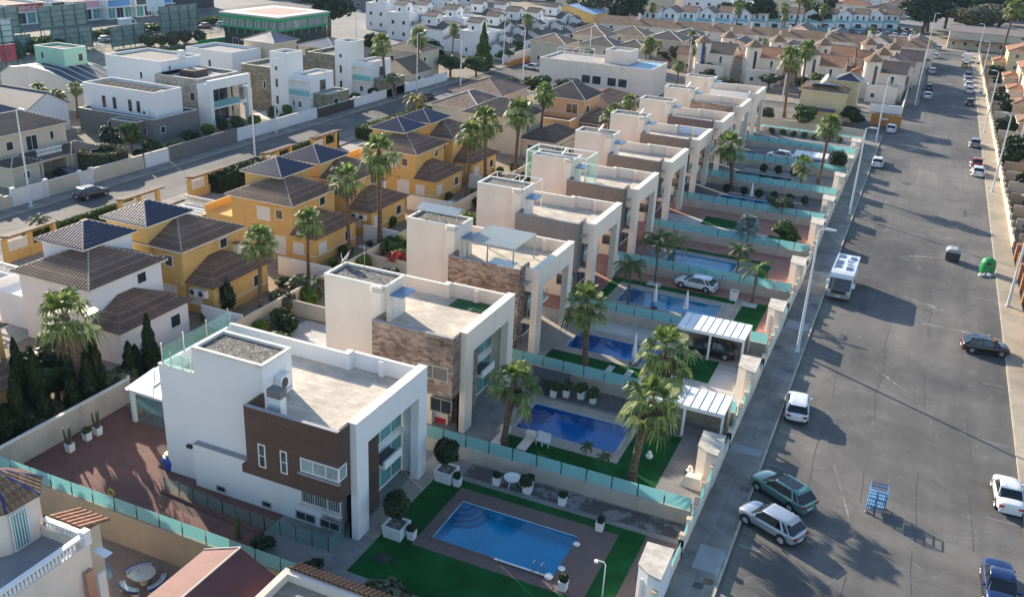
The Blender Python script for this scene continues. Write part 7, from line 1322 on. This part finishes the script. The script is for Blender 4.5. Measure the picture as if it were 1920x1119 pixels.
    for x in wx:
        for sg in (-1, 1):
            wl = MB().tube([(x, sg * (h - .2), r), (x, sg * (h - .01), r)], r, 20).build('wheel', RUBBER, T); c = MB(); c.tube([(x, sg * (h - .005), r), (x, sg * (h + .012), r)], r * .62, 10)
            for q in range(5): a = q * 1.2566; c.tube([(x, sg * (h + .01), r), (x + r * .6 * math.cos(a), sg * (h + .016), r + r * .6 * math.sin(a))], .035, 4)
            c.build('rim', METAL, wl); arch = MB(); arch.tube([(x, sg * (h - .04), r + .02), (x, sg * (h + .002), r + .02)], r * 1.17, 20); arch.build('wheel_arch', BLACK, T)
    for sg in (-1, 1):
        MB().idx([(f - .10, sg * h * .74, hood * .54), (f - .02, sg * h * .52, hood * .54), (f - .08, sg * h * .55, hood * .71), (f - .48, sg * h * .91, hood * .83), (f - .36, sg * h * .93, hood * .66)], [(0, 1, 2, 3, 4), (4, 3, 2, 1, 0)]).build('headlight', HEADL, T)
        bx(-f - .015, sg * h * .50, belt * .70, -f + .1, sg * h * .86, belt * .86).build('taillight', TAIL, T); mm = MB(); mm.box(f * .30, sg * (h * .98), belt - .02, f * .30 + .14, sg * (h + .14), belt + .12); mm.build('mirror', pm, T)
    bx(-f - .012, -.27, .42, -f + .02, .27, .54).build('number_plate', PLATE, T); bx(f - .05, -.3, .34, f + .008, .3, .5).build('grille', BLACK, T); MB().box(-f + .01, -h * .8, .24, -f + .3, h * .8, .4).build('rear_bumper', BLACK if suv else pm, T); return T
_cars = {}
def put_car(kind, col, x, y, deg, lb, group='cars parked along the streets', L=4.35, W=1.8, H=1.5, metal=0):
    key = (kind, col, L)
    if key not in _cars: _cars[key] = Kind(lambda: car(kind, paint('car_paint_%d' % len(_cars), col, metal), L, W, H))
    return _cars[key].put(x, y, lb, 'car', group, 1, R(deg))
SIL = (.42, .45, .50); WHT = (.72, .73, .74); GRN = (.13, .27, .24); BLU = (.008, .03, .12); BLK = (.012, .013, .016); GRY = (.2, .21, .23); RED = (.28, .012, .02); NAV = (.012, .018, .05)
P2 = lambda px, py: G(px, py, .5)
x, y = P2(1446, 980); put_car('suv', SIL, x, y, 155, 'silver crossover parked askew at the kerb, nearest the photo bottom', L=4.4, W=1.82, H=1.56, metal=.5)
x, y = P2(1467, 920); put_car('estate', GRN, x, y, 148, 'green estate car parked askew beside the silver crossover', L=4.7, W=1.84, H=1.5, metal=.4)
x, y = P2(1495, 763); put_car('suv', WHT, x, y, 96, 'white car at the left kerb with long round shadow', L=4.35, W=1.8, H=1.55)
x, y = P2(1889, 925); put_car('sedan', WHT, x, y, 93, 'white saloon at the right kerb near the photo edge', L=4.4, W=1.75, H=1.42)
x, y = P2(1874, 1100); put_car('sedan', BLU, x, y, -88, 'dark blue car at the bottom right corner', L=4.6, W=1.82, H=1.42, metal=.3)
x, y = P2(1847, 650); put_car('hatch', BLK, x, y, 10, 'black hatchback parked across toward the right kerb', L=4.2, W=1.78, H=1.45)
x, y = P2(1305, 532); put_car('hatch', WHT, x, y, 176, 'white hatchback parked on pink paving in the villa garden', L=4.45, W=1.8, H=1.45)
x, y = P2(172, 362); put_car('estate', NAV, x, y, 84, 'dark navy car at the far kerb of the left street', L=4.5, W=1.8, H=1.48)
cl = [(1646, 305, 'hatch', WHT, 90, 'white car at left kerb below the third lamp post'), (1671, 242, 'hatch', WHT, 90, 'white car at left kerb by the tan corner wall'), (1833, 322, 'hatch', WHT, 92, 'white car at the right kerb in front of the red one'), (1831, 306, 'hatch', RED, 90, 'dark red car behind the white one at the right kerb'), (1828, 269, 'hatch', GRY, 90, 'grey-blue car alone at right kerb'), (1739, 180, 'hatch', WHT, 90, 'white car at left side past crossing, nearest'), (1742, 165, 'hatch', NAV, 90, 'dark car behind the nearest white one past the crossing'), (1748, 134, 'hatch', SIL, 90, 'silver car left side with red lamp beyond the crossing'),
      (1753, 106, 'hatch', WHT, 90, 'white car at the far left side of the street'), (1760, 91, 'hatch', SIL, 90, 'last silver car at the far left side'), (1818, 193, 'hatch', BLK, 90, 'black car at the right kerb below three pale cars'), (1817, 170, 'hatch', WHT, 90, 'white car, nearest of three pale cars at right kerb'), (1816, 160, 'hatch', WHT, 90, 'white car, middle of three pale cars at right kerb'), (1815, 150, 'hatch', SIL, 90, 'silver car, farthest of three pale cars at right kerb'), (1815, 142, 'hatch', NAV, 90, 'dark car above the three pale cars'), (1811, 123, 'hatch', (.35, .38, .05), 80, 'yellow car standing out at the right far kerb'), (1811, 113, 'hatch', NAV, 90, 'dark car behind the yellow one'), (1811, 105, 'hatch', SIL, 90, 'silver car behind the white van'),
      (997, 127, 'hatch', WHT, 172, 'white car parked on the cross street by rounded gate'), (800, 182, 'estate', NAV, 84, 'dark car behind the date palm on the left street'), (1462, 293, 'hatch', WHT, 176, 'white car on the navy floor of far garden')]
for px, py, kd, col, dg, lb in cl: x, y = P2(px, py); put_car(kd, col, x, y, dg, lb, L=4.35 if kd == 'hatch' else 4.5)
for (x, y, lb) in ((-12.6, 76.8, 'dark car under the larger ribbed carport, right bay'), (-101, 86.5, 'dark blue car in the porch yard')): put_car('hatch', BLK if x > -50 else NAV, x, y, 180 if x > -50 else 0, lb)
# avenue and parking cars
rnd = random.Random(3); cols = [WHT, SIL, GRY, BLK, NAV, WHT, RED, SIL]
for k in range(26): put_car('hatch', cols[k % 8], -190.5 - (k % 3) * .6, 115 + k * 7.3 + rnd.uniform(-1, 1), 90 if k % 2 else 270, 'car along the avenue verge', 'small cars along the avenue')
for k in range(60): r_ = k // 15; put_car('hatch', cols[(k * 5 + r_) % 8], -166 + (k % 15) * 3.1, 285 + r_ * 11, 90, 'car in the crowded car park beyond the town houses', 'small cars in the far car park')
for k in range(54): r_ = k // 18; put_car('hatch', cols[(k * 3 + r_) % 8], -58 + (k % 18) * 3.0, 372 + r_ * 12, 90, 'car in the lot beyond the long terrace', 'small cars beyond the terrace')
for k in range(8): put_car('hatch', [WHT, SIL][k % 2], -152 + (k % 4) * 3, 104 + (k // 4) * 6 , 90, 'pale car in the yard behind the curved roof house', 'small cars behind the curved roof')
def van(col, L=5.6, W=2.1, H=2.5):
    T = thing('van', 'x', 'van', 0, 0); h = W / 2; pr = [(-L / 2, .35), (-L / 2, H * .95), (-L / 2 + .15, H), (L / 2 - 1.6, H), (L / 2 - 1.0, H * .62 + .5), (L / 2 - .2, 1.15), (L / 2, .9), (L / 2, .35)]; n = len(pr)
    MB().idx([(x, -h, z) for x, z in pr] + [(x, h, z) for x, z in pr], [tuple(range(n)), tuple(range(n, 2 * n))[::-1]] + [(i, n + i, n + (i + 1) % n, (i + 1) % n) for i in range(n)]).build('body', paint('van_paint', col), T)
    m = MB(); m.box(L / 2 - 2.0, -h - .01, 1.25, L / 2 - 1.1, h + .01, 1.9); m.build('side_windows', CG, T); m = MB(); m.face([(L / 2 - 1.02, -h * .9, 1.9), (L / 2 - .2, -h * .9, 1.2), (L / 2 - .2, h * .9, 1.2), (L / 2 - 1.02, h * .9, 1.9)]); m.v = [(a + .06, b, c + .06) for a, b, c in m.v]; m.build('windscreen', CG, T)
    for x in (L / 2 - 1.0, -L / 2 + 1.1):
        for s in (-1, 1): w_ = MB().tube([(x, s * (h - .2), .35), (x, s * (h + .02), .35)], .35, 16).build('wheel', RUBBER, T); MB().tube([(x, s * (h + .02), .35), (x, s * (h + .04), .35)], .2, 10).build('rim', METAL, w_)
    return T
VK = Kind(lambda: van(WHT)); VK.put(10.4, 318, 'white box van at the far right kerb facing away', 'van', None, 1, R(90)); VK.put(-168, 209, 'white van with blue stripe beside the club building', 'van', None, 1.1, R(100)); VK.put(-208, 205, 'white pickup-like van before the white shop', 'van', None, .9, R(80))
# motorhome
def motorhome(x, y, rz):
    T = thing('motorhome', 'white motorhome with solar panels on roof and wide windscreen parked at left kerb', 'motorhome', 0, 0); L, W, H = 7.2, 2.3, 2.95; h = W / 2; f = L / 2
    pr = [(-f, .45), (-f, H - .25), (-f + .3, H), (f - 1.2, H), (f - .6, H - .14), (f - .33, 2.42), (f + .06, 1.22), (f + .12, .9), (f + .05, .45)]; n = len(pr)
    MB().idx([(a, -h, z) for a, z in pr] + [(a, h, z) for a, z in pr], [tuple(range(n)), tuple(range(n, 2 * n))[::-1]] + [(i, n + i, n + (i + 1) % n, (i + 1) % n) for i in range(n)]).build('body', paint('motorhome_white', (.72, .73, .74)), T)
    m = MB(); m.face([(f - .30, -h * .92, 2.42), (f + .09, -h * .93, 1.22), (f + .09, h * .93, 1.22), (f - .30, h * .92, 2.42)]); m.box(f - 1.5, -h - .012, 1.35, f - .5, h + .012, 2.0); m.build('windscreen', CG, T)
    m = MB(); m.box(-1.8, -h - .012, 1.5, -.7, h + .012, 2.1); m.box(-3.0, -h - .012, 1.6, -2.3, h + .012, 2.1); m.build('side_windows', CG, T)
    m = MB(); m.box(f + .0, -h * .97, .42, f + .16, h * .97, .92); m.build('lower_bumper', M('champagne_grey', (.30, .28, .26), .4), T); bx(f + .08, -.75, .88, f + .185, .75, 1.2).build('grille', BLACK, T)
    for s in (-1, 1): bx(f + .06, s * .72, .92, f + .16, s * 1.08, 1.16).build('headlight', HEADL, T); bx(f - .45, s * (h + .01), 1.55, f - .3, s * (h + .3), 2.05).build('mirror', PURE, T)
    for (a, b, c, d) in ((-.9, -.95, .3, -.3), (.9, .2, 1.9, .85), (-2.6, .25, -1.6, .9), (-2.9, -.9, -1.9, -.3), (.7, -.9, 1.5, -.3)): bx(a, b, H + .02, c, d, H + .07).build('solar_panel', M('roof_solar', (.04, .06, .14), .15, .1, 1, 0, 0, .2, .9), T)
    for (a, b) in ((0, .4), (-1.1, .3)): bx(a - .25, b - .25, H, a + .25, b + .25, H + .14).build('roof_hatch', M('hatch_smoke', (.4, .45, .5), .2), T)
    bx(-f + .2, -h + .08, H, f - 1.6, -h + .2, H + .06).build('roof_rail', METAL, T); bx(-.3, h, 2.5, 2.2, h + .12, 2.62).build('awning_box', PURE, T)
    for a in (f - 1.0, -f + 1.7):
        for s in (-1, 1): w_ = MB().tube([(a, s * (h - .22), .36), (a, s * (h + .012), .36)], .36, 18).build('wheel', RUBBER, T); MB().tube([(a, s * (h + .012), .36), (a, s * (h + .03), .36)], .2, 10).build('rim', METAL, w_)
    bx(f + .15, -.26, .55, f + .165, .26, .67).build('number_plate', PLATE, T); T.location = (x, y, 0); T.rotation_euler = (0, 0, rz)
motorhome(-3.75, 99.6, R(-91))
# bins, trolleys
x, y = G(1640, 955); T = thing('trolley_stack', 'blue wire trolleys stacked together in the middle of the street', 'trolleys', x, y); bl = M('trolley_blue', (.02, .17, .42), .4, .15, 2); m = MB(); a, b = .55, .6
for z in (.25, .55, .85, 1.15, 1.45, 1.7):
    m.tube([(x - a, y - b, z), (x + a, y - b, z), (x + a, y + b, z), (x - a, y + b, z), (x - a, y - b, z)], .035, 4)
for k in range(9): u = -a + k * a / 4; m.tube([(x + u, y - b, .25), (x + u, y - b, 1.7)], .022, 4); m.tube([(x + u, y + b, .25), (x + u, y + b, 1.7)], .022, 4)
m.build('wire_frame', bl, T); MB().box(x - .5, y - .55, .55, x + .5, y + .55, .6).box(x - .5, y - .55, 1.15, x + .5, y + .55, 1.2).build('crate_shelf', M('crate_pale_blue', (.25, .42, .55), .6), T)
for u in (-.5, .5):
    for v in (-.5, .5): MB().tube([(x + u - .04, y + v, .1), (x + u + .04, y + v, .1)], .1, 8).build('wheel', RUBBER, T)
x, y = G(1620, 960); tag(MB().tube([(0, 0, 0), (.3, .2, .35), (.2, .5, .5)], .03, 5).tube([(.3, .2, .35), (.6, 0, 0)], .03, 5).build('bent_rod', M('pink_plastic', (.6, .35, .35), .6)), 'thin pale bent rod lying beside the blue trolleys', 'rod').location = (x, y, .02)
def bin_(x, y, lb, body, lid, s=1.0):
    T = thing('waste_container', lb, 'container', x, y, 0, 'street waste containers'); a = .75 * s
    MB().idx([(x - a, y - a * .85, .15), (x + a, y - a * .85, .15), (x + a, y + a * .85, .15), (x - a, y + a * .85, .15), (x - a * 1.08, y - a, 1.15), (x + a * 1.08, y - a, 1.15), (x + a * 1.08, y + a, 1.15), (x - a * 1.08, y + a, 1.15)], [(0, 3, 2, 1), (4, 5, 6, 7), (0, 1, 5, 4), (1, 2, 6, 5), (2, 3, 7, 6), (3, 0, 4, 7)]).build('body', body, T)
    m = MB(); pr = [(-1.1, 1.15), (-1.0, 1.35), (-.5, 1.55), (.5, 1.55), (1.0, 1.35), (1.1, 1.15)]; n = len(pr); m.idx([(x + p * a, y - a * 1.03, z) for p, z in pr] + [(x + p * a, y + a * 1.03, z) for p, z in pr], [tuple(range(n)), tuple(range(n, 2 * n))[::-1]] + [(i, n + i, n + (i + 1) % n, (i + 1) % n) for i in range(n)]); m.build('lid', lid, T)
    for u in (-.6, .6): MB().tube([(x + u - .05, y - a * .8, .12), (x + u + .05, y - a * .8, .12)], .12, 8).build('wheel', RUBBER, T)
gb_ = M('bin_green', (.02, .26, .07), .5, .1, 1)
x, y = G(1784, 488); bin_(x, y, 'dark waste container with grey lid on the right of street', M('bin_dark', (.045, .05, .05), .6), M('bin_grey', (.34, .34, .36), .5)); x, y = G(1849, 512); T = thing('recycling_bin', 'bright green rounded recycling bin at the right kerb', 'recycling bin', x, y)
MB().lathe(x, y, [(.75, .05), (.85, .5), (.82, 1.2), (.7, 1.6), (.35, 1.85), (.1, 1.9)], 12).build('shell', gb_, T, smooth=True); bx(x - .2, y - .84, 1.25, x + .2, y - .74, 1.45).build('mouth', BLACK, T)
for k in range(4): x2, y2 = G(1838 + k * 8, 518); tag(MB().lathe(0, 0, [(.18, 0), (.28, .15), (.2, .32), (.05, .38)], 8).build('rubbish_bag', [PURE, M('bag_mauve', (.4, .35, .42), .5)][k % 2], None), 'small rubbish bag at the foot of green recycling bin', 'bag', 'rubbish bags by the green bin').location = (x2, y2, 0)
x, y = G(965, 170); T = thing('recycling_bin', 'teal-green dome recycling bin on the left street corner', 'recycling bin', x, y); MB().lathe(x, y, [(.8, .05), (.9, .6), (.85, 1.3), (.5, 1.8), (.1, 1.95)], 12).build('shell', M('bin_teal', (.03, .35, .25), .5), T, smooth=True); bin_(x - 1.6, y - 2.5, 'dark container beside the teal dome bin', _M['bin_dark'], _M['bin_dark'])
x, y = G(1832, 190); T = thing('round_sign', 'small round blue street sign on a post at the right kerb', 'sign', 12.3, 240); MB().cyl(12.3, 240, 0, 2.2, .04, n=6).build('post', METAL, T); MB().disc((12.3, 239.95, 2.4), (0, 1, 0), .4, .04).build('disc', M('sign_blue', (.02, .10, .4), .5), T)
# rock-like cover and box in second plot
x, y = G(1297, 908); tag(MB().idx([(-.8, -.5, 0), (.8, -.6, 0), (.9, .5, 0), (-.7, .6, 0), (-.5, -.3, .7), (.6, -.35, .75), (.6, .3, .8), (-.4, .35, .7)], [(4, 5, 6, 7), (0, 1, 5, 4), (1, 2, 6, 5), (2, 3, 7, 6), (3, 0, 4, 7)]).build('pump_cover', COPING), 'cream rock-shaped pump cover at the corner of the second plot', 'cover').location = (x, y, 0)
for k, (px, py, lb) in enumerate(((1217, 858, 'small white garden figure on turf by the pale-trunk palm'), (1293, 886, 'white spherical garden ornament near the rock-shaped cover'))): x, y = G(px, py); tag(MB().lathe(0, 0, [(.2, 0), (.28, .2), (.15, .35), (.16, .5), (.05, .6)], 10).build('garden_ornament', PURE), lb, 'ornament').location = (x, y, 0)
for k, (px, py) in enumerate(((1227, 533), (1405, 572))): x, y = G(px, py); tag(bx(-.75, -.6, 0, .75, .6, .05).build('white_tree_square', MARBPAV), 'white gravel square round the foot of the slim palm, %s one' % ('left' if k == 0 else 'right'), 'tree surround').location = (x, y, .015)
x, y = G(1375, 562); T = smpl.put(x, y, 'tall white pot beside the white gravel square', 'pot', 'small white square pots', (1.6, 1.6, 1.6))
# dark gazebo cover, red toys near villa 2
tag(bx(-1.6, -.8, 0, 1.6, .8, 1.3).idx([(-1.7, -.9, 1.3), (1.7, -.9, 1.3), (1.7, .9, 1.3), (-1.7, .9, 1.3), (-1.2, 0, 1.7), (1.2, 0, 1.7)], [(0, 1, 5, 4), (1, 2, 5), (2, 3, 4, 5), (3, 0, 4)]).build('covered_furniture', M('dark_tarp', (.05, .055, .065), .7, .15, 1)), 'dark covered furniture block against the stained wall by second pool', 'furniture cover').location = (-23.2, 63.4, 0)
x, y = G(828, 789); tag(MB().box(-.5, -.3, 0, .5, .3, .45).box(-.5, .2, .45, .5, .3, .9).build('red_garden_seat', M('toy_red', (.45, .03, .05), .5)), 'red garden seat beside the second villa wall', 'seat').location = (x, y, 0)
# ---------------- far filler: houses and sheds under the top edge ----------------
rnd = random.Random(15); nfar = 0
fl_ = ['pale distant house near the top edge', 'tan distant house near the top edge', 'white distant house with brown roof', 'white distant shed with pale roof']
for gx_ in range(20):
    for gy_ in range(5):
        x, y = -330 + gx_ * 17 + rnd.uniform(-3, 3), 385 + gy_ * 34 + rnd.uniform(-6, 6)
        if -64 < x < 0 and y < 410: continue
        if y < .0 or (x > -12 and y > 380): continue
        if y < 370 - x * .35 - 90 and x < -150 and False: continue
        k = nfar % 4; nfar += 1; h = 4.5 + rnd.random() * 4
        bld('%s, %s' % (fl_[k], 'in the scattered far quarter'), 'house' if k < 3 else 'shed', x, y, x + rnd.uniform(9, 15), y + rnd.uniform(9, 16), h, [CREAM, SAND, WHITE, WHITE][k], (('hip', 1.8, [TILE, TILER, TILED][nfar % 3]) if k < 3 else ('gable', 'x', 1.5, M('pale_sheet', (.45, .5, .55), .5))), (), (('y-', 'x+'), 4, 1.3), group='scattered houses of the far quarter', name='distant_house' if k < 3 else 'distant_shed')
for gx_ in range(9):
    for gy_ in range(2):
        x, y = -300 + gx_ * 17 + rnd.uniform(-3, 3), 300 + gy_ * 40 + rnd.uniform(-6, 6)
        if x > -170: continue
        bld('distant %s workshop by the avenue end' % ['grey', 'white'][gx_ % 2], 'workshop', x, y, x + 13, y + 18, 6, [GREYR, WHITE][gx_ % 2], ('gable', 'y', 1.6, M('pale_sheet', (.45, .5, .55), .5)), (), (('y-', 'x+'), 4, 1.6), group='workshops by the avenue end', name='workshop')
for k in range(46): x, y = rnd.uniform(-320, -20), rnd.uniform(350, 560); tr[k % 3].put(x, y, 'tree among the scattered far houses', 'tree', 'trees of the far quarter', (1.3 + rnd.random(), 1.3 + rnd.random(), 1.0 + rnd.random() * .6), k)
rnd = random.Random(91)
for k in range(34):
    x, y = [(rnd.uniform(-100, -94.5), rnd.uniform(216, 300)), (rnd.uniform(-66, -56), rnd.uniform(214, 262)), (rnd.uniform(-57, -6), rnd.uniform(216, 226)), (rnd.uniform(-170, -130), rnd.uniform(228, 300)), (rnd.uniform(-125, -112), rnd.uniform(150, 215))][k % 5]
    tr[k % 3].put(x, y, 'tree among the houses beyond the cross street', 'tree', 'trees among the town houses', (rnd.uniform(.6, 1.2),) * 2 + (rnd.uniform(.5, .95),), k)
for k in range(16):
    x, y = [(rnd.uniform(-66, -56), rnd.uniform(216, 265)), (rnd.uniform(-57, -6), rnd.uniform(216, 276)), (rnd.uniform(-170, -100), rnd.uniform(215, 330)), (rnd.uniform(-60, 0), rnd.uniform(300, 360))][k % 4]
    tp_[k % 3].put(x, y, 'distant palm among the rooftops', 'palm tree', 'distant palms among the rooftops', rnd.uniform(.6, 1.1), k)
for k in range(16): bd.put(21 + rnd.uniform(-5, -3), 90 + k * 14 + rnd.uniform(-3, 3), 'shrub in the right-hand front yards', 'shrub', 'shrubs of the right-hand yards', rnd.uniform(2, 4), k)
# thin sea-side haze
hz = MB().box(-700, -120, -2.4, 560, 900, 62).build('haze', None); tag(hz, kind='stuff')
hm = bpy.data.materials.new('haze'); hm.use_nodes = True; t_ = hm.node_tree; t_.nodes.remove(t_.nodes['Principled BSDF']); pv = t_.nodes.new('ShaderNodeVolumePrincipled'); pv.inputs['Color'].default_value = (.55, .75, 1, 1); pv.inputs['Density'].default_value = HAZE; pv.inputs['Anisotropy'].default_value = .2
t_.links.new(pv.outputs[0], t_.nodes['Material Output'].inputs['Volume']); hz.data.materials.clear(); hz.data.materials.append(hm)
